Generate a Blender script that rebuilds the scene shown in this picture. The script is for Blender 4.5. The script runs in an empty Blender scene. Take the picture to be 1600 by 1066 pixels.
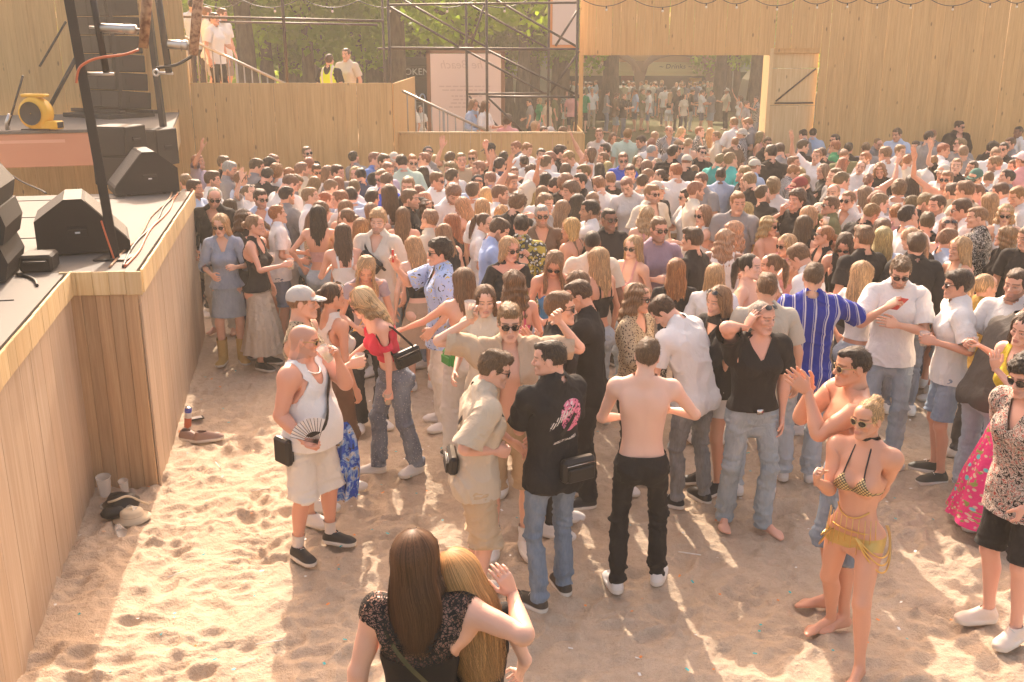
import bpy, math, random
import numpy as np
from mathutils import Vector, Matrix
scn = bpy.context.scene
# ---- camera: on a riser beside the stage, looking down over the crowd
cam_d = bpy.data.cameras.new('camera'); cam_o = bpy.data.objects.new('camera', cam_d); scn.collection.objects.link(cam_o); scn.camera = cam_o
CAM_H = 3.48; PITCH = math.atan((533-70)/1555.6)
cam_d.lens = 35; cam_d.sensor_width = 36; cam_d.clip_start = .05; cam_d.clip_end = 600
cam_o.location = (0, 0, CAM_H); cam_o.rotation_euler = (math.pi/2-PITCH, 0, 0)
# ---- sky and sun (behind the crowd, a little to the left)
SUN_EL = math.radians(35); SUN_DIR = Vector((-.17, 1, 0)).normalized()*math.cos(SUN_EL)+Vector((0, 0, math.sin(SUN_EL)))
wd = bpy.data.worlds.new('World'); scn.world = wd; wd.use_nodes = True; wn = wd.node_tree.nodes; wl = wd.node_tree.links
sky = wn.new('ShaderNodeTexSky'); sky.sky_type = 'NISHITA'; sky.sun_disc = False; sky.sun_elevation = SUN_EL; sky.sun_rotation = math.atan2(SUN_DIR.x, SUN_DIR.y); sky.dust_density = 6; sky.air_density = 1.0; sky.ozone_density = .6
warm = wn.new('ShaderNodeMix'); warm.data_type = 'RGBA'; warm.blend_type = 'MULTIPLY'; warm.inputs[0].default_value = 1; warm.inputs[7].default_value = (1.23, .995, .82, 1)
wl.new(sky.outputs[0], warm.inputs[6]); wl.new(warm.outputs[2], wn['Background'].inputs[0]); wn['Background'].inputs[1].default_value = .15
sun_d = bpy.data.lights.new('sun', 'SUN'); sun_d.energy = 2.5; sun_d.angle = math.radians(.5); sun_d.color = (1, .855, .70)
sun_o = bpy.data.objects.new('sun', sun_d); scn.collection.objects.link(sun_o); sun_o.rotation_euler = SUN_DIR.to_track_quat('Z', 'Y').to_euler()
vs = scn.view_settings; vs.view_transform = 'Standard'; vs.look = 'None'; vs.gamma = 1; vs.exposure = 1.58
scn.cycles.use_denoising = True; scn.cycles.max_bounces = 6; scn.cycles.diffuse_bounces = 3; scn.cycles.transparent_max_bounces = 6; scn.cycles.volume_bounces = 0
random.seed(4)
def _ray(x, y):
    u = (x-800)/1555.6; v = -(y-533)/1555.6; c, s = math.cos(PITCH), math.sin(PITCH)
    return np.array([u, c+v*s, -s+v*c])
def atZ(x, y, z=0.0):
    """the place in the scene, at height z, that a photograph pixel shows"""
    d = _ray(x, y); t = (z-CAM_H)/d[2]; return np.array([d[0]*t, d[1]*t, z])
def atY(x, y, Y):
    d = _ray(x, y); t = Y/d[1]; return np.array([d[0]*t, Y, CAM_H+d[2]*t])
# ---------------------------------------------------------------- materials
MAT = {}
class NT:
    def __init__(s, name):
        s.m = bpy.data.materials.new(name); s.m.use_nodes = True; s.t = s.m.node_tree; s.n = s.t.nodes; s.b = s.n['Principled BSDF']; MAT[name] = s.m
    def node(s, ty, **k):
        n = s.n.new(ty)
        for a, v in k.items():
            if a.startswith('i_'): n.inputs[a[2:].replace('_', ' ')].default_value = v
            else: setattr(n, a, v)
        return n
    def link(s, a, b): s.t.links.new(a, b)
    def attr(s, nm): n = s.node('ShaderNodeAttribute', attribute_name=nm); return n
    def objcol(s): return s.node('ShaderNodeObjectInfo').outputs['Color']
    def coord(s, rest=True, scale=(1, 1, 1)):
        src = s.attr('rest').outputs['Vector'] if rest else s.node('ShaderNodeTexCoord').outputs['Object']
        mp = s.node('ShaderNodeMapping'); mp.inputs['Scale'].default_value = scale; s.link(src, mp.inputs['Vector']); return mp.outputs['Vector']
    def noise(s, vec, scale=10, detail=3, rough=.55, dist=0):
        n = s.node('ShaderNodeTexNoise'); n.inputs['Scale'].default_value = scale; n.inputs['Detail'].default_value = detail; n.inputs['Roughness'].default_value = rough; n.inputs['Distortion'].default_value = dist
        if vec is not None: s.link(vec, n.inputs['Vector'])
        return n.outputs['Fac']
    def mix(s, f, a, b, mode='MIX'):
        n = s.node('ShaderNodeMix', data_type='RGBA', blend_type=mode)
        for i, v in ((0, f), (6, a), (7, b)):
            if isinstance(v, (int, float)): n.inputs[i].default_value = v
            elif isinstance(v, (tuple, list)): n.inputs[i].default_value = tuple(v)[:3]+(1,)
            else: s.link(v, n.inputs[i])
        return n.outputs[2]
    def ramp(s, f, stops, interp='LINEAR'):
        n = s.node('ShaderNodeValToRGB'); cr = n.color_ramp; cr.interpolation = interp
        while len(cr.elements) < len(stops): cr.elements.new(.5)
        for e, (p, c) in zip(cr.elements, stops): e.position = p; e.color = (tuple(c) if not isinstance(c, (int, float)) else (c, c, c))[:3]+(1,)
        s.link(f, n.inputs['Fac']); return n.outputs['Color']
    def math(s, op, a, b=None, c=None):
        n = s.node('ShaderNodeMath', operation=op)
        for i, v in enumerate((a, b, c)):
            if v is None: continue
            if isinstance(v, (int, float)): n.inputs[i].default_value = v
            else: s.link(v, n.inputs[i])
        return n.outputs[0]
    def bump(s, h, strength=.3, dist=.005, prev=None):
        n = s.node('ShaderNodeBump'); n.inputs['Strength'].default_value = strength; n.inputs['Distance'].default_value = dist; s.link(h, n.inputs['Height'])
        if prev is not None: s.link(prev, n.inputs['Normal'])
        return n.outputs['Normal']
    def set(s, col=None, rough=None, metal=None, spec=None, normal=None, **k):
        for nm, v in (('Base Color', col), ('Roughness', rough), ('Metallic', metal), ('Specular IOR Level', spec), ('Normal', normal))+tuple((a.replace('_', ' '), v) for a, v in k.items()):
            if v is None: continue
            i = s.b.inputs[nm]
            if isinstance(v, (int, float)): i.default_value = v
            elif isinstance(v, (tuple, list)): i.default_value = tuple(v)[:3]+(1,) if len(v) == 3 and i.type == 'RGBA' else v
            else: s.link(v, i)
        return s.m
def sepxyz(s, vec): n = s.node('ShaderNodeSeparateXYZ'); s.link(vec, n.inputs[0]); return n.outputs
# skin: object colour, blotches, painted features (eyes, lips, brows)
s = NT('skin'); v = s.coord(); c = s.mix(s.math('MULTIPLY', s.noise(v, 14, 3), .5), s.objcol(), (.75, .30, .22), 'MIX')
c = s.mix(.42, s.objcol(), c); a = s.attr('feat'); c = s.mix(a.outputs['Alpha'], c, a.outputs['Color'])
s.set(c, s.math('ADD', .34, s.math('MULTIPLY', s.noise(v, 40, 3), .2)), spec=.5, normal=s.bump(s.noise(v, 70, 3), .14, .004))
# cloth: object colour with weave, fade and creases
def cloth(name, col=None, rough=.85, crease=.5, fade=.12, weave=True, sheen=.0):
    s = NT(name); v = s.coord(); base = col(s, v) if callable(col) else s.objcol() if col is None else None
    if base is None: r = s.node('ShaderNodeRGB'); r.outputs[0].default_value = tuple(col)+(1,); base = r.outputs[0]
    c = s.mix(s.math('MULTIPLY', s.noise(v, 9, 3), fade), base, (.9, .85, .8), 'SOFT_LIGHT')
    n = s.bump(s.noise(s.coord(scale=(1, 1, .6)), 22, 3, .6, .4), crease, .016); n = s.bump(s.noise(s.coord(scale=(1, 1, .8)), 9, 2, .5, 1.2), crease*.8, .03, n)
    if weave: n = s.bump(s.noise(v, 900, 1), .25, .0008, n)
    s.set(c, rough, spec=.25, normal=n, Sheen_Weight=sheen); return s
cloth('cloth'); cloth('knit', crease=.25)
def denim(s, v):
    o = s.objcol(); z = sepxyz(s, v)
    w = s.noise(s.coord(scale=(1, 1, .25)), 60, 3, .7); c = s.mix(s.math('MULTIPLY', w, .30), o, (.62, .66, .70), 'MIX')
    f = s.noise(s.coord(scale=(1, 1, .5)), 6, 2); c = s.mix(s.ramp(f, [(.45, 0), (.8, .3)]), c, (.60, .66, .72))
    return c
cloth('denim', denim, crease=.7, fade=.1)
s = NT('hair'); v = s.coord(); sx = sepxyz(s, v); ang = s.math('ARCTAN2', sx[0], s.math('SUBTRACT', sx[1], .02))
cb = s.node('ShaderNodeCombineXYZ'); s.link(s.math('MULTIPLY', ang, 16), cb.inputs[0]); s.link(s.math('MULTIPLY', sx[2], 9), cb.inputs[1]); s.link(s.math('MULTIPLY', sx[1], 20), cb.inputs[2])
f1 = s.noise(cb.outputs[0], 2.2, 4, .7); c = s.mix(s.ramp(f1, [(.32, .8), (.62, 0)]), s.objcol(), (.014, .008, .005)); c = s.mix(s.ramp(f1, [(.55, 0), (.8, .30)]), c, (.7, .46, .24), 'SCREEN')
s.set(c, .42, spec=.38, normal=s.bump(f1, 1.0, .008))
s = NT('lens'); s.set((.012, .010, .010), .06, spec=.8)
s = NT('frame'); s.set(s.objcol(), .25, spec=.5)
s = NT('shoe'); v = s.coord(); z = sepxyz(s, v)[2]; c = s.mix(s.ramp(z, [(0, 1), (.027, 1), (.030, 0)], 'LINEAR'), s.objcol(), (.72, .66, .58)); s.set(c, .6, normal=s.bump(s.noise(v, 60, 2), .3, .003))
def plain(name, col, rough=.5, metal=0, spec=.4, bump=None):
    s = NT(name); n = None
    if bump: n = s.bump(s.noise(s.coord(False), bump[0], 3), bump[1], .004)
    s.set(col, rough, metal, spec, n); return s.m

s = NT('tuft'); c = s.mix(1.0, s.objcol(), s.attr('shade').outputs['Color'], 'MULTIPLY'); s.set(c, .45, spec=.3)
plain('laces', (.66, .62, .56), .8)
# ---------------------------------------------------------------- figure library
import numpy as np
from mathutils import kdtree
rng = np.random.default_rng(7)
def V3(*a): return np.array(a, float)
def unit(v):
    v = np.asarray(v, float); return v/(np.linalg.norm(v)+1e-12)
def vnoise(P, seed=0):
    """smooth value noise in [-1,1] for an (n,3) array"""
    P = np.asarray(P, float); i = np.floor(P).astype(np.int64); f = P-i; f = f*f*(3-2*f)
    def hsh(x, y, z):
        n = (x*374761393+y*668265263+z*2147483647+seed*1274126177) & 0xffffffff
        n = ((n ^ (n >> 13))*1274126177) & 0xffffffff
        return ((n ^ (n >> 16)) & 0xffff)/32767.5-1
    r = 0
    for dx in (0, 1):
        for dy in (0, 1):
            for dz in (0, 1):
                w = (f[:, 0] if dx else 1-f[:, 0])*(f[:, 1] if dy else 1-f[:, 1])*(f[:, 2] if dz else 1-f[:, 2])
                r = r+w*hsh(i[:, 0]+dx, i[:, 1]+dy, i[:, 2]+dz)
    return r
def smin(a, b, k):
    h = np.maximum(k-np.abs(a-b), 0)/k
    return np.minimum(a, b)-h*h*k*.25
class Field:
    def __init__(s, lo, hi, h):
        s.lo = np.array(lo, float); s.h = h
        s.n = np.ceil((np.array(hi)-s.lo)/h).astype(int)+1
        s.F = np.full(s.n, .5, np.float32)
        s.ax = [s.lo[i]+h*np.arange(s.n[i]) for i in range(3)]
    def sub(s, lo, hi):
        a = np.clip(np.floor((np.array(lo)-s.lo)/s.h).astype(int), 0, s.n)
        b = np.clip(np.ceil((np.array(hi)-s.lo)/s.h).astype(int)+1, 0, s.n)
        sl = tuple(slice(a[i], b[i]) for i in range(3))
        if any(b[i] <= a[i] for i in range(3)): return None, None
        X, Y, Z = np.meshgrid(s.ax[0][sl[0]], s.ax[1][sl[1]], s.ax[2][sl[2]], indexing='ij')
        return sl, (X, Y, Z)
    def add(s, prim, k=.02, cut=False):
        fn, lo, hi = prim
        m = .03+k
        sl, P = s.sub(np.array(lo)-m, np.array(hi)+m)
        if sl is None: return
        v = fn(*P)
        if cut: s.F[sl] = -smin(-s.F[sl], v, k)
        else: s.F[sl] = smin(s.F[sl], v, k)
def surface_net(F, lo, h):
    S = F < 0; n = np.array(F.shape); nc = n-1
    acc = np.zeros((nc.prod(), 3)); cnt = np.zeros(nc.prod()); quads = []
    edges = []
    for ax in range(3):
        a = [slice(None)]*3; b = [slice(None)]*3
        a[ax] = slice(0, -1); b[ax] = slice(1, None)
        A = F[tuple(a)]; B = F[tuple(b)]
        m = (S[tuple(a)] != S[tuple(b)])
        I = np.argwhere(m)
        if len(I) == 0: continue
        va = A[m]; vb = B[m]; t = va/(va-vb)
        pos = I.astype(float); pos[:, ax] += t
        o1, o2 = [(1, 2), (2, 0), (0, 1)][ax]
        cells = []
        for d1, d2 in ((-1, -1), (0, -1), (0, 0), (-1, 0)):
            c = I.copy(); c[:, o1] += d1; c[:, o2] += d2; cells.append(c)
        ok = np.ones(len(I), bool)
        for c in cells: ok &= ((c >= 0) & (c < nc)).all(1)
        ids = [(c[:, 0]*nc[1]+c[:, 1])*nc[2]+c[:, 2] for c in cells]
        for c, idx in zip(cells, ids):
            g = ((c >= 0) & (c < nc)).all(1)
            for q in range(3): acc[:, q] += np.bincount(idx[g], pos[g, q], len(cnt))
            cnt += np.bincount(idx[g], minlength=len(cnt))
        Q = np.stack([i[ok] for i in ids], 1)
        flip = (va > 0)[ok]
        Q[flip] = Q[flip][:, ::-1]
        quads.append(Q)
    Q = np.concatenate(quads)
    used = np.where(cnt > 0)[0]; mp = np.full(len(cnt), -1); mp[used] = np.arange(len(used))
    Vv = acc[used]/cnt[used, None]*h+np.array(lo)
    return Vv, mp[Q]
# ---- primitives: (function, lo, hi)
def ell(c, r, rx=0.0):
    c = np.array(c, float); r = np.array(r, float); m = r.min()
    ca, sa = np.cos(rx), np.sin(rx)
    def fn(X, Y, Z):
        x = X-c[0]; y = Y-c[1]; z = Z-c[2]
        if rx: y, z = ca*y+sa*z, -sa*y+ca*z
        k0 = np.sqrt((x/r[0])**2+(y/r[1])**2+(z/r[2])**2)
        k1 = np.sqrt((x/r[0]**2)**2+(y/r[1]**2)**2+(z/r[2]**2)**2)+1e-9
        return np.where(k0 < .3, (k0-1)*m, k0*(k0-1)/k1)
    R = r.max() if rx else r
    return fn, c-R, c+R
def cap(a, b, ra, rb=None):
    a = np.array(a, float); b = np.array(b, float); rb = ra if rb is None else rb
    d = b-a; L2 = d@d+1e-12
    def fn(X, Y, Z):
        x = X-a[0]; y = Y-a[1]; z = Z-a[2]
        t = np.clip((x*d[0]+y*d[1]+z*d[2])/L2, 0, 1)
        return np.sqrt((x-t*d[0])**2+(y-t*d[1])**2+(z-t*d[2])**2)-(ra+(rb-ra)*t)
    m = max(ra, rb)
    return fn, np.minimum(a, b)-m, np.maximum(a, b)+m
def loft(A, B, U, prof, n=2.0, ease=0.0):
    """prof rows: t, ru, rv, cu, cv  (cross sections along A->B)"""
    A = np.array(A, float); B = np.array(B, float); L = np.linalg.norm(B-A); w = (B-A)/L
    U = unit(np.array(U)-w*(np.array(U)@w)); Vv = np.cross(w, U)
    pr = np.array([list(p)+[0]*(5-len(p)) for p in prof], float)
    ts = np.linspace(pr[0, 0], pr[-1, 0], 97)
    cols = []
    for j in range(1, 5):
        y = np.interp(ts, pr[:, 0], pr[:, j]); y2 = np.pad(y, 6, mode='edge')
        k = np.hanning(15)[1:-1]; k /= k.sum(); cols.append(np.convolve(y2, k, 'valid'))
    t0, t1 = ts[0], ts[-1]
    def fn(X, Y, Z):
        x = X-A[0]; y = Y-A[1]; z = Z-A[2]
        s = (x*w[0]+y*w[1]+z*w[2])/L; sc = np.clip(s, t0, t1)
        a = np.interp(sc, ts, cols[0])+ease; b = np.interp(sc, ts, cols[1])+ease
        pu = np.abs(x*U[0]+y*U[1]+z*U[2]-np.interp(sc, ts, cols[2]))
        pv = np.abs(x*Vv[0]+y*Vv[1]+z*Vv[2]-np.interp(sc, ts, cols[3]))
        e = np.sqrt((pu/a)**2+(pv/b)**2) if n == 2 else ((pu/a)**n+(pv/b)**n)**(1/n)
        m = np.minimum(a, b); fr = (e-1)*m; d = (s-sc)*L
        return np.where(d == 0, fr, np.sqrt(np.maximum(fr+m, 0)**2+d*d)-m)
    R = pr[:, 1:3].max()+np.abs(pr[:, 3:]).max()+ease
    return fn, np.minimum(A+w*L*t0, A+w*L*t1)-R, np.maximum(A+w*L*t0, A+w*L*t1)+R
# ---- skeleton
BN = ['pelvis', 'spine', 'chest', 'neck', 'head', 'clavL', 'uarmL', 'farmL', 'handL', 'thighL', 'shinL', 'footL',
      'clavR', 'uarmR', 'farmR', 'handR', 'thighR', 'shinR', 'footR']
BI = {b: i for i, b in enumerate(BN)}
BASE = dict(sex='m', sh=.182, hipx=.096, wide=1.0, chest=1.0, waist=1.0, hip=1.0, depth=1.0, belly=0, arm=1.0, leg=1.0, muscle=0, bust=0, glute=.5, neck=1.0, head=1.0)
BODY = {
 'm': dict(BASE), 'mslim': dict(BASE, wide=.93, arm=.88, leg=.9, depth=.93),
 'mfat': dict(BASE, sh=.195, wide=1.2, waist=1.2, hip=1.06, depth=1.22, belly=1.15, arm=1.34, leg=1.12, neck=1.28),
 'mfit': dict(BASE, wide=1.02, arm=1.1, muscle=1, neck=1.08),
 'f': dict(BASE, sex='f', sh=.158, hipx=.094, wide=.87, chest=.96, waist=.88, hip=1.1, depth=.9, arm=.78, leg=.98, bust=1, glute=1, neck=.82, head=.96),
 'fbig': dict(BASE, sex='f', sh=.168, hipx=.098, wide=1.0, waist=.98, hip=1.12, depth=1.03, arm=1.08, leg=1.05, bust=1.25, glute=1, neck=.9, head=.97),
 'ffit': dict(BASE, sex='f', sh=.172, hipx=.096, wide=.92, waist=.84, hip=1.04, depth=.92, arm=1.0, leg=1.04, bust=1.05, glute=1.1, muscle=.8, neck=.9, head=.96),
}
ARMD = unit((.72, 0, -.69))
def joints(bp):
    S = V3(bp['sh'], .012, 1.452); E = S+ARMD*.285; W = E+unit(ARMD+V3(0, -.06, 0))*.255
    j = dict(pelvis=V3(0, .01, .95), spine=V3(0, .01, 1.04), chest=V3(0, .015, 1.2), neck=V3(0, .03, 1.5), head=V3(0, .02, 1.585),
             clavL=V3(.03, -.01, 1.46), uarmL=S, farmL=E, handL=W, thighL=V3(bp['hipx'], .01, .915), shinL=V3(bp['hipx']+.012, .0, .5), footL=V3(bp['hipx']+.02, .02, .085))
    for k in list(j):
        if k.endswith('L'): j[k[:-1]+'R'] = j[k]*V3(-1, 1, 1)
    return j
PAR = dict(spine='pelvis', chest='spine', neck='chest', head='neck', clavL='chest', uarmL='clavL', farmL='uarmL', handL='farmL', thighL='pelvis', shinL='thighL', footL='shinL',
           clavR='chest', uarmR='clavR', farmR='uarmR', handR='farmR', thighR='pelvis', shinR='thighR', footR='shinR')
def torso_prof(bp):
    w, ch, wa, hp, d = bp['wide'], bp['chest'], bp['waist'], bp['hip'], bp['depth']; f = bp['sex'] == 'f'
    b = bp['belly']; mu = bp['muscle']
    rows = [(.80, .06*hp, .05*d, .02), (.835, .085*hp, .065*d, .02), (.88, .155*hp*w, .10*d, .018), (.93, .172*hp*w, .115*d, .016), (1.0, .160*w*(hp+wa)/2, .106*d, .008-.02*b),
            (1.08, .142*w*wa, .094*d, .004-.045*b), (1.17, .147*w*(wa+ch)/2, .100*d, .006-.03*b), (1.27, .164*w*ch, .113*d, .01), (1.35, (.176+.012*mu)*w*ch, .115*d, .014),
            (1.42, .168*w*ch, .100*d, .02), (1.465, .128*w, .078*d, .026), (1.50, .075*w, .062*d, .03), (1.53, .056*bp['neck'], .058*bp['neck'], .028)]
    if b: rows = [(z, a, bb*(1+.30*b*np.exp(-((z-1.08)/.12)**2)), y) for z, a, bb, y in rows]
    return rows
def torso_prim(bp, ease=0.0, hang=None, z0=.80, z1=1.53):
    rows = torso_prof(bp); out = []
    A = V3(0, 0, 0); B = V3(0, 0, 1)
    zs = np.linspace(.845 if hang is None else .80, z1, 40); R = np.array(rows)
    a = np.interp(zs, R[:, 0], R[:, 1]); b = np.interp(zs, R[:, 0], R[:, 2]); y = np.interp(zs, R[:, 0], R[:, 3])
    if hang is not None:          # cloth hangs from the chest: never narrower than a share of what is above
        am = a.copy(); fr = (y-b).copy(); bk = (y+b).copy()
        for i in range(len(zs)-2, -1, -1):
            if zs[i] < 1.36:
                am[i] = max(am[i], am[i+1]-(zs[i+1]-zs[i])*(1-hang)); fr[i] = min(fr[i], fr[i+1]+(zs[i+1]-zs[i])*(1-hang)); bk[i] = max(bk[i], bk[i+1]-(zs[i+1]-zs[i])*(1-hang)*.8)
        fl = .014*np.clip((1.10-zs)/.1, 0, 1); a = am+fl; y = (fr+bk)/2; b = (bk-fr)/2+fl
    if z0 < .80 and hang is not None:
        n0 = int((.8-z0)/.02)+1; zz = np.linspace(z0, .79, n0)
        k = (.80-zz)
        i9 = np.argmin(abs(zs-.90)); a[zs < .90] = a[i9]; b[zs < .90] = b[i9]; y[zs < .90] = y[i9]
        a = np.r_[np.full(n0, a[i9])+k*.06, a]; b = np.r_[np.full(n0, b[i9])+k*.05, b]; y = np.r_[np.full(n0, y[i9]), y]; zs = np.r_[zz, zs]
    prof = [(zs[i], a[i], b[i], 0, y[i]) for i in range(len(zs))]
    return loft(A, B, (1, 0, 0), prof, n=2.35, ease=ease)
def arm_prof(bp):
    k = bp['arm']; mu = 1+.12*bp['muscle']
    up = [(-.02, .050*k, .052*k), (.14, .056*k*mu, .058*k*mu), (.4, .046*k*mu, .049*k*mu), (.6, .044*k*mu, .047*k*mu), (.85, .037*k, .039*k), (1, .037*k, .037*k)]
    fo = [(0, .037*k, .038*k), (.2, .041*k*mu, .041*k*mu), (.45, .036*k, .036*k), (.75, .028*k**.6, .025*k**.6), (.95, .026*k**.5, .020*k**.5), (1.04, .027*k**.5, .019*k**.5)]
    return up, fo
def leg_prof(bp):
    k = bp['leg']
    th = [(0, .076*k, .090*k, .006, .008), (.2, .076*k, .087*k, .008, .006), (.5, .067*k, .075*k, .003, .0), (.8, .057*k, .062*k), (1, .053*k**.7, .056*k**.7, 0, -.004)]
    sh = [(0, .052*k**.7, .055*k**.7, 0, -.002), (.12, .051*k, .053*k, 0, .006), (.3, .053*k, .057*k, 0, .016), (.55, .042*k, .045*k, 0, .012), (.8, .033*k**.6, .036*k**.6, 0, .008), (1, .033*k**.5, .037*k**.5, 0, .008)]
    return th, sh
def limb_prims(bp, side, ea=0., el=0.):
    J = joints(bp); up, fo = arm_prof(bp); th, sh = leg_prof(bp)
    s = 1 if side == 'L' else -1
    S, E, W = J['uarm'+side], J['farm'+side], J['hand'+side]; H, K, A = J['thigh'+side], J['shin'+side], J['foot'+side]
    fl = lambda pr: [(p[0], p[1], p[2], s*(p[3] if len(p) > 3 else 0), (p[4] if len(p) > 4 else 0)) for p in pr]
    # for legs axis points down: U=(1,0,0) -> V = w x U = (0,0,-1)x(1,0,0) = (0,-1,0); flip cv so + is backwards
    fv = lambda pr: [(p[0], p[1], p[2], p[3], -p[4]) for p in fl(pr)]
    return dict(up=loft(S, E, (0, 1, 0), fl(up), ease=ea), fo=loft(E, W, (0, 1, 0), fl(fo), ease=ea), th=loft(H, K, (1, 0, 0), fv(th), ease=el), sh=loft(K, A, (1, 0, 0), fv(sh), ease=el))
def foot_prims(bp, side, toes=True):
    A = joints(bp)['foot'+side]; s = 1 if side == 'L' else -1; x = A[0]; out = []
    out.append(cap((x, A[1]+.03, .034), (x+s*.006, A[1]-.12, .024), .034, .026))
    out.append(cap((x, A[1]+.0, .075), (x+s*.004, A[1]-.09, .04), .034, .024))
    out.append(ell((x+s*.012, A[1]-.12, .022), (.045, .05, .022)))
    if toes:
        for i, (dx, l, r) in enumerate(((-.024, .198, .0135), (-.003, .196, .0105), (.014, .186, .010), (.029, .172, .0095), (.042, .155, .009))):
            out.append(cap((x+s*dx*.9, A[1]-.135, .018), (x+s*dx, A[1]-l, r), r*1.05, r))
    return out
def head_prims(bp):
    """list of (prim,k,cut) about the head centre; face towards -Y"""
    h = V3(0, .0, 1.665); f = bp['sex'] == 'f'; m = lambda *p: h+V3(*p)
    jw = .9 if f else 1.0
    L = [(ell(m(0, .018, .030), (.0755, .097, .088)), .02, 0), (ell(m(0, -.028, -.022), (.060, .062, .086)), .03, 0),
         (ell(m(0, -.045, .055), (.058, .045, .045)), .03, 0)]
    for s in (1, -1):
        L += [(cap(m(s*.050*jw, .015, -.052), m(s*.020*jw, -.070, -.094), .020, .016), .03, 0),
              (ell(m(s*.042, -.066, -.020), (.022, .020, .020)), .02, 0),
              (cap(m(s*.012, -.088, .026), m(s*.046, -.074, .028), .009 if not f else .006, .008 if not f else .005), .016, 0)]
    L += [(ell(m(0, -.078, -.098), (.019 if f else .024, .018, .017)), .02, 0)]
    for s in (1, -1):
        L += [(ell(m(s*.032, -.100, .006), (.021, .017, .014)), .014, 1), (ell(m(s*.0315, -.0755, .005), (.0145, .0135, .012)), .004, 0)]
    nz = .9 if f else 1.0
    L += [(cap(m(0, -.088, .012), m(0, -.112*nz-.002*(nz < 1), -.026), .0075, .0115*nz), .012, 0)]
    for s in (1, -1): L += [(ell(m(s*.0125*nz, -.098, -.033), (.0085, .011, .008)), .008, 0)]
    L += [(ell(m(0, -.084, -.064), (.028, .016, .018)), .012, 0), (cap(m(-.017, -.093, -.058), m(.017, -.093, -.058), .0055), .006, 0), (cap(m(-.014, -.093, -.071), m(.014, -.093, -.071), .0065), .006, 0),
          (cap(m(-.02, -.104, -.0645), m(.02, -.104, -.0645), .0035), .004, 1)]
    for s in (1, -1):
        L += [(ell(m(s*.078, .012, -.005), (.010, .021, .033), .2), .008, 0), (ell(m(s*.090, .008, -.002), (.006, .011, .018), .2), .005, 1)]
    nk = bp['neck']
    L += [(loft(m(0, .028, -.05), m(0, .034, -.20), (1, 0, 0), [(0, .052*nk, .055*nk), (.5, .054*nk, .056*nk), (1, .066*nk, .062*nk)]), .025, 0)]
    if not f: L += [(ell(m(0, -.025, -.125), (.012, .012, .014)), .015, 0)]
    return L
def adjacency_smooth(W, Q, n, it):
    e = np.concatenate([Q[:, [0, 1]], Q[:, [1, 2]], Q[:, [2, 3]], Q[:, [3, 0]]])
    e = np.concatenate([e, e[:, ::-1]]); deg = np.bincount(e[:, 0], minlength=n)+1e-9
    for _ in range(it):
        N = np.stack([np.bincount(e[:, 0], W[e[:, 1], c], n) for c in range(W.shape[1])], 1)/deg[:, None]
        W = .4*W+.6*N
    return W
def rest_weights(P, Q, bp, vox):
    J = joints(bp); n = len(P); lab = np.zeros(n, int); z = P[:, 2]
    lab[:] = BI['pelvis']; lab[z > 1.0] = BI['spine']; lab[z > 1.16] = BI['chest']; lab[(z > 1.5)] = BI['neck']; lab[(z > 1.555)] = BI['head']
    for s, sd in ((1, 'L'), (-1, 'R')):
        x = P[:, 0]*s
        leg = (z < .875+.35*(x-.09)) & (x >= (0 if s > 0 else 1e-9)) & (z < 1.0); k = z < .5; a = z < .09
        lab[leg] = BI['thigh'+sd]; lab[leg & k] = BI['shin'+sd]; lab[leg & a] = BI['foot'+sd]
        S = J['uarm'+sd]; d = unit(J['farm'+sd]-S); q = P-S; t = q@d; per = np.linalg.norm(q-t[:, None]*d, axis=1)
        cl = (z > 1.38) & (x > .06) & (z < 1.53); lab[cl] = BI['clav'+sd]
        arm = (t > .015) & (per < .105) & (x > bp['sh']*.93) & (t < .9)
        lab[arm] = BI['uarm'+sd]; lab[arm & (t > .285)] = BI['farm'+sd]; lab[arm & (t > .285+.253)] = BI['hand'+sd]
    W = np.zeros((n, len(BN))); W[np.arange(n), lab] = 1
    return adjacency_smooth(W, Q, n, max(2, int(3.6e-3/vox**2*.45)))
_cache = {}
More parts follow.
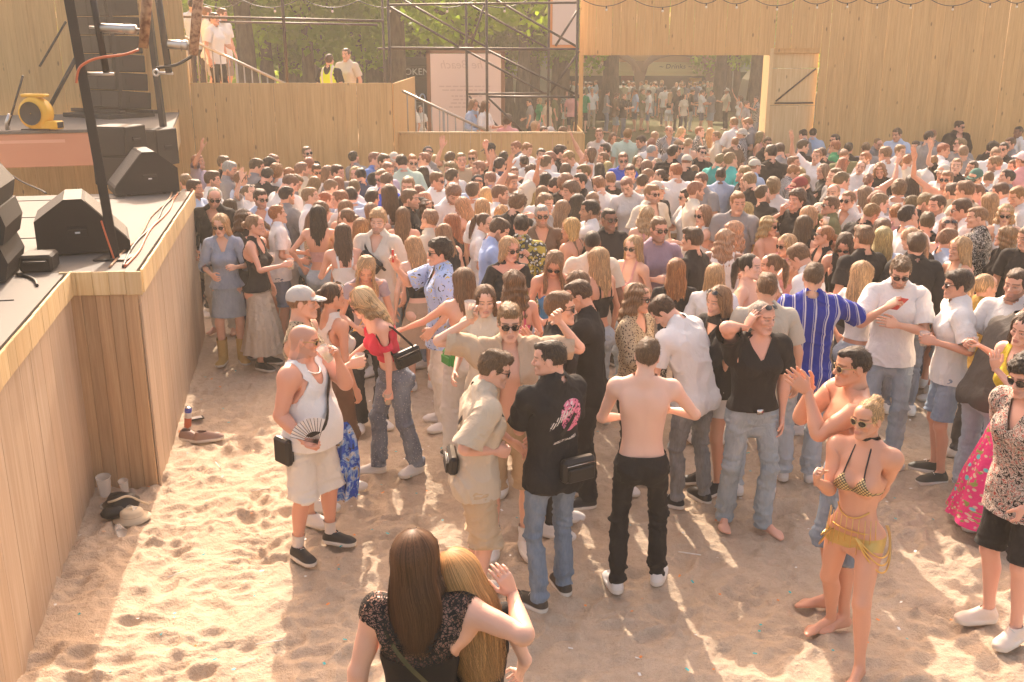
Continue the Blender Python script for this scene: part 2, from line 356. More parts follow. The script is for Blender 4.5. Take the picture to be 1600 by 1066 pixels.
def hand_mesh(side, curl, vox, bp, spread=1.0):
    """hand in canonical space, fingers posed by curl (four angles sets)"""
    key = ('hand', curl, vox, bp['sex'], spread)
    if key not in _cache:
        k = .88 if bp['sex'] == 'f' else 1.0
        CUR = dict(relax=((18, 28, 18), .35), grip=((42, 52, 34), .9), fist=((78, 92, 55), .95), flat=((4, 6, 4), .2), point=((70, 85, 50), .8), claw=((30, 60, 30), .3))[curl]
        pr = []
        A = V3(0, 0, -.03); B = V3(0, 0, .095)
        pr.append((loft(A, B, (0, 1, 0), [(0, .026, .019), (.25, .027, .018), (.5, .036, .017), (.8, .041, .0145), (1, .040, .012)], n=2.4), .01))
        pr.append((ell((.008, .026, .035), (.014, .018, .032)), .01))
        for i, (y, l, r, z0) in enumerate(((.0305, .076, .0092, .092), (.0105, .084, .0094, .096), (-.0095, .078, .009, .093), (-.0285, .061, .008, .086))):
            a = 0; p = V3(0, y, z0); seg = (.46, .30, .24); cu = CUR[0]
            if curl == 'point' and i == 0: cu = (6, 8, 4)
            fan = (1.5-i)*.07*spread
            for j in range(3):
                a += np.radians(cu[j]*(1+.06*i))
                q = p+unit(V3(np.sin(a), fan*np.cos(a), np.cos(a)))*l*seg[j]*1.04
                pr.append((cap(p, q, r*(1-.09*j), r*(1-.09*(j+1))), .004)); p = q
        t = CUR[1]; p = V3(.006, .030, .022); q = p+unit(V3(.15+.5*t, .75-.35*t, .75))*.042; u = q+unit(V3(.2+.7*t, .35-.5*t, .85))*.034; w = u+unit(V3(.2+.8*t, .2-.6*t, .8))*.022
        pr += [(cap(p, q, .013, .011), .008), (cap(q, u, .0108, .0098), .004), (cap(u, w, .0098, .008), .004)]
        f = Field((-.04, -.065, -.045), (.125, .125, .21), vox)
        for a, kk in pr: f.add(a, kk)
        P, Q = surface_net(f.F, f.lo, f.h); P = P*k
        _cache[key] = (P, Q)
    P, Q = _cache[key]
    J = joints(bp); sd = 1 if side == 'L' else -1
    d = unit(J['handL']-J['farmL']); n0 = unit(V3(-.69, 0, -.72)-d*(d@V3(-.69, 0, -.72))); th = V3(0, -1, 0); th = unit(th-d*(d@th)-n0*(n0@th))
    C = P[:, :1]*n0+P[:, 1:2]*th+P[:, 2:]*d+J['handL']
    keep = P[:, 2] > -.022
    Qk = Q[keep[Q].all(1)]
    if np.linalg.det(np.stack([n0, th, d])) < 0: Qk = Qk[:, ::-1]
    if sd < 0: C = C*V3(-1, 1, 1); Qk = Qk[:, ::-1]
    return C, Qk
def body_rest(kind, vox, hvox, toes=True):
    key = ('body', kind, vox, hvox, toes)
    if key in _cache: return _cache[key]
    bp = BODY[kind]; f = Field((-.70, -.28, -.03), (.70, .24, 1.58), vox)
    f.add(torso_prim(bp), .02)
    mu = bp['muscle']
    for s, sd in ((1, 'L'), (-1, 'R')):
        f.add(ell((s*.075*bp['hip'], .065+.01*bp['glute'], .885), (.082*bp['hip'], .072+.014*bp['glute'], .085)), .04)
        if bp['bust']:
            b = bp['bust']; f.add(ell((s*.072*bp['wide']*1.05, -.075-.012*b, 1.265), (.056*b**.5, .052*b**.5, .058*b**.5)), .045)
        else: f.add(ell((s*.075, -.062-.01*mu, 1.315), (.078, .045+.008*mu, .058)), .035)
        f.add(ell((s*.085*bp['wide'], .085, 1.36), (.065, .035+.01*mu, .085)), .04)
        f.add(cap((s*.03, .035, 1.51), (s*(bp['sh']-.02), .02, 1.457), .046*bp['neck']**.5, .044*bp['arm']**.5), .05)
        f.add(ell((s*(bp['sh']+.006), .012, 1.432), (.050*bp['arm'], .058*bp['arm'], .062*bp['arm'])), .05)
    g = Field((-.70, -.28, -.03), (.70, .24, 1.58), vox)
    for sd in 'LR':
        lp = limb_prims(bp, sd)
        g.add(lp['up'], .02); g.add(lp['fo'], .02)
        h = Field((-.70, -.28, -.03), (.70, .24, 1.58), vox) if False else None
        g.add(lp['th'], .008); g.add(lp['sh'], .02)
        for p in foot_prims(bp, sd, toes): g.add(p, .012)
    f.F = smin(f.F, g.F, .035)
    if bp['belly']: f.add(ell((0, -.085, 1.07), (.15, .115, .15)), .06)
    # grooves: spine, sternum, abdomen
    f.add(cap((0, .135*bp['depth'], 1.0), (0, .15*bp['depth'], 1.38), .012), .03, True)
    if bp['belly'] < .5: f.add(cap((0, -.118*bp['depth'], 1.04), (0, -.128*bp['depth'], 1.2), .010), .03, True)
    P, Q = surface_net(f.F, f.lo, f.h)
    J = joints(bp)
    cut = P[:, 2] > 1.54
    for sd in 'LR':
        d = unit(J['hand'+sd]-J['farm'+sd]); cut |= ((P-J['hand'+sd])@d > .004) & (np.abs(P[:, 0]) > .3)
    Q = Q[~cut[Q].all(1)]
    W = rest_weights(P, Q, bp, vox)
    hf = Field((-.12, -.15, 1.49), (.12, .15, 1.80), hvox)
    for pr, k, c in head_prims(bp): hf.add(pr, k, bool(c))
    hf.add(torso_prim(bp), .02)
    HP, HQ = surface_net(hf.F, hf.lo, hf.h)
    hk = (HP[:, 2] > 1.505) & (np.abs(HP[:, 0]) < .115) & (HP[:, 2] < 1.795); HQ = HQ[hk[HQ].all(1)]
    HW = np.zeros((len(HP), len(BN))); t = np.clip((HP[:, 2]-1.53)/.065+(HP[:, 1]*-.6), 0, 1); t = t*t*(3-2*t)
    tc = np.clip((1.56-HP[:, 2])/.06, 0, 1)*.5
    HW[:, BI['head']] = t; HW[:, BI['neck']] = (1-t)*(1-tc); HW[:, BI['chest']] = (1-t)*tc
    kd = kdtree.KDTree(len(P))
    used = np.unique(Q)
    for i in used: kd.insert(P[i], int(i))
    kd.balance()
    low = np.where(HP[:, 2] < 1.56)[0]
    for i in low:
        _, jn, _ = kd.find(HP[i]); a = np.clip((1.56-HP[i, 2])/.03, 0, 1); HW[i] = HW[i]*(1-a)+W[jn]*a
    r = dict(kind=kind, bp=bp, P=P, Q=Q, W=W, HP=HP, HQ=HQ, HW=HW, J=J, kd=kd)
    _cache[key] = r
    return r
# ---- posing
def rot(axis, deg):
    a = unit(axis); t = np.radians(deg); K = np.array([[0, -a[2], a[1]], [a[2], 0, -a[0]], [-a[1], a[0], 0]])
    return np.eye(3)+np.sin(t)*K+(1-np.cos(t))*K@K
def minrot(a, b):
    a = unit(a); b = unit(b); v = np.cross(a, b); c = a@b
    if c < -.9999: return rot((0, 1, 0) if abs(a[1]) < .9 else (1, 0, 0), 180)
    K = np.array([[0, -v[2], v[1]], [v[2], 0, -v[0]], [-v[1], v[0], 0]])
    return np.eye(3)+K+K@K/(1+c)
def euler(p, r, y):
    """pitch forward(+), roll to own left(+), yaw to own left(+), degrees"""
    return rot((0, 0, 1), y)@rot((0, 1, 0), r)@rot((1, 0, 0), p)
def solve_pose(bp, pose):
    """pose keys: lean(p,r,y) hip(p,r,y) head(p,r,y) armL/armR dict(to=(x,y,z)|dirs, pole, palm, hand) footL/footR (x,y,yaw[,z[,pitch]]) drop"""
    J = joints(bp); T = {}
    def setb(b, R, pos): T[b] = (R, pos)
    hipR = euler(*pose.get('hip', (0, 0, 0)))
    l1 = np.linalg.norm(J['shinL']-J['thighL']); l2 = np.linalg.norm(J['footL']-J['shinL'])
    feet = {}
    for sd, s in (('L', 1), ('R', -1)):
        ft = pose.get('foot'+sd, (s*.11, .0, s*12)); ft = tuple(ft)+(0,)*(5-len(ft)); feet[sd] = ft
    px = pose.get('px', (feet['L'][0]+feet['R'][0])/2); py = pose.get('py', (feet['L'][1]+feet['R'][1])/2)
    off = V3(px, py, 0); drop = 0
    best = 9
    for sd in 'LR':
        ft = feet[sd]; hj = hipR@(J['thigh'+sd]-J['pelvis'])+J['pelvis']+off
        ank = V3(ft[0], ft[1]+.02, .085+ft[3]); hd = np.hypot(*(hj-ank)[:2]); mx = (l1+l2)*pose.get('ext', .995)
        zmax = ank[2]+np.sqrt(max(mx*mx-hd*hd, .01)); best = min(best, zmax-hj[2])
    off[2] = best-pose.get('drop', 0)
    setb('pelvis', hipR, J['pelvis']+off)
    def child(b, Rl):
        p = PAR[b]; Rp, pp = T[p]; setb(b, Rl, pp+Rp@(J[b]-J[p]))
    lp, lr, ly = pose.get('lean', (0, 0, 0))
    child('spine', hipR@euler(lp*.45, lr*.45, ly*.45)); child('chest', hipR@euler(lp, lr, ly))
    hp, hr, hy = pose.get('head', (0, 0, 0)); C = T['chest'][0]
    child('neck', C@euler(hp*.45, hr*.45, hy*.4)); child('head', C@euler(hp, hr, hy))
    for sd, s in (('L', 1), ('R', -1)):
        ar = pose.get('arm'+sd, {})
        S0 = T['chest'][1]+C@(J['uarm'+sd]-J['chest'])
        a1 = np.linalg.norm(J['farm'+sd]-J['uarm'+sd]); a2 = np.linalg.norm(J['hand'+sd]-J['farm'+sd])
        if 'to' in ar: to = np.array(ar['to'], float)
        else: to = S0+V3(s*.10, -.04, -.515)
        if ar.get('rel'): to = T['chest'][1]+C@(to-J['chest'])
        up = np.clip((to[2]-S0[2]+.1)/.5, 0, 1); fw = np.clip((S0[1]-to[1])/.5, -.5, 1)
        Rc = C@rot((0, 1, 0), -s*22*up)@rot((0, 0, 1), -s*12*fw)
        child('clav'+sd, Rc)
        S = T['clav'+sd][1]+Rc@(J['uarm'+sd]-J['clav'+sd])
        d = to-S; dl = np.clip(np.linalg.norm(d), .12, (a1+a2)*.995); dn = unit(d); to = S+dn*dl
        ca = (a1*a1+dl*dl-a2*a2)/(2*a1*dl); ca = np.clip(ca, -1, 1); sa = np.sqrt(1-ca*ca)
        pole = np.array(ar.get('pole', (s*.5, .7, -.6)), float); pp = unit(pole-dn*(dn@pole))
        El = S+a1*(ca*dn+sa*pp)
        r0 = unit(J['farm'+sd]-J['uarm'+sd]); f0 = unit(J['hand'+sd]-J['farm'+sd])
        # full frame: keep elbow hinge consistent (hinge axis at rest ~ forward bend)
        def frame(u, hint): w = unit(np.cross(u, hint)); return np.stack([u, w, np.cross(w, u)], 1)
        u1 = unit(El-S); v1 = unit(to-El)
        R1 = minrot(Rc@r0, u1)@Rc
        if sa > .12:                       # twist so that the forearm bends towards its own front
            b0 = R1@V3(0, -1, 0); b0 = unit(b0-u1*(b0@u1)); b1 = unit(v1-u1*(v1@u1)); ang = np.degrees(np.arctan2(np.cross(b0, b1)@u1, b0@b1))
            ang = np.clip(ang, -100, 100)*.75; R1 = rot(u1, ang)@R1
        setb('uarm'+sd, R1, S)
        R2 = minrot(R1@f0, v1)@R1; setb('farm'+sd, R2, El)
        R3 = R2
        n0 = unit(V3(-.69*s, 0, -.72)-f0*(f0@V3(-.69*s, 0, -.72)))
        hd = ar.get('hand'); pm = ar.get('palm')
        if hd is not None: R3 = minrot(R3@f0, np.array(hd, float))@R3
        if pm is not None:
            ax = unit(R3@f0); b0 = R3@n0; b1 = np.array(pm, float); b1 = unit(b1-ax*(b1@ax)); ang = np.degrees(np.arctan2(np.cross(b0, b1)@ax, b0@b1)); R3 = rot(ax, ang)@R3
            T['farm'+sd] = (rot(v1, np.clip(ang, -150, 150)*.45)@R2, El)
        setb('hand'+sd, R3, El+v1*a2)
    for sd, s in (('L', 1), ('R', -1)):
        ft = feet[sd]; Hj = T['pelvis'][1]+hipR@(J['thigh'+sd]-J['pelvis']); ank = V3(ft[0], ft[1]+.02, .085+ft[3])
        d = ank-Hj; dl = min(np.linalg.norm(d), (l1+l2)*.999); dn = unit(d); ank = Hj+dn*dl
        ca = np.clip((l1*l1+dl*dl-l2*l2)/(2*l1*dl), -1, 1); sa = np.sqrt(1-ca*ca); yw = np.radians(ft[2])
        pole = np.array(pose.get('knee'+sd, (np.sin(yw)+s*.1, -np.cos(yw), 0))); pp = unit(pole-dn*(dn@pole)); K = Hj+l1*(ca*dn+sa*pp)
        Ry = rot((0, 0, 1), ft[2])
        R1 = minrot(hipR@unit(J['shin'+sd]-J['thigh'+sd]), K-Hj)@rot((0, 0, 1), ft[2]*.5)@hipR; setb('thigh'+sd, R1, Hj)
        R2 = minrot(unit(J['foot'+sd]-J['shin'+sd]), ank-K)@rot((0, 0, 1), ft[2]*.85); setb('shin'+sd, R2, K)
        setb('foot'+sd, Ry@rot((1, 0, 0), ft[4]), ank)
    return {b: (T[b][0], T[b][1]-T[b][0]@J[b], T[b][1]) for b in BN}
def quat(R):
    t = np.trace(R)
    if t > 0: s = np.sqrt(t+1)*2; q = (s/4, (R[2, 1]-R[1, 2])/s, (R[0, 2]-R[2, 0])/s, (R[1, 0]-R[0, 1])/s)
    elif R[0, 0] > R[1, 1] and R[0, 0] > R[2, 2]: s = np.sqrt(1+R[0, 0]-R[1, 1]-R[2, 2])*2; q = ((R[2, 1]-R[1, 2])/s, s/4, (R[0, 1]+R[1, 0])/s, (R[0, 2]+R[2, 0])/s)
    elif R[1, 1] > R[2, 2]: s = np.sqrt(1+R[1, 1]-R[0, 0]-R[2, 2])*2; q = ((R[0, 2]-R[2, 0])/s, (R[0, 1]+R[1, 0])/s, s/4, (R[1, 2]+R[2, 1])/s)
    else: s = np.sqrt(1+R[2, 2]-R[0, 0]-R[1, 1])*2; q = ((R[1, 0]-R[0, 1])/s, (R[0, 2]+R[2, 0])/s, (R[1, 2]+R[2, 1])/s, s/4)
    return np.array(q)
def qmul(a, b):
    w, x, y, z = a; W, X, Y, Z = b
    return np.array([w*W-x*X-y*Y-z*Z, w*X+x*W+y*Z-z*Y, w*Y-x*Z+y*W+z*X, w*Z+x*Y-y*X+z*W])
def skin(P, W, T):
    k = np.clip((P[:, 2:]-1.55)/.06, 0, 1)*.055; P = P-(P-V3(0, .02, 1.60))*k      # heads a little smaller than built
    D = np.zeros((len(BN), 8)); ref = None
    for i, b in enumerate(BN):
        R, t, _ = T[b]; q = quat(R); 
        par = PAR.get(b)
        if par and D[BI[par], :4]@q < 0: q = -q
        D[i, :4] = q; D[i, 4:] = .5*qmul(np.r_[0, t], q)
    B = W@D; B /= np.linalg.norm(B[:, :4], axis=1)[:, None]
    w, v = B[:, :1], B[:, 1:4]; w2, v2 = B[:, 4:5], B[:, 5:]
    c = np.cross(v, P)+w*P
    return P+2*np.cross(v, c)+2*(w*v2-w2*v+np.cross(v, v2))
# ---------------------------------------------------------------- clothing and hair in the rest pose
def vnormals(P, Q):
    n = np.cross(P[Q[:, 2]]-P[Q[:, 0]], P[Q[:, 3]]-P[Q[:, 1]])
    N = np.stack([sum(np.bincount(Q[:, c], n[:, k], len(P)) for c in range(4)) for k in range(3)], 1)
    return N/(np.linalg.norm(N, axis=1)[:, None]+1e-12)
def compact(P, Q, *extra):
    u = np.unique(Q); mp = np.full(len(P), -1); mp[u] = np.arange(len(u))
    return (P[u], mp[Q])+tuple(e[u] for e in extra)
def trim(P, Q, cut):
    c = cut(P); Q = Q[(c[Q] < 0).any(1)]
    b = np.where(c > 0)[0]; b = b[np.isin(b, Q)]
    for _ in range(2):
        p = P[b]; e = .002; c0 = cut(p)
        G = np.stack([(cut(p+np.eye(3)[i]*e)-c0)/e for i in range(3)], 1)
        g2 = (G*G).sum(1)[:, None]+1e-9
        P[b] = p-np.clip(c0[:, None]*G/g2, -.03, .03)*(c0[:, None] > 0)
    return compact(P, Q)
def wrinkle(P, N, amp, seed, sc=(1, 1, 1)):
    q = P*np.array(sc)
    d = vnoise(q*16, seed)*.55+vnoise(q*31, seed+1)*.35
    r = 1-np.abs(vnoise(q*10+vnoise(q*7, seed+3)[:, None]*1.1, seed+2)); d = d*.7+(r**4-.35)*1.3
    return P+N*(amp*d)[:, None]
def body_weights(P, B, side_lock=True):
    W = np.zeros((len(P), len(BN))); kd = B['kd']; BW = B['W']
    for i in range(len(P)):
        f = kd.find_n(P[i], 2); W[i] = sum(BW[j]/(d+.004) for _, j, d in f)
    W = W/W.sum(1)[:, None]
    for s, sd in ((1, 'L'), (-1, 'R')):          # cloth of the trunk never follows the arm
        t, per = armt(P, B['bp'], s); k = np.clip((.125-per)/.03, 0, 1)*np.clip((t+.03)/.03, 0, 1); k = np.where(P[:, 0]*s > .05, k, 1)
        for b in ('uarm', 'farm', 'hand'):
            i = BI[b+sd]; l = W[:, i]*(1-k); W[:, i] -= l; up = P[:, 2] > 1.2; W[up, BI['chest']] += l[up]; W[~up, BI['spine']] += l[~up]
    return W
def armt(P, bp, s):
    J = joints(bp); S = J['uarmL']*V3(s, 1, 1); d = unit(J['farmL']-J['uarmL'])*V3(s, 1, 1); t = (P-S)@d; return t, np.linalg.norm(P-S-t[:, None]*d, axis=1)
def top_rest(B, vox, sl=.21, hem=.86, ease=.013, hang=.93, neck='crew', se=.018, amp=.006, zt=None, bust=True, seed=1, gap=.05, crop=None):
    key = ('top', B['kind'], vox, sl, hem, ease, hang, neck, se, amp, zt, seed, gap)
    if key in _cache: return _cache[key]
    bp = B['bp']; J = joints(bp); f = Field((-.70, -.33, hem-.06), (.70, .29, 1.60), vox)
    f.add(torso_prim(bp, ease, hang, z0=hem-.05), .02)
    for s in (1, -1):
        if hem < .95: f.add(ell((s*.075*bp['hip'], .065+.01*bp['glute'], .885), (.082*bp['hip']+ease+.012, .072+.014*bp['glute']+ease+.012, .085+ease)), .05)
        if bp['bust']:
            b = bp['bust']; f.add(ell((s*.072*bp['wide']*1.05, -.075-.012*b, 1.265), (.058*b**.5+ease*.8, .055*b**.5+ease*.8, .058*b**.5+ease*.8)), .05)
        else: f.add(ell((s*.075, -.062-.01*bp['muscle'], 1.315), (.078+ease, .045+.008*bp['muscle']+ease, .058+ease)), .04)
        f.add(ell((s*.085*bp['wide'], .085, 1.36), (.065+ease, .035+ease, .085+ease)), .04)
        f.add(cap((s*.03, .035, 1.51), (s*(bp['sh']-.02), .02, 1.457), .046*bp['neck']**.5+ease*.6, .044*bp['arm']**.5+ease*.8), .05)
        f.add(ell((s*(bp['sh']+.006), .012, 1.432), (.050*bp['arm']+ease, .058*bp['arm']+ease, .062*bp['arm']+ease*.7)), .05)
        if sl > 0:
            up, fo = arm_prof(bp); S = J['uarmL']*V3(s, 1, 1); E = J['farmL']*V3(s, 1, 1); W_ = J['handL']*V3(s, 1, 1); r0 = up[1][1]
            f.add(loft(S, E, (0, 1, 0), [(0, r0+ease, r0+ease), (.4, r0+ease+se*.4, r0+ease+se*.3), (min(sl/.285, 1.0), r0+se*.9+ease*.6, r0+se*.8+ease*.6), (1.12, r0+se*(.8 if sl < .3 else .3)+ease*.5, r0+se*(.7 if sl < .3 else .3)+ease*.5)]), .025)
            if sl > .28: f.add(loft(E, W_, (0, 1, 0), [(-.05, r0+se*.3+ease*.5, r0+se*.3+ease*.5), (.5, .042*bp['arm']+ease, .042*bp['arm']+ease), (1.0, .033+ease, .03+ease)]), .02)
    if bp['belly']: f.add(ell((0, -.085, 1.07), (.15+ease, .115+ease, .15+ease)), .06)
    P, Q = surface_net(f.F, f.lo, f.h)
    nk = bp['neck']
    def cut(p):
        x, y, z = p.T; c = hem-z+.008*vnoise(p*6, seed)
        for s in (1, -1):
            t, per = armt(p, bp, s); c = np.maximum(c, np.where((x*s > .11) & (per < .15), t-(sl if sl > 0 else -.012), -1))
        if zt is not None: c = np.maximum(c, z-zt-.03*np.exp(-((np.abs(x)-.08)/.05)**2)*(y < 0))
        if neck == 'crew': n_ = 1-np.sqrt((x/(.082*nk))**2+((y-.028)/(.086*nk))**2+((z-1.535)/.062)**2); c = np.maximum(c, np.where(z > 1.42, n_*.06, -1))
        elif neck in ('v', 'collar', 'open', 'wide'):
            n_ = 1-np.sqrt((x/(.082*nk))**2+((y-.028)/(.088*nk))**2+((z-1.535)/.06)**2); c = np.maximum(c, np.where(z > 1.42, n_*.06, -1))
            zv = dict(v=1.36, collar=1.33, open=.5, wide=1.38)[neck]; w = dict(v=.62, collar=.42, open=9, wide=1.4)[neck]
            if neck == 'open': n_ = np.where((y < .03), gap+.10*np.clip(1.35-z, 0, .4)-np.abs(x), -1)
            else: n_ = np.where((y < .0) & (z < 1.53), np.minimum((z-zv)*w-np.abs(x), .1), -1)
            c = np.maximum(c, n_)
        elif neck == 'tank':
            for yy, zz, rz in ((-.12, 1.50, .155), (.12, 1.52, .12)):
                n_ = 1-np.sqrt((x/.070)**2+((y-yy)/.13)**2+((z-zz)/rz)**2); c = np.maximum(c, np.where(z > 1.3, n_*.06, -1))
            n_ = 1-np.sqrt((x/(.088*nk))**2+((y-.028)/(.095*nk))**2+((z-1.54)/.075)**2); c = np.maximum(c, np.where(z > 1.42, n_*.06, -1))
            c = np.maximum(c, np.where(z > 1.40, np.abs(x)-(bp['sh']*.72+np.clip(1.45-z, 0, 1)*.9), -1))
        elif neck == 'straps':
            c = np.maximum(c, np.where(z > 1.31, .0085-0*x+np.abs(np.abs(x)-.075)-.020, -1))
        elif neck == 'bikini':
            c = np.maximum(c, np.where(y < .03, np.where(z > 1.228, np.abs(np.abs(x)-.066)-(1.335-z)*.60, -1), z-1.232))
        elif neck == 'halter':
            c = np.maximum(c, np.where(z > 1.30, np.where(y < .02, np.abs(x)-(.13-(z-1.30)*.45), z-1.30+.02*0), -1))
        return c
    P, Q = trim(P, Q, cut)
    W = body_weights(P, B); W = adjacency_smooth(W, Q, len(P), 3)
    rest = P.copy()
    P = wrinkle(P, vnormals(P, Q), amp, seed, (1, 1, .7))
    fld = f.F; lo = f.lo
    def covers(p): 
        ok = cut(p) < -.014
        i = np.clip(np.round((p-lo)/vox).astype(int), 0, np.array(fld.shape)-1); v = fld[i[:, 0], i[:, 1], i[:, 2]]
        return ok & (v < .006)
    r = dict(P=P, Q=Q, W=W, rest=rest, covers=covers); _cache[key] = r; return r
def pants_rest(B, vox, hem=.07, waist=1.02, ease=.008, low=0.0, knee=0.0, amp=.0062, seed=3, rmin=.0):
    """low/knee: least radius of the leg at the hem / at the knee"""
    key = ('pants', B['kind'], vox, hem, waist, ease, low, knee, amp, seed)
    if key in _cache: return _cache[key]
    bp = B['bp']; f = Field((-.36, -.30, hem-.05), (.36, .28, waist+.05), vox)
    f.add(torso_prim(bp, ease, z1=1.3), .02)
    for s in (1, -1): f.add(ell((s*.075*bp['hip'], .065+.01*bp['glute'], .885), (.082*bp['hip']+ease, .072+.014*bp['glute']+ease, .085+ease)), .04)
    if bp['belly']: f.add(ell((0, -.085, 1.07), (.15+ease, .115+ease, .15+ease)), .06)
    th, sh = leg_prof(bp); J = joints(bp); g = Field((-.36, -.30, hem-.05), (.36, .28, waist+.05), vox)
    for s in (1, -1):
        H, K, A = [J[k+'L']*V3(s, 1, 1) for k in ('thigh', 'shin', 'foot')]
        fx = lambda pr, r0, r1: [(p[0], max(p[1]+ease, r0+(r1-r0)*p[0]), max(p[2]+ease, r0+(r1-r0)*p[0]), s*(p[3] if len(p) > 3 else 0), -(p[4] if len(p) > 4 else 0)) for p in pr]
        kn = max(knee, .055)
        g.add(loft(H, K, (1, 0, 0), fx(th, kn, kn)), .012); g.add(loft(K, A+V3(0, 0, -.06), (1, 0, 0), fx(sh, kn, max(low, .04))), .02)
    f.F = smin(f.F, g.F, .03)
    P, Q = surface_net(f.F, f.lo, f.h)
    def cut(p): return np.maximum(p[:, 2]-waist, hem-p[:, 2]+.004*vnoise(p*9, seed))
    P, Q = trim(P, Q, cut)
    W = body_weights(P, B); W = adjacency_smooth(W, Q, len(P), 3); rest = P.copy()
    N = vnormals(P, Q); k = 1+1.2*np.exp(-((P[:, 2]-.5)/.09)**2)+1.6*np.exp(-((P[:, 2]-.13)/.08)**2)+.5*np.exp(-((P[:, 2]-.85)/.06)**2)
    d = wrinkle(P, N, amp, seed, (.8, .8, 1.9))-P; P = P+d*k[:, None]
    fld = f.F; lo = f.lo
    def covers(p):
        i = np.clip(np.round((p-lo)/vox).astype(int), 0, np.array(fld.shape)-1); v = fld[i[:, 0], i[:, 1], i[:, 2]]
        return (cut(p) < -.014) & (v < .006) & (np.abs(p[:, 0]) < .3)
    r = dict(P=P, Q=Q, W=W, rest=rest, covers=covers); _cache[key] = r; return r
def skirt_rest(B, vox, hem=.55, waist=1.04, flare=.25, ease=.008, pleat=0.0, npl=14, amp=.004, seed=5):
    key = ('skirt', B['kind'], vox, hem, waist, flare, ease, pleat, npl, seed)
    if key in _cache: return _cache[key]
    bp = B['bp']; R = np.array(torso_prof(bp)); nz = max(6, int((waist-hem)/vox)); na = max(24, int(1.2/vox))
    zs = np.linspace(waist, hem, nz); P = []
    for z in zs:
        zc = max(z, .90); a = np.interp(zc, R[:, 0], R[:, 1])+ease; b = np.interp(zc, R[:, 0], R[:, 2])+ease; y = np.interp(zc, R[:, 0], R[:, 3])
        gl = .03*bp['glute']*np.exp(-((z-.88)/.09)**2)
        ex = flare*max(0, .92-z); th = np.linspace(0, 2*np.pi, na, endpoint=False); dep = max(0, waist-.1-z)/max(.1, waist-hem)
        m = 1+pleat*dep*np.sin(npl*th+1.3*np.sin(3*th)+2*vnoise(np.stack([th, th*0+z*2, th*0], 1), seed))
        P.append(np.stack([(a+ex)*m*np.cos(th), y+(b+gl*(np.sin(th) > 0)*np.sin(th)+ex)*m*np.sin(th), th*0+z], 1))
    P = np.concatenate(P); Q = []
    i = np.arange(na); j = (i+1) % na
    Q = np.concatenate([np.stack([r*na+i, (r+1)*na+i, (r+1)*na+j, r*na+j], 1) for r in range(nz-1)])
    W = body_weights(P, B); W = adjacency_smooth(W, Q, len(P), int(.12/vox)+4); rest = P.copy()
    P = wrinkle(P, vnormals(P, Q), amp, seed, (1, 1, .5))
    def covers(p): return (p[:, 2] < waist-.02) & (p[:, 2] > hem+.06) & (np.abs(p[:, 0]) < .24)
    r = dict(P=P, Q=Q, W=W, rest=rest, covers=covers); _cache[key] = r; return r
def shoe_rest(B, vox, side, high=.095, chunky=0.004, kind='shoe'):
    key = ('shoe', B['kind'], vox, side, high, chunky)
    if key in _cache: return _cache[key]
    bp = B['bp']; A = joints(bp)['foot'+side]; s = 1 if side == 'L' else -1; x = A[0]
    f = Field((x-.10, A[1]-.25, -.025), (x+.10, A[1]+.11, high+.04), vox)
    e = .007+chunky
    f.add(cap((x, A[1]+.03, .040), (x+s*.008, A[1]-.13, .030), .034+e, .030+e), .02)
    f.add(cap((x, A[1]+.01, .08), (x+s*.004, A[1]-.09, .042), .036+e*.7, .026+e*.5), .02)
    f.add(ell((x+s*.012, A[1]-.135, .026), (.041+e, .066, .022+e*.6)), .02)
    if high > .1: f.add(cap((x, A[1]+.008, .06), (x, A[1]+.008, high+.03), .044+e, .052+e), .02)
    def sole(X, Y, Z):
        t = np.clip((A[1]+.065-Y)/.26, 0, 1); w = .036+.014*np.sin(np.pi*np.clip(t, 0, 1)**1.3)+chunky+.004
        xc = x+s*.012*t; yy = np.maximum(np.maximum(Y-(A[1]+.03), (A[1]-.15)-Y), 0)
        d = np.sqrt((X-xc)**2+yy**2*.9)-w
        return np.maximum(d, np.abs(Z-.014)-.016)
    f.add((sole, (x-.08, A[1]-.23, -.02), (x+.08, A[1]+.09, .035)), .006)
    P, Q = surface_net(f.F, f.lo, f.h)
    if high > .1 or True: P, Q = trim(P, Q, lambda p: p[:, 2]-high+.25*np.clip(-(p[:, 1]-A[1]), -.03, .0)) if True else (P, Q)
    W = np.zeros((len(P), len(BN))); W[:, BI['foot'+side]] = 1
    if high > .12:
        t = np.clip((P[:, 2]-.09)/.08, 0, 1); W[:, BI['foot'+side]] = 1-t; W[:, BI['shin'+side]] = t
    hi = high
    def covers(p): return (p[:, 2] < hi-.012) & (p[:, 0]*s > 0) & (np.abs(p[:, 0]) < .25)
    r = dict(P=P, Q=Q, W=W, rest=P.copy(), covers=covers); _cache[key] = r; return r
def sock_rest(B, vox, side, top=.19):
    g = pants_rest(B, vox, hem=.09, waist=top, ease=.005, amp=.001); s = 1 if side == 'L' else -1; keep = (g['P'][:, 0]*s > 0)[g['Q']].all(1); P, Q, W, R = compact(g['P'], g['Q'][keep], g['W'], g['rest']); return dict(P=P, Q=Q, W=W, rest=R, covers=None)
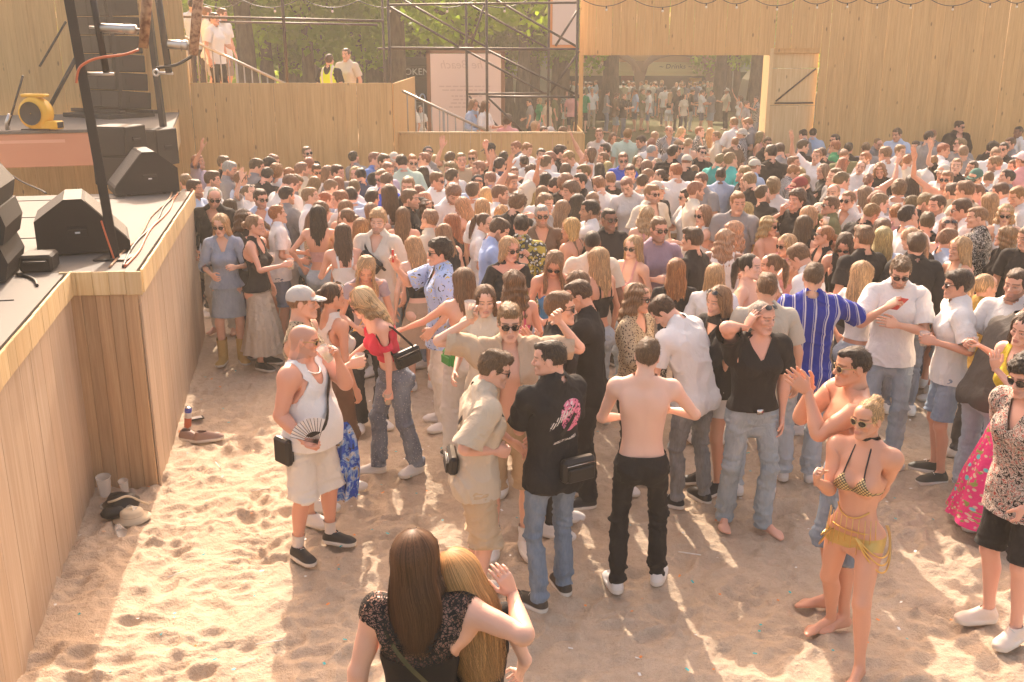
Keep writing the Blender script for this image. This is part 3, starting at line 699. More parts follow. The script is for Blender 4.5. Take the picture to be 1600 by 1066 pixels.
# ---- hair
HC = V3(0, 0, 1.665)
def hairline(p, low=0.0, front=.066):
    y = p[:, 1]; z = p[:, 2]-HC[2]
    zm = np.interp(y, [-.12, -.085, -.062, -.045, -.018, .0, .022, .035, .06, .13], [front, front, front-.012, .02, -.022-low, .004, .022, -.03, -.078-low, -.085-low])
    return zm-z
def hair_rest(B, style, vox, seed=0):
    key = ('hair', B['bp']['sex'], style, vox, seed)
    if key in _cache: return _cache[key]
    m = lambda *q: HC+V3(*q); f = Field((-.2, -.19, 1.06), (.2, .27, 1.90), vox); low = 0; front = .066; amp = .003; strand = 0; cutline = True
    def cp(t, tt=0): f.add(ell(m(0, .019, .031+tt*.5), (.0755+t, .097+t, .088+t+tt)), .02)
    L = 1
    if style == 'short': cp(.007, .005); f.add(ell(m(0, -.03, .085), (.055, .055, .033)), .03); amp = .008
    elif style == 'fade': cp(.002, .003); f.add(ell(m(0, -.01, .088), (.058, .083, .034)), .02); amp = .007
    elif style == 'quiff': cp(.007, .006); f.add(ell(m(.006, -.062, .094), (.054, .042, .034), .4), .03); f.add(ell(m(0, 0, .095), (.058, .07, .036)), .03); amp = .009
    elif style == 'curtain': cp(.013, .008); f.add(ell(m(.03, -.06, .075), (.045, .04, .04)), .03); f.add(ell(m(-.03, -.06, .075), (.045, .04, .04)), .03); low = .01; amp = .005
    elif style == 'curly': cp(.020, .012); f.add(ell(m(0, -.05, .085), (.066, .052, .045)), .03); amp = .011
    elif style == 'under': cp(.005, -.004); amp = .002
    elif style == 'buzz': cp(.0035); front = .06; amp = .0008
    elif style in ('long', 'longdark', 'wavy', 'half', 'longer', 'bob', 'longfront'):
        cp(.013, .006)
        zb = dict(long=-.33, wavy=-.30, half=-.28, longer=-.44, bob=-.13, longfront=-.30).get(style, -.33)
        wv = 1.25 if style == 'wavy' else 1.0
        f.add(loft(m(0, .055, .06), m(0, .105 if zb < -.2 else .06, zb), (1, 0, 0), [(0, .075, .055), (.25, .086*wv, .055), (.55, .094*wv, .042), (.85, .085*wv, .030), (1, .055*wv, .018)], n=2.3), .03)
        for s in (1, -1):
            fz = max(zb, -.16) if style != 'longfront' else -.30
            yb = .03 if style != 'longfront' else -.075
            f.add(loft(m(s*.058, -.035, .065), m(s*.088, yb, fz), (0, 1, 0), [(0, .035, .022), (.4, .040, .020), (.8, .036*wv, .022), (1, .02, .012)]), .03)
        low = 9; amp = .008 if style != 'wavy' else .013; strand = 1
    elif style in ('pony', 'ponylow'):
        cp(.006, .003); z0 = .055 if style == 'pony' else -.01
        f.add(ell(m(0, .118, z0), (.024, .03, .024)), .012)
        f.add(loft(m(0, .13, z0), m(0, .15, z0-.27), (1, 0, 0), [(0, .018, .018), (.2, .036, .036, 0, -.02), (.6, .038, .032, 0, -.012), (1, .014, .010)]), .015); amp = .003; strand = 1; L = .5
    elif style == 'bun': cp(.006, .003); f.add(ell(m(0, .085, .105), (.044, .042, .04)), .015); amp = .005
    elif style == 'bunlow': cp(.007, .003); f.add(ell(m(0, .135, .0), (.042, .036, .042)), .015); amp = .005
    P, Q = surface_net(f.F, f.lo, f.h)
    def cut(p):
        z = p[:, 2]-HC[2]
        if low == 9:
            face = np.where((p[:, 1] < -.055+.10*np.clip(-z-.02, 0, .3)) & (z < .06), np.minimum(.058-z, .01), -1)
            inner = np.where((p[:, 1] < -.02) & (z < .045), (.060+.02*np.clip(-z, 0, .1)-np.abs(p[:, 0])), -1)
            return np.maximum(np.where(z > .035, hairline(p, 0, front), -1), inner)
        return np.where((p[:, 1] > .09) & (np.linalg.norm((p-HC-V3(0, .02, .03)), axis=1) > .12), -1, hairline(p, low, front))
    P, Q = trim(P, Q, cut)
    N = vnormals(P, Q); rest = P.copy()
    ang = np.arctan2(P[:, 0], P[:, 1]-.02)
    if strand:
        q = np.stack([ang*9, P[:, 2]*4, P[:, 1]*6], 1); d = vnoise(q, seed)*.6+vnoise(q*V3(2.6, 1.5, 2), seed+1)*.5
        if style == 'wavy': d = d+np.sin(P[:, 2]*70+vnoise(P*9, seed)*3)*.6
        edge = np.clip((1.665-.1-P[:, 2])/.2, 0, 1); P = P+N*(amp*d*(1+edge))[:, None]
    else:
        d = vnoise(P*(55 if style == 'curly' else 38)*V3(1, .6, 1), seed)*.7+vnoise(P*90, seed+4)*.4; P = P+N*(amp*(np.maximum(d, -.35)+.25))[:, None]
    W = np.zeros((len(P), len(BN))); t = np.clip((1.60-P[:, 2])/.14, 0, 1)*(P[:, 1] > -.15); t = t*t*(3-2*t)*.92*(1 if low == 9 else L if strand else 0)
    if not strand: t = t*0
    W[:, BI['head']] = 1-t; W[:, BI['chest']] = t
    r = dict(P=P, Q=Q, W=W, rest=rest, covers=None); _cache[key] = r; return r
def tufts_rest(B, style, vox, n, seed=0):
    """thin locks lying on a hair style's surface, fraying its outline"""
    key = ('tufts', B['bp']['sex'], style, vox, n, seed)
    if key in _cache: return _cache[key]
    g = hair_rest(B, style, vox); P0, Q0 = g['P'], g['Q']; N0 = vnormals(P0, Q0); kd = kdtree.KDTree(len(P0))
    for i, p in enumerate(P0): kd.insert(p, i)
    kd.balance(); r = np.random.default_rng(seed+5); lng = style in ('long', 'longer', 'wavy', 'bob', 'longfront', 'pony', 'ponylow'); m = 6
    ctr = P0[Q0].mean(1); ids = r.integers(0, len(ctr), n); st = ctr[ids]; V = np.zeros((n, m, 3)); S = np.zeros((n, 3))
    L = r.uniform(.05, .13, n) if lng else r.uniform(.018, .038, n); ln = r.normal(0, .25 if lng else .7, n); crown = HC+V3(0, .03, .115)
    for k in range(n):
        p = st[k]; off = r.uniform(.001, .005 if lng else .003); grow = r.uniform(0, .010) if lng else r.uniform(.002, .010)
        for i in range(m):
            q, j, _ = kd.find(p); N = N0[j]; 
            if lng and p[2] < HC[2]+.05: f = V3(0, .05, -1)
            else: f = p-crown if lng else V3((p[0])*.6, .55 if p[1] > -.06 else -.2, .25 if p[2] > HC[2]+.06 else -.8)
            f = f-N*(f@N); f = unit(f); sd = np.cross(N, f); f = unit(f+sd*ln[k]*.6); V[k, i] = np.array(q)+N*(off+grow*(i/(m-1))**2)
            if i == 0: S[k] = sd
            p = V[k, i]+f*L[k]/(m-1)-N*grow*.5
    w = (r.uniform(.0012, .0028, n) if lng else r.uniform(.0010, .0022, n))[:, None, None]*np.linspace(1, .25, m)[None, :, None]*S[:, None]
    P = np.stack([V-w, V+w], 2).reshape(-1, 3); b = (np.arange(n)[:, None]*m*2+np.arange(m-1)[None]*2).ravel(); Q = np.stack([b, b+1, b+3, b+2], 1)
    W = np.zeros((len(P), len(BN))); GW = g['W']; idx = [kd.find(V[k, i])[1] for k in range(n) for i in range(m)]; W = np.repeat(GW[idx], 2, 0); sh = np.repeat(r.uniform(.45, 1.7, n), m*2)
    r_ = dict(P=P, Q=Q, W=W, shade=sh); _cache[key] = r_; return r_
def lace_mesh(B, side):
    A = joints(B['bp'])['foot'+side]; x = A[0]; s = 1 if side == 'L' else -1; ms = []
    for i in range(5):
        y = A[1]-.055-i*.017; z = .092-i*.0105; w = .026-.001*i; ms.append(tube_mesh([(x+s*.004-w, y+.004, z-.012), (x+s*.004-w*.4, y, z), (x+s*.004+w*.4, y-.004, z), (x+s*.004+w, y, z-.012)], .0032, 4))
    P, Q = merge(*ms); W = np.zeros((len(P), len(BN))); W[:, BI['foot'+side]] = 1; return dict(P=P, Q=Q, W=W)
def box_mesh(lo, hi):
    lo = np.array(lo); hi = np.array(hi)
    P = np.array([[(lo, hi)[(i >> k) & 1][k] for k in range(3)] for i in range(8)], float)
    return P, np.array([[0, 2, 3, 1], [4, 5, 7, 6], [0, 1, 5, 4], [2, 6, 7, 3], [0, 4, 6, 2], [1, 3, 7, 5]])
def tube_mesh(pts, r, n=6, closed=False, cap_=True):
    pts = np.array(pts, float); m = len(pts); r = np.broadcast_to(np.array(r, float), (m,)); P = []
    t = np.gradient(pts, axis=0); up = V3(0, 0, 1) if abs(unit(t[0])[2]) < .9 else V3(1, 0, 0)
    for i in range(m):
        w = unit(t[i]); u = unit(up-w*(w@up)); v = np.cross(w, u); up = u; th = np.linspace(0, 2*np.pi, n, endpoint=False)
        P.append(pts[i]+r[i]*(np.cos(th)[:, None]*u+np.sin(th)[:, None]*v))
    P = np.concatenate(P); i = np.arange(n); j = (i+1) % n
    Q = [np.stack([a*n+i, a*n+j, (a+1)*n+j, (a+1)*n+i], 1) for a in range(m-1)]
    Q = np.concatenate(Q)
    if cap_ and n % 2 == 0:
        for base, fl in ((0, 1), ((m-1)*n, 0)):
            for k in range(n//2-1):
                q = [base+k, base+k+1, base+n-2-k, base+n-1-k]; Q = np.concatenate([Q, [q[::-1] if fl else q]])
    return P, Q
def merge(*ms):
    P = []; Q = []; o = 0
    for p, q in ms: P.append(p); Q.append(np.asarray(q)+o); o += len(p)
    return np.concatenate(P), np.concatenate(Q)
def glasses_rest(big=1.0, up=False):
    key = ('glasses', big, up)
    if key in _cache: return _cache[key]
    lens = []; fr = []
    for s in (1, -1):
        th = np.linspace(0, 2*np.pi, 14, endpoint=False); c = HC+V3(s*.033, -.102, .004)
        P = [c+V3(s*-.0, -.003, 0)]; rows = []
        for rr, dy in ((.5, -.002), (1, 0)):
            rows.append(np.stack([c[0]+rr*.026*big*np.cos(th), c[1]+dy+.012*(np.abs(rr*np.cos(th))*(np.cos(th)*s > 0)), c[2]+rr*.021*big*np.sin(th)-.002], 1))
        V = np.concatenate([rows[0], rows[1]]); i = np.arange(14); j = (i+1) % 14; Q = [np.stack([i, 14+i, 14+j, j], 1)]
        V = np.concatenate([V, [c+V3(0, -.003, -.002)]]); k = np.arange(0, 14, 2); Q.append(np.stack([np.full(7, 28), k, (k+1) % 14, (k+2) % 14], 1))
        lens.append((V, np.concatenate(Q)))
        fr.append(tube_mesh(np.concatenate([rows[1], rows[1][:1]]), .0022, 4, cap_=False))
        fr.append(tube_mesh([HC+V3(s*.058, -.094, .012), HC+V3(s*.078, -.06, .012), HC+V3(s*.081, .0, .012), HC+V3(s*.080, .022, -.004)], .0026, 4))
    fr.append(tube_mesh([HC+V3(-.010, -.104, .008), HC+V3(0, -.107, .011), HC+V3(.010, -.104, .008)], .0022, 4))
    out = []
    for ms in (lens, fr):
        P, Q = merge(*ms)
        if up: P = HC+V3(0, .015, .03)+(P-HC-V3(0, .015, .03))@rot((1, 0, 0), -52).T*1.04
        W = np.zeros((len(P), len(BN))); W[:, BI['head']] = 1; out.append(dict(P=P, Q=Q, W=W, rest=P.copy(), covers=None))
    _cache[key] = out; return out
def cap_rest(vox, bucket=False):
    key = ('cap', vox, bucket)
    if key in _cache: return _cache[key]
    f = Field((-.19, -.26, 1.6), (.19, .22, 1.86), vox); m = lambda *q: HC+V3(*q)
    f.add(ell(m(0, .018, .040), (.089, .110, .094)), .01)
    if bucket: 
        def brim(X, Y, Z): 
            r = np.sqrt((X/.9)**2+(Y-.018)**2); return np.maximum(r-.165, np.abs(Z-(HC[2]+.055-.42*(r-.09)))-.006)
        f.add((brim, m(-.17, -.17, -.02), m(.17, .2, .08)), .01)
    else:
        def brim(X, Y, Z):
            d = np.sqrt((X*1.0)**2+((Y+.085)/1.05)**2)-.088; zz = HC[2]+.052-.9*X*X/.09*.2-.25*np.clip(-.09-Y, 0, 1)
            return np.maximum(np.maximum(d, np.abs(Z-zz)-.005), Y+.06)
        f.add((brim, m(-.1, -.2, .0), m(.1, -.05, .08)), .006)
    P, Q = surface_net(f.F, f.lo, f.h)
    P, Q = trim(P, Q, lambda p: np.where(np.linalg.norm((p-HC)[:, :2]-V3(0, .018, 0)[:2], axis=1) < .112, HC[2]+.035-.015*(p[:, 1] > .05)-p[:, 2], -1))
    W = np.zeros((len(P), len(BN))); W[:, BI['head']] = 1
    r = dict(P=P, Q=Q, W=W, rest=P.copy(), covers=None); _cache[key] = r; return r
# ---------------------------------------------------------------- from arrays to objects
C = bpy.context.scene.collection
def mesh_data(name, P, Q, mat=None, smooth=True, attrs=None):
    me = bpy.data.meshes.new(name); P = np.ascontiguousarray(P, np.float32); Q = np.ascontiguousarray(Q, np.int32); nq = len(Q); k = Q.shape[1]
    me.vertices.add(len(P)); me.vertices.foreach_set('co', P.ravel()); me.loops.add(nq*k); me.loops.foreach_set('vertex_index', Q.ravel())
    me.polygons.add(nq); me.polygons.foreach_set('loop_start', np.arange(0, nq*k, k, dtype=np.int32))
    me.polygons.foreach_set('use_smooth', np.full(nq, smooth)); me.update(calc_edges=True)
    for nm, (ty, arr) in (attrs or {}).items():
        a = me.attributes.new(nm, ty, 'POINT'); a.data.foreach_set('vector' if ty == 'FLOAT_VECTOR' else 'color' if ty == 'FLOAT_COLOR' else 'value', np.ascontiguousarray(arr, np.float32).ravel())
    if mat: me.materials.append(mat)
    return me
def add_obj(name, me, parent=None, col=None, loc=None, rz=None):
    o = bpy.data.objects.new(name, me); C.objects.link(o)
    if parent is not None: o.parent = parent
    if col is not None: o.color = tuple(col)[:3]+(1,)
    if loc is not None: o.location = loc
    if rz is not None: o.rotation_euler = (0, 0, rz)
    return o
def features(B, brow=(.08, .05, .03), lips=(.55, .20, .17), eye=(.10, .07, .05), beard=None, scalp=None, tattoo=False, shut=False):
    p = B['HP']-HC; n = len(p); F = np.zeros((n, 4)); f = B['bp']['sex'] == 'f'
    def put(mask, col, a): 
        w = np.clip(mask, 0, 1)*a; F[:, :3] = F[:, :3]*(1-w[:, None])+np.array(col)*w[:, None]; F[:, 3] = np.maximum(F[:, 3], w)
    fr = p[:, 1] < -.05
    put(fr*(np.abs(p[:, 0]) < .06)*np.clip(1-np.abs((p[:, 2]+.062))/.03, 0, 1)*(np.abs(p[:, 0]) < .05), (.62, .26, .2), .12)
    for s in (1, -1):
        put(fr*np.exp(-((p[:, 0]-s*.045)/.02)**2-((p[:, 2]+.025)/.02)**2), (.62, .22, .16), .28)
        d = np.sqrt(((p[:, 0]-s*.0315)/.0135)**2+((p[:, 2]-.004)/.0062)**2)
        put(fr*np.clip((1.75-d)*2, 0, 1), (.26, .13, .09), .5)
        if not shut:
            put(fr*np.clip((1.0-d)*3, 0, 1), (.52, .44, .40), 1)
            di = np.sqrt(((p[:, 0]-s*.0315))**2+((p[:, 2]-.005))**2); put(fr*np.clip((.0068-di)/.002, 0, 1), eye, 1)
        b = np.clip(1-np.abs(p[:, 2]-(.029-.08*(np.abs(p[:, 0])-.034)*(np.abs(p[:, 0]) > .034)))/.0065, 0, 1)*(np.abs(p[:, 0]-s*.034) < .024)
        put(fr*b*1.6, brow, .75)
    put(fr*np.clip(1.4-np.sqrt((p[:, 0]/.023)**2+((p[:, 2]+.064)/.0105)**2), 0, .7)/.5, lips, .8 if f else .5)
    put(fr*np.clip(1-np.abs(p[:, 2]+.0645)/.0028, 0, 1)*(np.abs(p[:, 0]) < .02), (.22, .08, .07), .8)
    if beard is not None:
        zm = np.interp(p[:, 1], [-.12, -.07, -.03, .01, .03], [-.045, -.045, -.035, .0, .0])
        put(np.clip((zm-p[:, 2])/.012, 0, 1)*(p[:, 1] < .02)*(p[:, 2] > -.125-.2*(p[:, 1]+.05)*(p[:, 1] > -.05))*(1-np.clip(1.3-np.sqrt((p[:, 0]/.024)**2+((p[:, 2]+.064)/.012)**2), 0, 1)), beard[:3], beard[3])
    if scalp is not None: put(np.clip(-hairline(p+HC)/.012, 0, 1), scalp[:3], scalp[3])
    return F
LOD = dict(hero=(.0105, .0050, .0045, .011, .006), mid=(.0150, .0065, .0060, .015, .0085), far=(.026, .0105, .0095, .024, .0135))
def build_person(label, loc, rz, height=1.78, kind='m', pose=None, skin_c=(.60, .36, .26), wear=(), hair=None, lod='hero', hands=('relax', 'relax'), feat=None,
                 group=None, key=None, toes=False, name='person', bare_mat=None):
    """wear: list of dict(kind=top|pants|skirt|shoe|glasses|cap|..., name, col, mat, args); returns the root, the bone transforms and scale"""
    vb, vh, vhd, vc, vhr = LOD[lod]; B = body_rest(kind, vb, vh, toes); bp = B['bp']; sc = height/1.775
    root = bpy.data.objects.new(name, None); C.objects.link(root); root.location = loc; root.rotation_euler = (0, 0, rz); root.scale = (sc, sc, sc)
    root['label'] = label; root['category'] = 'person'; root.empty_display_size = .2
    if group: root['group'] = group
    def cached(k, fn):
        if key is None: return fn()
        k = (key, lod, kind)+k
        if k not in _cache: _cache[k] = fn()
        return _cache[k]
    T = cached(('T',), lambda: solve_pose(bp, pose or {})); parts = []; covers = []; gk = []
    def posed(g): return skin(g['P'], g['W'], T)
    for w in wear:
        t = w['t']; a = w.get('a', {}); L_ = None
        if t == 'top': gs = [(w.get('n', 'shirt'), top_rest(B, vc, **a))]
        elif t == 'pants': gs = [(w.get('n', 'trousers'), pants_rest(B, vc, **a))]
        elif t == 'skirt': gs = [(w.get('n', 'skirt'), skirt_rest(B, vc, **a))]
        elif t == 'shoe': gs = [('shoe', shoe_rest(B, vc*.72, sd, **a)) for sd in 'LR']
        elif t == 'sock': gs = [('sock', sock_rest(B, vc*.8, sd, **a)) for sd in 'LR']
        elif t == 'glasses': L_ = glasses_rest(**a); gs = [('sunglasses', L_[1])]
        elif t == 'cap': gs = [(w.get('n', 'cap'), cap_rest(vhr, **a))]
        else: gs = [(w['n'], w['g'])]
        ak = (t,)+tuple(sorted(a.items())); gk.append(ak)
        for q_, (nm, g) in enumerate(gs):
            if g['covers'] is not None: covers.append(g['covers'])
            me = cached(ak+(q_, w['m'].name), lambda: mesh_data(nm, posed(g), g['Q'], w['m'], attrs={'rest': ('FLOAT_VECTOR', g['rest'])}, smooth=w.get('smooth', True)))
            sub = [('lens', cached(ak+('lens',), lambda: mesh_data('lens', posed(L_[0]), L_[0]['Q'], w.get('lm') or MAT['lens'])))] if L_ else None
            if t == 'shoe' and lod == 'hero' and a.get('high', 0) < .12: lm_ = lace_mesh(B, 'LR'[q_]); sub = [('laces', mesh_data('laces', posed(lm_), lm_['Q'], MAT['laces']))]
            parts.append((nm, me, w.get('c'), sub))
    if hair:
        g = hair_rest(B, hair[0], vhr, hair[3] if len(hair) > 3 else 0); hm_ = hair[2] if len(hair) > 2 and hair[2] else MAT['hair']
        parts.append(('hair', cached(('hair', hair[0], hm_.name), lambda: mesh_data('hair', posed(g), g['Q'], hm_, attrs={'rest': ('FLOAT_VECTOR', g['rest'])})), hair[1], None))
        if lod != 'far' and hair[0] not in ('buzz',):
            tg = tufts_rest(B, hair[0], vhr, 420 if lod == 'hero' else 240); hc_ = np.array(hair[1][:3])
            tm = cached(('tufts', hair[0]), lambda: mesh_data('hair_tufts', posed(tg), tg['Q'], MAT['tuft'], attrs={'shade': ('FLOAT', tg['shade'])}))
            parts.append(('hair_tufts', tm, hair[1], None))
    def mk_body():
        cov = np.zeros(len(B['P']), bool)
        for c in covers: cov |= c(B['P'])
        Q = B['Q']; N = B.setdefault('N', vnormals(B['P'], Q)); bP = B['P']-N*(cov*(.013 if lod != 'far' else .02))[:, None]
        ms = [(bP, Q, B['W'], np.zeros((len(B['P']), 4))), (B['HP'], B['HQ'], B['HW'], features(B, **(feat or {})))]
        for sd, cu in zip('LR', hands):
            if cu is None: continue
            hp, hq = hand_mesh(sd, cu, vhd, bp); W = np.zeros((len(hp), len(BN))); W[:, BI['hand'+sd]] = 1; ms.append((hp, hq, W, np.zeros((len(hp), 4))))
        Ps = []; Qs = []; Fs = []; Rs = []; o = 0
        for p, q, w, f in ms:
            p, q, w, f = compact(p, q, w, f); Ps.append(skin(p, w, T)); Qs.append(q+o); Fs.append(f); Rs.append(p); o += len(p)
        return mesh_data('body', np.concatenate(Ps), np.concatenate(Qs), bare_mat or MAT['skin'], attrs={'feat': ('FLOAT_COLOR', np.concatenate(Fs)), 'rest': ('FLOAT_VECTOR', np.concatenate(Rs))})
    fk = tuple((a, str(b)) for a, b in sorted((feat or {}).items()))
    parts.insert(0, ('body', cached(('body', tuple(gk), tuple(hands), fk), mk_body), None, None))
    colmap = [c for _, _, c, _ in parts[1:]]
    for k, (nm, me, c, sub) in enumerate(parts):
        o = add_obj(nm, me, root, skin_c if k == 0 else (colmap[k-1] or (.5, .5, .5)))
        if nm == 'hair_tufts': o['kind'] = 'stuff'
        for sn, sm in (sub or []): add_obj(sn, sm, o)
    return root, T, sc
def bone_point(root, T, bone, off=(0, 0, 0), B=None):
    """world position of a point given in rest offset from a bone's joint"""
    R, t, pj = T[bone]; p = pj+R@np.array(off, float); s = root.scale[0]; a = root.rotation_euler[2]
    x, y, z = p*s; ca, sa = np.cos(a), np.sin(a)
    return V3(root.location[0]+ca*x-sa*y, root.location[1]+sa*x+ca*y, root.location[2]+z)
# ---------------------------------------------------------------- materials of the place
def wood(name, c1, c2, c3, knots=True, rough=.65, scale=1.0, rnd=.35):
    s = NT(name); oi = s.node('ShaderNodeObjectInfo'); tc = s.node('ShaderNodeTexCoord')
    off = s.node('ShaderNodeVectorMath', operation='ADD'); cb = s.node('ShaderNodeCombineXYZ')
    s.link(s.math('MULTIPLY', oi.outputs['Random'], 37.0), cb.inputs[2]); s.link(s.math('MULTIPLY', oi.outputs['Random'], 91.0), cb.inputs[0]); s.link(tc.outputs['Object'], off.inputs[0]); s.link(cb.outputs[0], off.inputs[1])
    mp = s.node('ShaderNodeMapping'); mp.inputs['Scale'].default_value = (14*scale, 14*scale, .55*scale); s.link(off.outputs[0], mp.inputs[0])
    g = s.noise(mp.outputs[0], 1.6, 5, .6, 1.2); mp2 = s.node('ShaderNodeMapping'); mp2.inputs['Scale'].default_value = (70, 70, 1.5); s.link(off.outputs[0], mp2.inputs[0]); g2 = s.noise(mp2.outputs[0], 2, 3)
    c = s.ramp(g, [(.25, c1), (.5, c2), (.72, c3)]); c = s.mix(s.ramp(g2, [(.35, .35), (.6, 0)]), c, c1)
    if knots:
        vo = s.node('ShaderNodeTexVoronoi'); vo.inputs['Scale'].default_value = 1; mp3 = s.node('ShaderNodeMapping'); mp3.inputs['Scale'].default_value = (5.5, 5.5, 2.2); s.link(off.outputs[0], mp3.inputs[0]); s.link(mp3.outputs[0], vo.inputs['Vector'])
        c = s.mix(s.ramp(vo.outputs['Distance'], [(.0, .85), (.07, .6), (.12, 0)]), c, tuple(x*.35 for x in c1))
    c = s.mix(s.math('MULTIPLY', s.math('SUBTRACT', oi.outputs['Random'], .5), rnd), c, (1, .95, .85), 'OVERLAY')
    hs = s.node('ShaderNodeHueSaturation'); s.link(c, hs.inputs['Color']); s.link(s.math('ADD', 1-rnd*.35, s.math('MULTIPLY', oi.outputs['Random'], rnd*.7)), hs.inputs['Value'])
    s.set(hs.outputs[0], rough, spec=.25, normal=s.bump(s.math('ADD', g, g2), .35, .004)); return s.m
wood('pine', (.50, .295, .118), (.63, .395, .168), (.69, .455, .205), rnd=.10)
wood('pine_pale', (.55, .38, .19), (.66, .48, .26), (.72, .55, .33), rnd=.16)
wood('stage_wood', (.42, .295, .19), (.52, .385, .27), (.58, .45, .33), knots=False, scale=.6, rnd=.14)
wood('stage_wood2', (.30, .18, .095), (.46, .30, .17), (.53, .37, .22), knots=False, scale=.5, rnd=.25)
wood('crate_dark', (.03, .022, .016), (.05, .036, .026), (.07, .05, .035), knots=False)
s = NT('sand'); tc = s.node('ShaderNodeTexCoord').outputs['Object']
n1 = s.noise(tc, 1.1, 5, .6); n2 = s.noise(tc, 14, 4, .65); n3 = s.noise(tc, 170, 2, .7)
c = s.ramp(n1, [(.3, (.50, .385, .28)), (.7, (.585, .46, .345))]); c = s.mix(s.ramp(n2, [(.35, .5), (.6, 0)]), c, (.42, .32, .225)); c = s.mix(s.ramp(n3, [(.30, .6), (.45, 0)]), c, (.27, .19, .125))
n4 = s.noise(tc, 38, 3, .6, .8); nb = s.bump(n4, .6, .012, s.bump(n2, .8, .03)); s.set(c, .95, spec=.1, normal=s.bump(n3, .5, .004, nb))
s = NT('grass_ground'); tc = s.node('ShaderNodeTexCoord').outputs['Object']; n1 = s.noise(tc, .35, 4, .6); n2 = s.noise(tc, 6, 3)
c = s.ramp(n1, [(.35, (.16, .115, .06)), (.5, (.10, .10, .035)), (.7, (.075, .11, .03))]); c = s.mix(s.ramp(n2, [(.4, .4), (.6, 0)]), c, (.05, .05, .02)); s.set(c, .95, spec=.1, normal=s.bump(n2, .6, .05))
plain('path', (.34, .28, .21), .9, bump=(3, .3))
plain('black_metal', (.020, .017, .015), .55, 0, .4, (60, .15)); plain('black_box', (.018, .015, .013), .62, 0, .35, (220, .35)); plain('grille', (.028, .024, .021), .45, .3, .5, (400, .6))
plain('steel', (.55, .52, .48), .32, 1, .5); plain('galv', (.42, .39, .35), .45, .8, .5, (30, .2)); plain('scaffold', (.075, .060, .050), .5, .2, .4, (20, .2)); plain('salmon', (.58, .27, .16), .6, bump=(8, .1))
plain('deck', (.145, .13, .112), .75, bump=(14, .3)); plain('orange_rubber', (.55, .13, .05), .5); plain('black_rubber', (.02, .018, .016), .5); plain('yellow_plastic', (.72, .40, .02), .4); plain('blue_plastic', (.05, .07, .42), .35); plain('white_tag', (.8, .78, .74), .5)
s = NT('rust_pipe'); n = s.noise(s.coord(False), 18, 4); s.set(s.ramp(n, [(.35, (.14, .05, .02)), (.6, (.42, .24, .13))]), .7)
plain('dark_void', (.03, .025, .022), .9); plain('white_print', (.78, .75, .70), .6)
def solid(name, P, Q, mat, parent=None, loc=None, rz=None, smooth=False, col=None):
    return add_obj(name, mesh_data(name, P, Q, (MAT[mat] if isinstance(mat, str) else mat), smooth), parent, col, loc, rz)
def bevel_box(lo, hi, b=.008):
    """box with chamfered edges"""
    lo = np.array(lo, float); hi = np.array(hi, float); b = min(b, (hi-lo).min()*.3); P = []; idx = {}
    for i in range(8):
        s_ = [(i >> k) & 1 for k in range(3)]
        for ax in range(3):
            p = [hi[k]-(0 if k == ax else b) if s_[k] else lo[k]+(0 if k == ax else b) for k in range(3)]; idx[(tuple(s_), ax)] = len(P); P.append(p)
    F4 = []; F3 = []
    def sg(*a): return tuple(a)
    for ax in range(3):
        o = [k for k in range(3) if k != ax]
        for v in (0, 1):
            ring = []
            for a, c in ((0, 0), (1, 0), (1, 1), (0, 1)):
                t = [0]*3; t[ax] = v; t[o[0]] = a; t[o[1]] = c; ring.append(idx[(tuple(t), ax)])
            F4.append(ring if (v == 1) == (ax != 1) else ring[::-1])
    for e in range(3):
        o = [k for k in range(3) if k != e]
        for a in (0, 1):
            for c in (0, 1):
                t0 = [0]*3; t1 = [0]*3; t1[e] = 1
                for t in (t0, t1): t[o[0]] = a; t[o[1]] = c
                t0 = tuple(t0); t1 = tuple(t1); q = [idx[(t0, o[0])], idx[(t1, o[0])], idx[(t1, o[1])], idx[(t0, o[1])]]
                F4.append(q)
    for i in range(8):
        t = tuple((i >> k) & 1 for k in range(3)); a = [idx[(t, k)] for k in range(3)]; F4.append([a[0], a[1], a[2], a[2]])
    return np.array(P), F4
def pydata(name, P, F, mat, parent=None, loc=None, rz=None, col=None, smooth=False):
    me = bpy.data.meshes.new(name); F = [tuple(dict.fromkeys(f)) for f in F]; me.from_pydata([tuple(p) for p in P], [], F)
    bmx = bmesh.new(); bmx.from_mesh(me); bmesh.ops.recalc_face_normals(bmx, faces=bmx.faces); bmx.to_mesh(me); bmx.free()
    if mat is not None: me.materials.append(MAT[mat] if isinstance(mat, str) else mat)
    if smooth: me.polygons.foreach_set('use_smooth', [True]*len(me.polygons))
    return add_obj(name, me, parent, col, loc, rz)
import bmesh
def bbox(name, lo, hi, mat, parent=None, b=.008, **k): P, F = bevel_box(lo, hi, b); return pydata(name, P, F, mat, parent, **k)
def tube(name, pts, r, mat, parent=None, n=8, smooth=True, **k): P, Q = tube_mesh(pts, r, n); return solid(name, P, Q, mat, parent, smooth=smooth, **k)
def prism(name, poly, h0, h1, mat, parent=None, plane='xz', **k):
    """extrude a polygon (list of 2D points) between two values of the third axis"""
    n = len(poly); P = []
    for h in (h0, h1):
        for a, b in poly: P.append({'xz': (a, h, b), 'xy': (a, b, h), 'yz': (h, a, b)}[plane])
    F = [list(range(n))[::-1], list(range(n, 2*n))]+[[i, (i+1) % n, n+(i+1) % n, n+i] for i in range(n)]
    return pydata(name, P, F, mat, parent, **k)
def thing(name, label, cat, loc=(0, 0, 0), rz=0, group=None):
    o = bpy.data.objects.new(name, None); C.objects.link(o); o.location = loc; o.rotation_euler = (0, 0, rz); o['label'] = label; o['category'] = cat; o.empty_display_size = .2
    if group: o['group'] = group
    return o
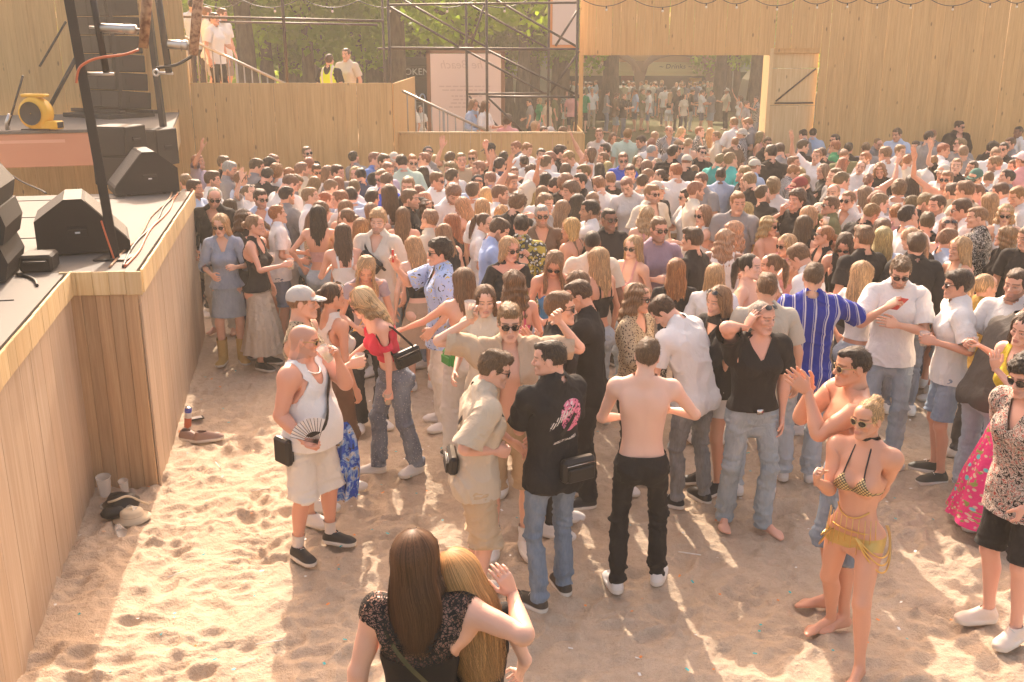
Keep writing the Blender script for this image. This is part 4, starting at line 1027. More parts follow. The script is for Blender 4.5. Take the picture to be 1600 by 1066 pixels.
def tag(o, label, cat, group=None):
    o['label'] = label; o['category'] = cat
    if group: o['group'] = group
    return o
def lathe(prof, n=16):
    """prof: (radius, z) rows"""
    th = np.linspace(0, 2*np.pi, n, endpoint=False); P = np.concatenate([np.stack([r*np.cos(th), r*np.sin(th), th*0+z], 1) for r, z in prof]); i = np.arange(n); j = (i+1) % n
    return P, np.concatenate([np.stack([a*n+i, a*n+j, (a+1)*n+j, (a+1)*n+i], 1) for a in range(len(prof)-1)])
def text(name, body, size, mat, parent=None, loc=(0, 0, 0), rot=(math.pi/2, 0, 0), scale=(1, 1, 1), extrude=.002, italic=0.0):
    cu = bpy.data.curves.new(name, 'FONT'); cu.body = body; cu.size = size; cu.extrude = extrude; cu.align_x = 'CENTER'; cu.align_y = 'CENTER'; cu.shear = italic; cu.resolution_u = 3
    t = bpy.data.objects.new(name, cu); C.objects.link(t); bpy.context.view_layer.update(); dg = bpy.context.evaluated_depsgraph_get(); me = bpy.data.meshes.new_from_object(t.evaluated_get(dg)); bpy.data.objects.remove(t)
    me.materials.clear(); me.materials.append(MAT[mat]); o = add_obj(name, me, parent); o.location = loc; o.rotation_euler = rot; o.scale = scale; return o
# ---------------------------------------------------------------- ground
gp = np.array([[-160, -20, -.20], [160, -20, -.20], [160, 260, -.20], [-160, 260, -.20]], float)
gr = solid('ground', gp, np.array([[0, 1, 2, 3]]), 'grass_ground'); gr['kind'] = 'structure'
pt = solid('path', np.array([[-8, 26.5, -.19], [30, 26.5, -.19], [30, 37, -.19], [-8, 36, -.19]], float), np.array([[0, 1, 2, 3]]), 'path'); pt['kind'] = 'structure'
def sand_mesh():
    xs = np.r_[np.arange(-9, -3.6, .15), np.arange(-3.6, 6.2, .023), np.arange(6.2, 16, .15)]; ys = [2.6]; st = .022
    while ys[-1] < 26.3: ys.append(ys[-1]+st*max(1, (ys[-1]/6.5)**1.6))
    ys = np.array(ys); X, Y = np.meshgrid(xs, ys, indexing='ij'); P2 = np.stack([X.ravel(), Y.ravel(), X.ravel()*0], 1)
    Z = vnoise(P2*1.1, 3)*.018+vnoise(P2*2.7, 4)*.012+vnoise(P2*6.5, 5)*.009+vnoise(P2*13, 6)*.006+vnoise(P2*24, 7)*.0045+(np.abs(vnoise(P2*9+vnoise(P2*4, 9)[:, None], 8))-.4)*-.010; Z = Z.reshape(X.shape)
    r = np.random.default_rng(11)
    for _ in range(2200):
        cx, cy = r.uniform(-3.6, 6), r.uniform(4.3, 11.5); a = r.uniform(0, np.pi); L, Wd = r.uniform(.08, .19), r.uniform(.04, .09); dp = r.uniform(.004, .024)
        i0, i1 = np.searchsorted(xs, (cx-.3, cx+.3)); j0, j1 = np.searchsorted(ys, (cy-.3, cy+.3)); dx = X[i0:i1, j0:j1]-cx; dy = Y[i0:i1, j0:j1]-cy
        u = (dx*np.cos(a)+dy*np.sin(a))/L; v = (-dx*np.sin(a)+dy*np.cos(a))/Wd; q = u*u+v*v
        Z[i0:i1, j0:j1] += -dp*np.exp(-q*q*.9)+dp*.6*np.exp(-((np.sqrt(q)-1.45)/.28)**2)
    nx, ny = X.shape; P = np.stack([X.ravel(), Y.ravel(), Z.ravel()-.012], 1); I = (np.arange(nx-1)[:, None]*ny+np.arange(ny-1)[None]).ravel()
    return P, np.stack([I, I+ny, I+ny+1, I+1], 1)
sp, sq = sand_mesh(); sd = solid('sand', sp, sq, 'sand', smooth=True); sd['kind'] = 'structure'
# ---------------------------------------------------------------- the wooden walls round the sand
def plank_row(parent, x0, x1, z0, z1, w, Y, mat, th=.022, jit=.003, name='plank', seed=0, ax='x', rzv=0):
    """upright boards side by side, sharing one mesh; every board an object"""
    r = random.Random(seed); n = max(1, round((x1-x0)/w)); w = (x1-x0)/n
    P, F = bevel_box((-w/2+.0018, -th/2, z0), (w/2-.0018, th/2, z1), .003); me = None
    for i in range(n):
        if me is None: o = pydata(name, P, F, mat, parent); me = o.data
        else: o = add_obj(name, me, parent)
        o.location = (x0+w*(i+.5), Y+r.uniform(-jit, jit), r.uniform(-.004, .004)); o.rotation_euler = (0, r.uniform(-.0012, .0012), r.uniform(-.003, .003))
WY = 22.5
rw = thing('wooden_wall', 'tall pine plank wall on the right, with the wide gate opening cut in it', 'wall', (0, WY, 0))
plank_row(rw, 1.46, 5.68, 3.26, 4.95, .175, 0, 'pine', seed=1, name='plank'); plank_row(rw, 6.70, 14.5, -.05, 4.95, .175, 0, 'pine', seed=2)
plank_row(rw, 5.70, 6.69, 3.40, 4.95, .175, 0, 'pine', seed=3)
bbox('beam', (1.46, .02, 3.30), (6.7, .14, 3.42), 'pine', rw); bbox('gate_post', (5.60, -.02, -.05), (5.68, .55, 3.40), 'pine_pale', rw); bbox('gate_post', (1.47, .02, -.05), (1.56, .14, 3.3), 'pine', rw)
for x in (7.6, 9.4, 11.2, 13): bbox('wall_brace', (x, .02, -.05), (x+.09, .12, 4.9), 'pine', rw)
bbox('wall_brace', (6.7, .02, 1.2), (14.4, .10, 1.3), 'pine', rw)
dr = thing('gate_leaf', 'bright plywood gate leaf with dark diagonal steel braces, right of the opening', 'gate', (5.70, WY, 0))
for z0, z1 in ((-.03, 1.05), (1.06, 2.18), (2.19, 2.98), (2.99, 3.37)): bbox('panel', (0, .10, z0), (1.0, .125, z1), 'pine_pale', dr, .004)
tube('brace', [(.12, .07, 2.28), (.95, .07, 2.98)], .017, 'scaffold', dr); tube('brace', [(.10, .07, 2.24), (.95, .07, 2.25)], .019, 'scaffold', dr); tube('brace', [(.35, .07, .75), (1.02, .07, 1.50)], .017, 'scaffold', dr)
lw = thing('wooden_wall', 'tall pine plank wall behind the stage at the far left', 'wall', (0, 18.8, 0))
plank_row(lw, -13.0, -5.90, -.05, 5.6, .25, 0, 'pine', seed=4)
pf = thing('wooden_wall', 'mid-height pine plank front of the raised platform with stairs', 'wall', (0, 18.8, 0))
plank_row(pf, -5.89, -2.20, -.05, 2.81, .215, 0, 'pine', seed=5); bbox('platform_floor', (-5.88, .05, 1.55), (-2.22, 4.2, 1.66), 'pine', pf); bbox('end_board', (-2.20, .02, -.05), (-2.17, 4.2, 2.80), 'pine', pf)
lo = thing('wooden_wall', 'low pine plank wall between the platform and the gate', 'wall', (0, 19.3, 0))
plank_row(lo, -2.165, 1.36, -.05, 1.86, .2, 0, 'pine', seed=6); bbox('top_rail', (-2.165, -.03, 1.862), (1.36, .05, 1.89), 'pine_pale', lo, .004)
bbox('return_board', (1.36, -.01, -.05), (1.39, 3.1, 1.85), 'pine', lo)
# stair railings of galvanised tube
def railing(label, a, b, h, n, top_ext=.1):
    t = thing('stair_railing', label, 'railing', tuple(a)); a = np.array(a, float); d = np.array(b, float)-a
    tube('handrail', [V3(0, 0, h), d+V3(0, 0, h)], .026, 'galv', t); tube('lower_rail', [V3(0, 0, .12), d+V3(0, 0, .12)], .018, 'galv', t)
    for i in range(n): p = d*(i+.5)/n; tube('baluster', [p+V3(0, 0, .12), p+V3(0, 0, h)], .013, 'galv', t, 6)
    for f in (.02, .5, .98): p = d*f; tube('post', [p+V3(0, 0, -.25), p+V3(0, 0, h+.02)], .024, 'galv', t)
A = atY(288, 58, 19.6); B_ = atY(448, 132, 19.6)
railing('galvanised stair railing sloping down in front of the four people on the platform', A-V3(0, 0, 1.0), B_-V3(0, 0, 1.0), 1.0, 13)
A = atY(617, 137, 20.2); B_ = atY(768, 208, 20.2)
railing('galvanised stair railing sloping down in front of the pale menu sign', A-V3(0, 0, .95), B_-V3(0, 0, .95), .95, 12)
st = thing('platform_stairs', 'wooden stair flight climbing at the left end of the platform', 'stairs', (0, 0, 0))
for i in range(6): bbox('step', (-5.75+i*.32, 19.75, 2.45-i*.155-.05), (-5.40+i*.32, 21.2, 2.45-i*.155), 'pine', st, .006)
bbox('landing', (-7.2, 19.75, 2.42), (-5.76, 21.2, 2.49), 'pine', st, .006)
# ---------------------------------------------------------------- scaffold above the low wall
sf = thing('scaffold_tower', 'dark tube scaffold with diagonal braces between platform and gate', 'scaffold', (0, 0, 0))
def sc_t(p, q, r=.024, nm='scaffold_tube'): tube(nm, [p, q], r, 'scaffold', sf)
SY = 19.7
for x, Y in ((606, SY), (760, SY), (903, SY), (728, SY+1.4), (858, SY+1.4), (597, SY+1.4)):
    p = atY(x, 0, Y); sc_t(V3(p[0], Y, 5.4), V3(p[0], Y, 0), .026, 'standard')
def seg(x0, y0, x1, y1, Y, nm='ledger', r=.022): sc_t(atY(x0, y0, Y), atY(x1, y1, Y), r, nm)
seg(606, 75, 905, 77, SY+.05); seg(606, 8, 905, 4, SY+.05); seg(590, 76, 858, 78, SY+1.45); seg(760, 151, 905, 152, SY+.05); seg(728, 147, 858, 146, SY+1.45)
seg(280, 26, 600, 33, 19.2, r=.024); seg(280, 33, 590, 39, 20.4, r=.02)
for Y in (19.2,):
    p = atY(441, 0, Y); sc_t(V3(p[0], Y, 5.4), V3(p[0], Y, 2.8), .03, 'standard'); 
seg(607, 10, 722, 76, SY+.1, 'brace'); seg(630, 0, 762, 75, SY+1.4, 'brace'); seg(735, 8, 858, 77, SY+1.4, 'brace'); seg(760, 78, 905, 150, SY+.1, 'brace'); seg(730, 80, 850, 146, SY+1.4, 'brace'); seg(775, 0, 903, 74, SY+.1, 'brace')
seg(762, 152, 818, 207, SY+.1, 'brace'); seg(733, 150, 780, 200, SY+1.4, 'brace'); seg(758, 5, 735, 74, SY+.7, 'brace'); seg(905, 12, 868, 72, SY+.7, 'brace'); seg(905, 80, 860, 145, SY+.7, 'brace')
# signs seen from behind
plain('sign_paper', (.76, .62, .53), .8); plain('sign_ink', (.62, .49, .41), .8); plain('sign_edge', (.22, .12, .07), .7)
Y = 24.0; a = atY(672, 84, Y); b = atY(783, 208, Y)
sg = thing('menu_sign', 'large pale pink menu board with mirrored faint writing behind the scaffold', 'sign', (0, Y, 0))
bbox('board', (a[0], 0, .4), (b[0], .04, a[2]), 'sign_paper', sg, .004); bbox('sign_post', (a[0]-.09, .0, -.05), (a[0]-.005, .10, a[2]+.1), 'sign_edge', sg); bbox('sign_post', (b[0]+.005, 0, -.05), (b[0]+.09, .10, a[2]+.1), 'sign_edge', sg); bbox('top_bar', (a[0]-.09, 0, a[2]+.005), (b[0]+.09, .09, a[2]+.1), 'sign_edge', sg)
mx = (a[0]+b[0])/2; text('lettering', 'The Beach', .27, 'sign_ink', sg, (mx, -.004, a[2]-.25), scale=(-1, 1, 1), extrude=.001, italic=.25)
rl = random.Random(5)
for zz, ww in ((.50, .62), (.585, .55), (.72, .34), (.80, .30), (.88, .36), (.97, .40)):
    x = mx-ww; ws = []
    while x < mx+ww*.9: L_ = rl.uniform(.05, .16); ws.append(box_mesh((x, -.006, a[2]-.25-zz), (x+L_, -.001, a[2]-.25-zz+.03))); x += L_+.03
    P, Q = merge(*ws); solid('text_line', P, Q, 'sign_ink', sg)['kind'] = 'stuff'
Y = 22.0; a = atY(864, -30, Y); b = atY(903, 70, Y)
ps = thing('banner_panel', 'pale banner panel with orange lower edge high on the scaffold', 'banner', (0, Y, 0)); bbox('panel', (a[0], 0, b[2]), (b[0], .03, a[2]), 'sign_paper', ps, .004); plain('orange_edge', (.70, .28, .10), .6); bbox('lower_edge', (a[0], -.01, b[2]-.09), (b[0], .035, b[2]-.003), 'orange_edge', ps, .004); bbox('side_edge', (a[0]-.08, -.01, b[2]-.09), (a[0]-.003, .035, a[2]), 'orange_edge', ps, .004)
# string lights
def garland(pts, label):
    t = thing('string_lights', label, 'string lights', (0, 0, 0)); pp = []; bulbs = []
    for (x0, y0, z0), (x1, y1, z1), sag in pts:
        u = np.linspace(0, 1, 14); q = np.stack([x0+(x1-x0)*u, y0+(y1-y0)*u, z0+(z1-z0)*u-sag*4*u*(1-u)], 1); pp.append(q if not pp else q[1:]); bulbs.append(q[7])
    tube('cable', np.concatenate(pp), .009, 'black_rubber', t, 5)
    for p in bulbs:
        b = tube('bulb_socket', [p+V3(0, 0, -.005), p+V3(0, 0, -.05)], .016, 'black_rubber', t, 6); P, Q = lathe([(.002, -.10), (.02, -.095), (.027, -.075), (.02, -.055), (.012, -.045)], 8); solid('bulb', P, Q, 'bulb_glass', b, tuple(p), smooth=True)
plain('bulb_glass', (.8, .7, .55), .1, 0, .8)
xs = [905, 985, 1080, 1125, 1175, 1250, 1302, 1345, 1395, 1450, 1526, 1568, 1610, 1650]
P_ = [(atY(x, (-6, 12)[i % 1] if False else -4, WY-.25)) for i, x in enumerate(xs)]
garland([(P_[i], P_[i+1], .05+.0016*(xs[i+1]-xs[i])) for i in range(len(xs)-1)], 'dark string light cable with bulbs hung along the top of the right wall')
xs = [300, 380, 470, 560, 650, 740, 830]; P_ = [atY(x, -3+4*(i % 2), 21.5) for i, x in enumerate(xs)]
garland([(P_[i], P_[i+1], .16) for i in range(len(xs)-1)], 'thin string light cable with bulbs in front of the trees')
# ---------------------------------------------------------------- the stage on the left
SZ = 1.80                                    # deck height
SN = np.array([-2.10, 1.8]); SI = np.array([-3.46, 7.54]); SC = np.array([-2.93, 7.58]); SF = np.array([-3.87, 12.0])
su = (SF-SC)/np.linalg.norm(SF-SC); sv = np.array([su[1], -su[0]])      # along the edge, outwards
SANG = math.atan2(su[1], su[0])
SB = SF-sv*9; SA = SN-sv*6
stg = thing('stage', 'raised stage with wood-clad front and pale deck at the left edge', 'stage')
prism('deck', [tuple(SN), tuple(SI), tuple(SC), tuple(SF), tuple(SB), tuple(SA)], SZ-.10, SZ-.012, 'deck', stg, 'xy')
def clad(p, q, w, z0, z1, mat, nm, off, seed, th=.02, jit=.003):
    """upright boards along a plan line p->q, standing off outwards"""
    p = np.array(p); q = np.array(q); d = q-p; L = np.linalg.norm(d); n = max(1, round(L/w)); w = L/n; d = d/L; nrm = np.array([d[1], -d[0]]); r = random.Random(seed); me = None; ang = math.atan2(d[1], d[0])
    P, F = bevel_box((-w/2+.0015, -th, z0), (w/2-.0015, 0, z1), .003)
    for i in range(n):
        c = p+d*w*(i+.5)+nrm*(off+r.uniform(0, jit))
        if me is None: o = pydata(nm, P, F, mat, stg); me = o.data
        else: o = add_obj(nm, me, stg)
        o.location = (c[0], c[1], r.uniform(-.003, .003)); o.rotation_euler = (0, 0, ang+r.uniform(-.004, .004))
# outward normal of p->q is to the right of travel, so walk each face with the audience on the right
clad(SN, SI-sv*.0, .30, -.05, SZ-.19, 'stage_wood', 'cladding_board', .0, 1)
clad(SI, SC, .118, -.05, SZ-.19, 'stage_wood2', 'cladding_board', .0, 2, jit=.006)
clad(SC, SF, .30, -.05, SZ-.19, 'stage_wood', 'cladding_board', .0, 3)
clad(SN, SI, .19, SZ-.185, SZ, 'pine_pale', 'fascia_board', .030, 4); clad(SI+(SI-SC)*.06, SC+(SC-SI)*.10, .135, SZ-.185, SZ, 'pine_pale', 'fascia_board', .034, 5); clad(SC, SF, .19, SZ-.185, SZ, 'pine_pale', 'fascia_board', .030, 6)
clad(SF, SB, .4, -.05, SZ-.02, 'stage_wood', 'cladding_board', .0, 7)
for i, yy in enumerate(np.arange(4.2, 12, 1.22)):        # joints between the deck sheets
    a = SI+su*(yy-7.5)+sv*(-.06 if not 7.45 < yy < 7.5 else -.1); a = a-sv*.10; b = a-sv*6; solid('deck_joint', *tube_mesh([(a[0], a[1], SZ-.010), (b[0], b[1], SZ-.010)], .005, 4), 'dark_void', stg)
# salmon riser
rz = SANG-math.pi/2
def stp(al, out, z=0.0): p = SC+su*al+sv*out; return (p[0], p[1], SZ+z)      # stage frame: along the edge from the corner, outwards, up
plain('salmon2', (.70, .38, .26), .6)
rs = thing('stage_riser', 'low salmon pink riser with pale top at the back of the stage', 'riser', (0, 0, 0))
ra = atZ(0, 262, SZ); rb = atZ(165, 257, SZ); rd = (rb-ra)/np.linalg.norm(rb-ra); rr = ra+rd*2.35
ang_r = math.atan2(rd[1], rd[0]); rs.location = (rr[0], rr[1], SZ-.01); rs.rotation_euler = (0, 0, ang_r)
bbox('front_panel', (-6, 0, 0), (0, .03, .47), 'salmon', rs); bbox('top', (-6.02, -.02, .475), (.04, 3.6, .52), 'deck', rs, .006); bbox('front_strip', (-2.9, -.006, .34), (-1.45, -.001, .385), 'salmon2', rs, .001)
P0, F0 = bevel_box((-.0, 0, -.0), (.022, .23, .47), .003); me = None
for i in range(15):
    o = pydata('side_board', P0, F0, 'pine_pale', rs) if me is None else add_obj('side_board', me, rs); me = o.data; o.location = (.004, .02+i*.235, 0)
# monitors
def wedge(label, loc, rz_, w=.62, d=.62, h=.47):
    t = thing('stage_monitor', label, 'speaker', loc, rz_, 'wedge monitors on the stage')
    prism('cabinet', [(-d/2, .02), (-d/2, .10), (-.02, h), (.12, h), (d/2, .30), (d/2, .02)], -w/2, w/2, 'black_box', t, 'yz')
    p1 = np.array([-d/2, .10]); p2 = np.array([-.02, h]); dd = (p2-p1)/np.linalg.norm(p2-p1); nn = np.array([-dd[1], dd[0]]); q1 = p1+dd*.03+nn*.006; q2 = p2-dd*.03+nn*.006
    prism('grille', [tuple(q1-nn*.012), tuple(q1), tuple(q2), tuple(q2-nn*.012)], -w/2+.02, w/2-.02, 'grille', t, 'yz')
    for s_ in (-1, 1):
        hd = bbox('handle_cup', (s_*(w/2+.0015)-.003, -.04, .155), (s_*(w/2+.0015)+.003, .12, .245), 'dark_void', t, .002); bbox('handle_grip', (s_*(w/2+.006)-.006, -.035, .215), (s_*(w/2+.006)+.006, .115, .235), 'black_metal', hd, .004); bbox('logo_plate', (s_*(w/2+.008)-.002, .02, .185), (s_*(w/2+.008)+.002, .06, .20), 'white_tag', hd, .001)
    for x_ in (-.22, .22):
        for y_ in (-.2, .2): bbox('foot', (x_-.02, y_-.02, 0), (x_+.02, y_+.02, .022), 'black_rubber', t, .003)
    return t
c = (atZ(62, 385, SZ)+atZ(205, 390, SZ))/2; wedge('black wedge monitor at the front corner of the stage', (c[0]-.02, c[1]+.06, SZ-.012), math.radians(-68)+math.pi, .66, .72, .47)
c = (atZ(184, 298, SZ)+atZ(280, 298, SZ))/2; wedge('black wedge monitor farther back beside the stacked cabinets', (c[0]-.05, c[1]-.02, SZ-.012), math.radians(-62), .66, .72, .50)
def cabinet(label, loc, rz_, w, d, h, cat='speaker', group=None):
    t = thing('speaker_cabinet', label, cat, loc, rz_, group); bbox('cabinet', (-w/2, -d/2, 0), (w/2, d/2, h), 'black_box', t, .012); bbox('grille', (-w/2+.02, -d/2-.012, .02), (w/2-.02, -d/2-.001, h-.02), 'grille', t, .004)
    for s_ in (-1, 1): hd = bbox('handle_cup', (s_*(w/2+.001)-.004, -.09, h*.5-.05), (s_*(w/2+.001)+.004, .09, h*.5+.05), 'dark_void', t, .003); bbox('handle_grip', (s_*(w/2+.006)-.006, -.085, h*.5+.0), (s_*(w/2+.006)+.006, .085, h*.5+.025), 'black_metal', hd, .004)
    return t
c = atZ(192, 287, SZ); ca = rz+math.radians(84)
cabinet('lower black speaker cabinet of the stack behind the wedge monitor', (c[0]-.05, c[1]+.15, SZ-.012), math.radians(-12), .50, .46, .36); cabinet('upper black speaker cabinet of the stack behind the wedge monitor', (c[0]-.05, c[1]+.15, SZ+.350), math.radians(-12), .50, .46, .36)
c = atZ(243, 262, SZ); cabinet('black speaker cabinet partly hidden behind the dark post, beside the riser', (c[0]-.15, c[1]+.5, SZ-.012), math.radians(-20), .46, .46, .52)
# line array standing on the riser
la = thing('line_array', 'tall curved black line array of stacked speakers on the riser', 'speaker')
b0 = atZ(180, 178, 2.31); la.location = (b0[0]+.12, b0[1]-.8, 2.31); la.rotation_euler = (0, 0, math.radians(-32))
bbox('base_frame', (-.62, -.35, 0), (.62, .55, .07), 'black_metal', la); bbox('base_beam', (-.75, -.10, .07), (.55, .02, .13), 'black_metal', la); bbox('base_beam', (-.75, .25, .07), (.95, .36, .13), 'black_metal', la)
y = 0; z = .16; tilt = math.radians(-5)
for i in range(9):
    t = bpy.data.objects.new('array_box', None)
    P, F = bevel_box((-.46, -.02, 0), (.46, .62, .285), .012); P = np.array(P)
    P[:, 2] = np.where(P[:, 1] > .2, P[:, 2]*.97+.004, P[:, 2])
    o = pydata('array_box', P, F, 'black_box', la, (0, y, z)); o.rotation_euler = (tilt, 0, 0)
    bbox('grille', (-.44, -.032, .015), (.44, -.021, .27), 'grille', o, .004)
    for s_ in (-1, 1): bbox('rigging_plate', (s_*.462-.006, .02, -.01), (s_*.462+.006, .09, .28), 'black_metal', o, .002); bbox('handle_cup', (s_*.4615-.003, .17, .09), (s_*.4615+.003, .33, .20), 'dark_void', o, .003)
    bbox('centre_seam', (-.004, -.037, .015), (.004, -.0325, .27), 'dark_void', o, .001)
    y += -math.sin(tilt)*.292*(-1); z += math.cos(tilt)*.292; tilt += math.radians(1.3)
# leaning posts with flame units
def lean_post(label, base, top, w, bits):
    t = thing('stage_post', label, 'post', tuple(base)); base = np.array(base); top = np.array(top); d = top-base; L = np.linalg.norm(d)
    P, F = bevel_box((-w/2, -w*.35, 0), (w/2, w*.35, L), .006); o = pydata('post_beam', P, F, 'black_metal', t); q = Vector(d).to_track_quat('Z', 'Y'); o.rotation_euler = q.to_euler()
    bbox('base_plate', (-.14, -.12, .0), (.14, .12, .015), 'black_metal', t, .003); return t
bs = np.array([atZ(180, 402, SZ)[0], atZ(180, 402, SZ)[1], SZ]); tp = atY(97, -60, bs[1]-.05); lean_post('thick dark leaning post on the front corner of the stage', bs-V3(0, 0, .01), tp, .105, None)
bs2 = atZ(262, 252, SZ); tp2 = atY(222, -60, bs2[1]); lean_post('second dark leaning post farther back beside the line array', bs2-V3(0, 0, .01), tp2, .11, None)
Yp = bs[1]-.05
def arm_unit(label, Y, bar, cyl, pipe, clamp):
    t = thing('flame_unit', label, 'stage rig'); P = lambda q: atY(q[0], q[1], Y)
    tube('hanging_bar', [P(bar[0]), P(bar[1])], .028*Y/8, 'black_metal', t); a, b = P(cyl[0]), P(cyl[1]); d = b-a
    c_ = tube('gas_cylinder', [a+d*.12, a+d*.14, a+d*.62, a+d*.64, a+d*.66, a+d*.9], np.array([.015, .034, .034, .030, .036, .036])*Y/8, 'steel', t, 12); tube('cylinder_rod', [a-d*.12, a+d*.12], .010*Y/8, 'steel', c_, 6); tube('cylinder_rod', [a+d*.9, b+d*.1], .012*Y/8, 'steel', c_, 6)
    tube('rusty_pipe', [P(pipe[0]), P(pipe[1])], np.array([.042, .036])*Y/8, 'rust_pipe', t, 12); a, b = P(clamp[0]), P(clamp[1]); tube('clamp_bolt', [a, b], .013*Y/8, 'steel', t, 8); P1, Q1 = tube_mesh([a+.022*Y/8*V3(math.cos(x)-1, 0, math.sin(x)) for x in np.linspace(0, 6.2, 11)], .009*Y/8, 5); solid('clamp_ring', P1, Q1, 'steel', t, smooth=True)
arm_unit('chrome gas cylinder and rusty pipe hanging on the near leaning post', Yp, ((138, -40), (166, 113)), ((148, 43), (220, 47)), ((232, -30), (224, 75)), ((131, 115), (178, 116)))
arm_unit('chrome gas cylinder and rusty pipe hanging beside the far leaning post', bs2[1]-.3, ((242, -40), (264, 114)), ((257, 69), (298, 71)), ((312, -30), (302, 86)), ((248, 114), (270, 115)))
def cable(label, pts, r, mat): return tag(tube('cable', pts, r, mat, None, 6), label, 'cable')
def smooth_pts(pts, n=8):
    pts = np.array(pts, float); t = np.arange(len(pts)); tt = np.linspace(0, len(pts)-1, n*(len(pts)-1)+1); out = np.stack([np.interp(tt, t, pts[:, k]) for k in range(3)], 1)
    for _ in range(3*n//2): out[1:-1] = (out[:-2]+2*out[1:-1]+out[2:])/4
    return out
cable('orange hose looping from the near leaning post to the rusty pipe', smooth_pts([atY(119, 130, Yp-.12), atY(122, 104, Yp-.12), atY(150, 90, Yp-.14), atY(196, 86, Yp-.1), atY(216, 78, Yp)]), .010, 'orange_rubber')
cable('orange cable running down the foot of the near leaning post', smooth_pts([atY(158, 345, Yp-.1), atY(166, 370, Yp-.12), atY(178, 404, Yp-.12)]), .008, 'orange_rubber')
cable('black hose looping to the far rusty pipe', smooth_pts([atY(245, 106, bs2[1]-.4), atY(275, 103, bs2[1]-.42), atY(300, 88, bs2[1]-.3)]), .022, 'black_rubber')
for i, (o1, m) in enumerate(((-.10, 'orange_rubber'), (-.14, 'black_rubber'), (-.19, 'rust_pipe'))):
    q = [stp(.15+k*.6, o1+.03*math.sin(k*1.7+i*2), .002) for k in range(8)]; cable(['orange', 'black', 'brown'][i]+' cable lying along the front edge of the stage', smooth_pts(q), .010, m)
q = [atZ(x, y_, SZ) for x, y_ in ((12, 270), (35, 285), (62, 296), (72, 302))]; cable('thin black cable across the pale deck near the riser', smooth_pts(q), .012, 'black_rubber')
q = [atZ(x, y_, SZ) for x, y_ in ((25, 428), (45, 432), (55, 438), (58, 446))]; cable('short black cable end curling over the near stage edge', smooth_pts(q), .012, 'black_rubber')
# stays
cable('thin dark stay rod slanting up behind the air blower', [atY(62, 104, 17.5), atY(103, 34, 17.5)], .02, 'black_metal'); cable('thicker dark stay rod slanting up to the line array', [atY(76, 170, 16.6), atY(118, 92, 16.6)], .035, 'black_metal')
# black front-fill at the left edge and small case
f0 = atZ(0, 432, SZ); ff = thing('front_fill_speaker', 'black curved speaker standing at the left picture edge on the stage', 'speaker', (f0[0]-.05, f0[1]+.1, SZ-.012), rz+math.radians(4))
for k in range(3):
    prism('array_box', [(-.45, .02+k*.27), (.12-.015*abs(k-1), .02+k*.27), (.155-.02*abs(k-1), .15+k*.27), (.12-.03*abs(k-1)-(.05 if k == 2 else 0), .285+k*.27), (-.45, .285+k*.27)], -.35, .35, 'black_box', ff, 'xz')
b0 = atZ(52, 424, SZ); sb = thing('stage_box', 'small black stage box beside the curved speaker', 'box', (b0[0], b0[1]+.12, SZ-.012), rz)
bbox('case', (-.12, -.13, 0), (.12, .13, .135), 'black_box', sb, .02); tube('handle', [(-.08, -.14, .09), (-.08, -.165, .09), (.08, -.165, .09), (.08, -.14, .09)], .008, 'black_metal', sb)
# yellow air blower
bl0 = atZ(52, 203, 2.31); bl0 = atZ(60, 203, 2.31); bl = thing('air_blower', 'yellow snail-shell air blower standing on the riser', 'blower', tuple(bl0), math.radians(-8))
bl.scale = (.76,)*3; P, Q = lathe([(.02, -.20), (.22, -.20), (.28, -.17), (.30, -.1), (.30, .1), (.28, .17), (.22, .20), (.02, .20)], 24); P = P[:, [0, 2, 1]]*V3(1, .8, 1)+V3(0, 0, .31); h_ = solid('housing', P, Q[:, ::-1], 'yellow_plastic', bl, smooth=True)
P, Q = lathe([(.01, .0), (.20, .0), (.215, -.012)], 20); P = P[:, [0, 2, 1]]+V3(0, -.175, .31); solid('intake_grille', P, Q, 'grille', h_, smooth=True)
bbox('outlet', (.05, -.13, .02), (.46, .13, .17), 'yellow_plastic', bl, .02); bbox('outlet_mouth', (.455, -.10, .04), (.463, .10, .15), 'dark_void', bl, .002); bbox('carry_handle', (-.22, -.10, .60), (.26, .10, .66), 'yellow_plastic', bl, .02); bbox('handle_stem', (-.10, -.08, .54), (.12, .08, .605), 'yellow_plastic', bl, .01); bbox('foot', (-.26, -.15, 0), (.30, .15, .025), 'black_rubber', bl, .005)
ms = thing('stand_clamp', 'short black rod with chrome clamp beside the air blower', 'stand', tuple(atZ(12, 203, 2.31))); tube('rod', [(0, 0, .02), (.30, .05, .75)], .016, 'black_metal', ms); tube('clamp', [(0, 0, 0), (0, 0, .10), (.06, 0, .22)], .03, 'steel', ms)
# ---------------------------------------------------------------- beyond the wall: trees, stalls, fence
s = NT('bark'); n = s.noise(s.coord(False, (1, 1, .25)), 9, 5, .65); s.set(s.ramp(n, [(.3, (.055, .042, .03)), (.7, (.16, .125, .09))]), .9, spec=.1, normal=s.bump(n, .9, .04))
s = NT('leaf'); oi = s.node('ShaderNodeObjectInfo'); ge = s.node('ShaderNodeNewGeometry'); c = s.ramp(ge.outputs['Random Per Island'], [(0, (.06, .12, .010)), (.6, (.12, .21, .016)), (1, (.22, .30, .025))])
tr = s.node('ShaderNodeBsdfTranslucent'); s.link(s.mix(.65, c, (.52, .72, .03)), tr.inputs[0]); ms_ = s.node('ShaderNodeMixShader'); ms_.inputs[0].default_value = .6; s.set(c, .55, spec=.3); s.link(s.b.outputs[0], ms_.inputs[1]); s.link(tr.outputs[0], ms_.inputs[2]); s.link(ms_.outputs[0], s.n['Material Output'].inputs[0])
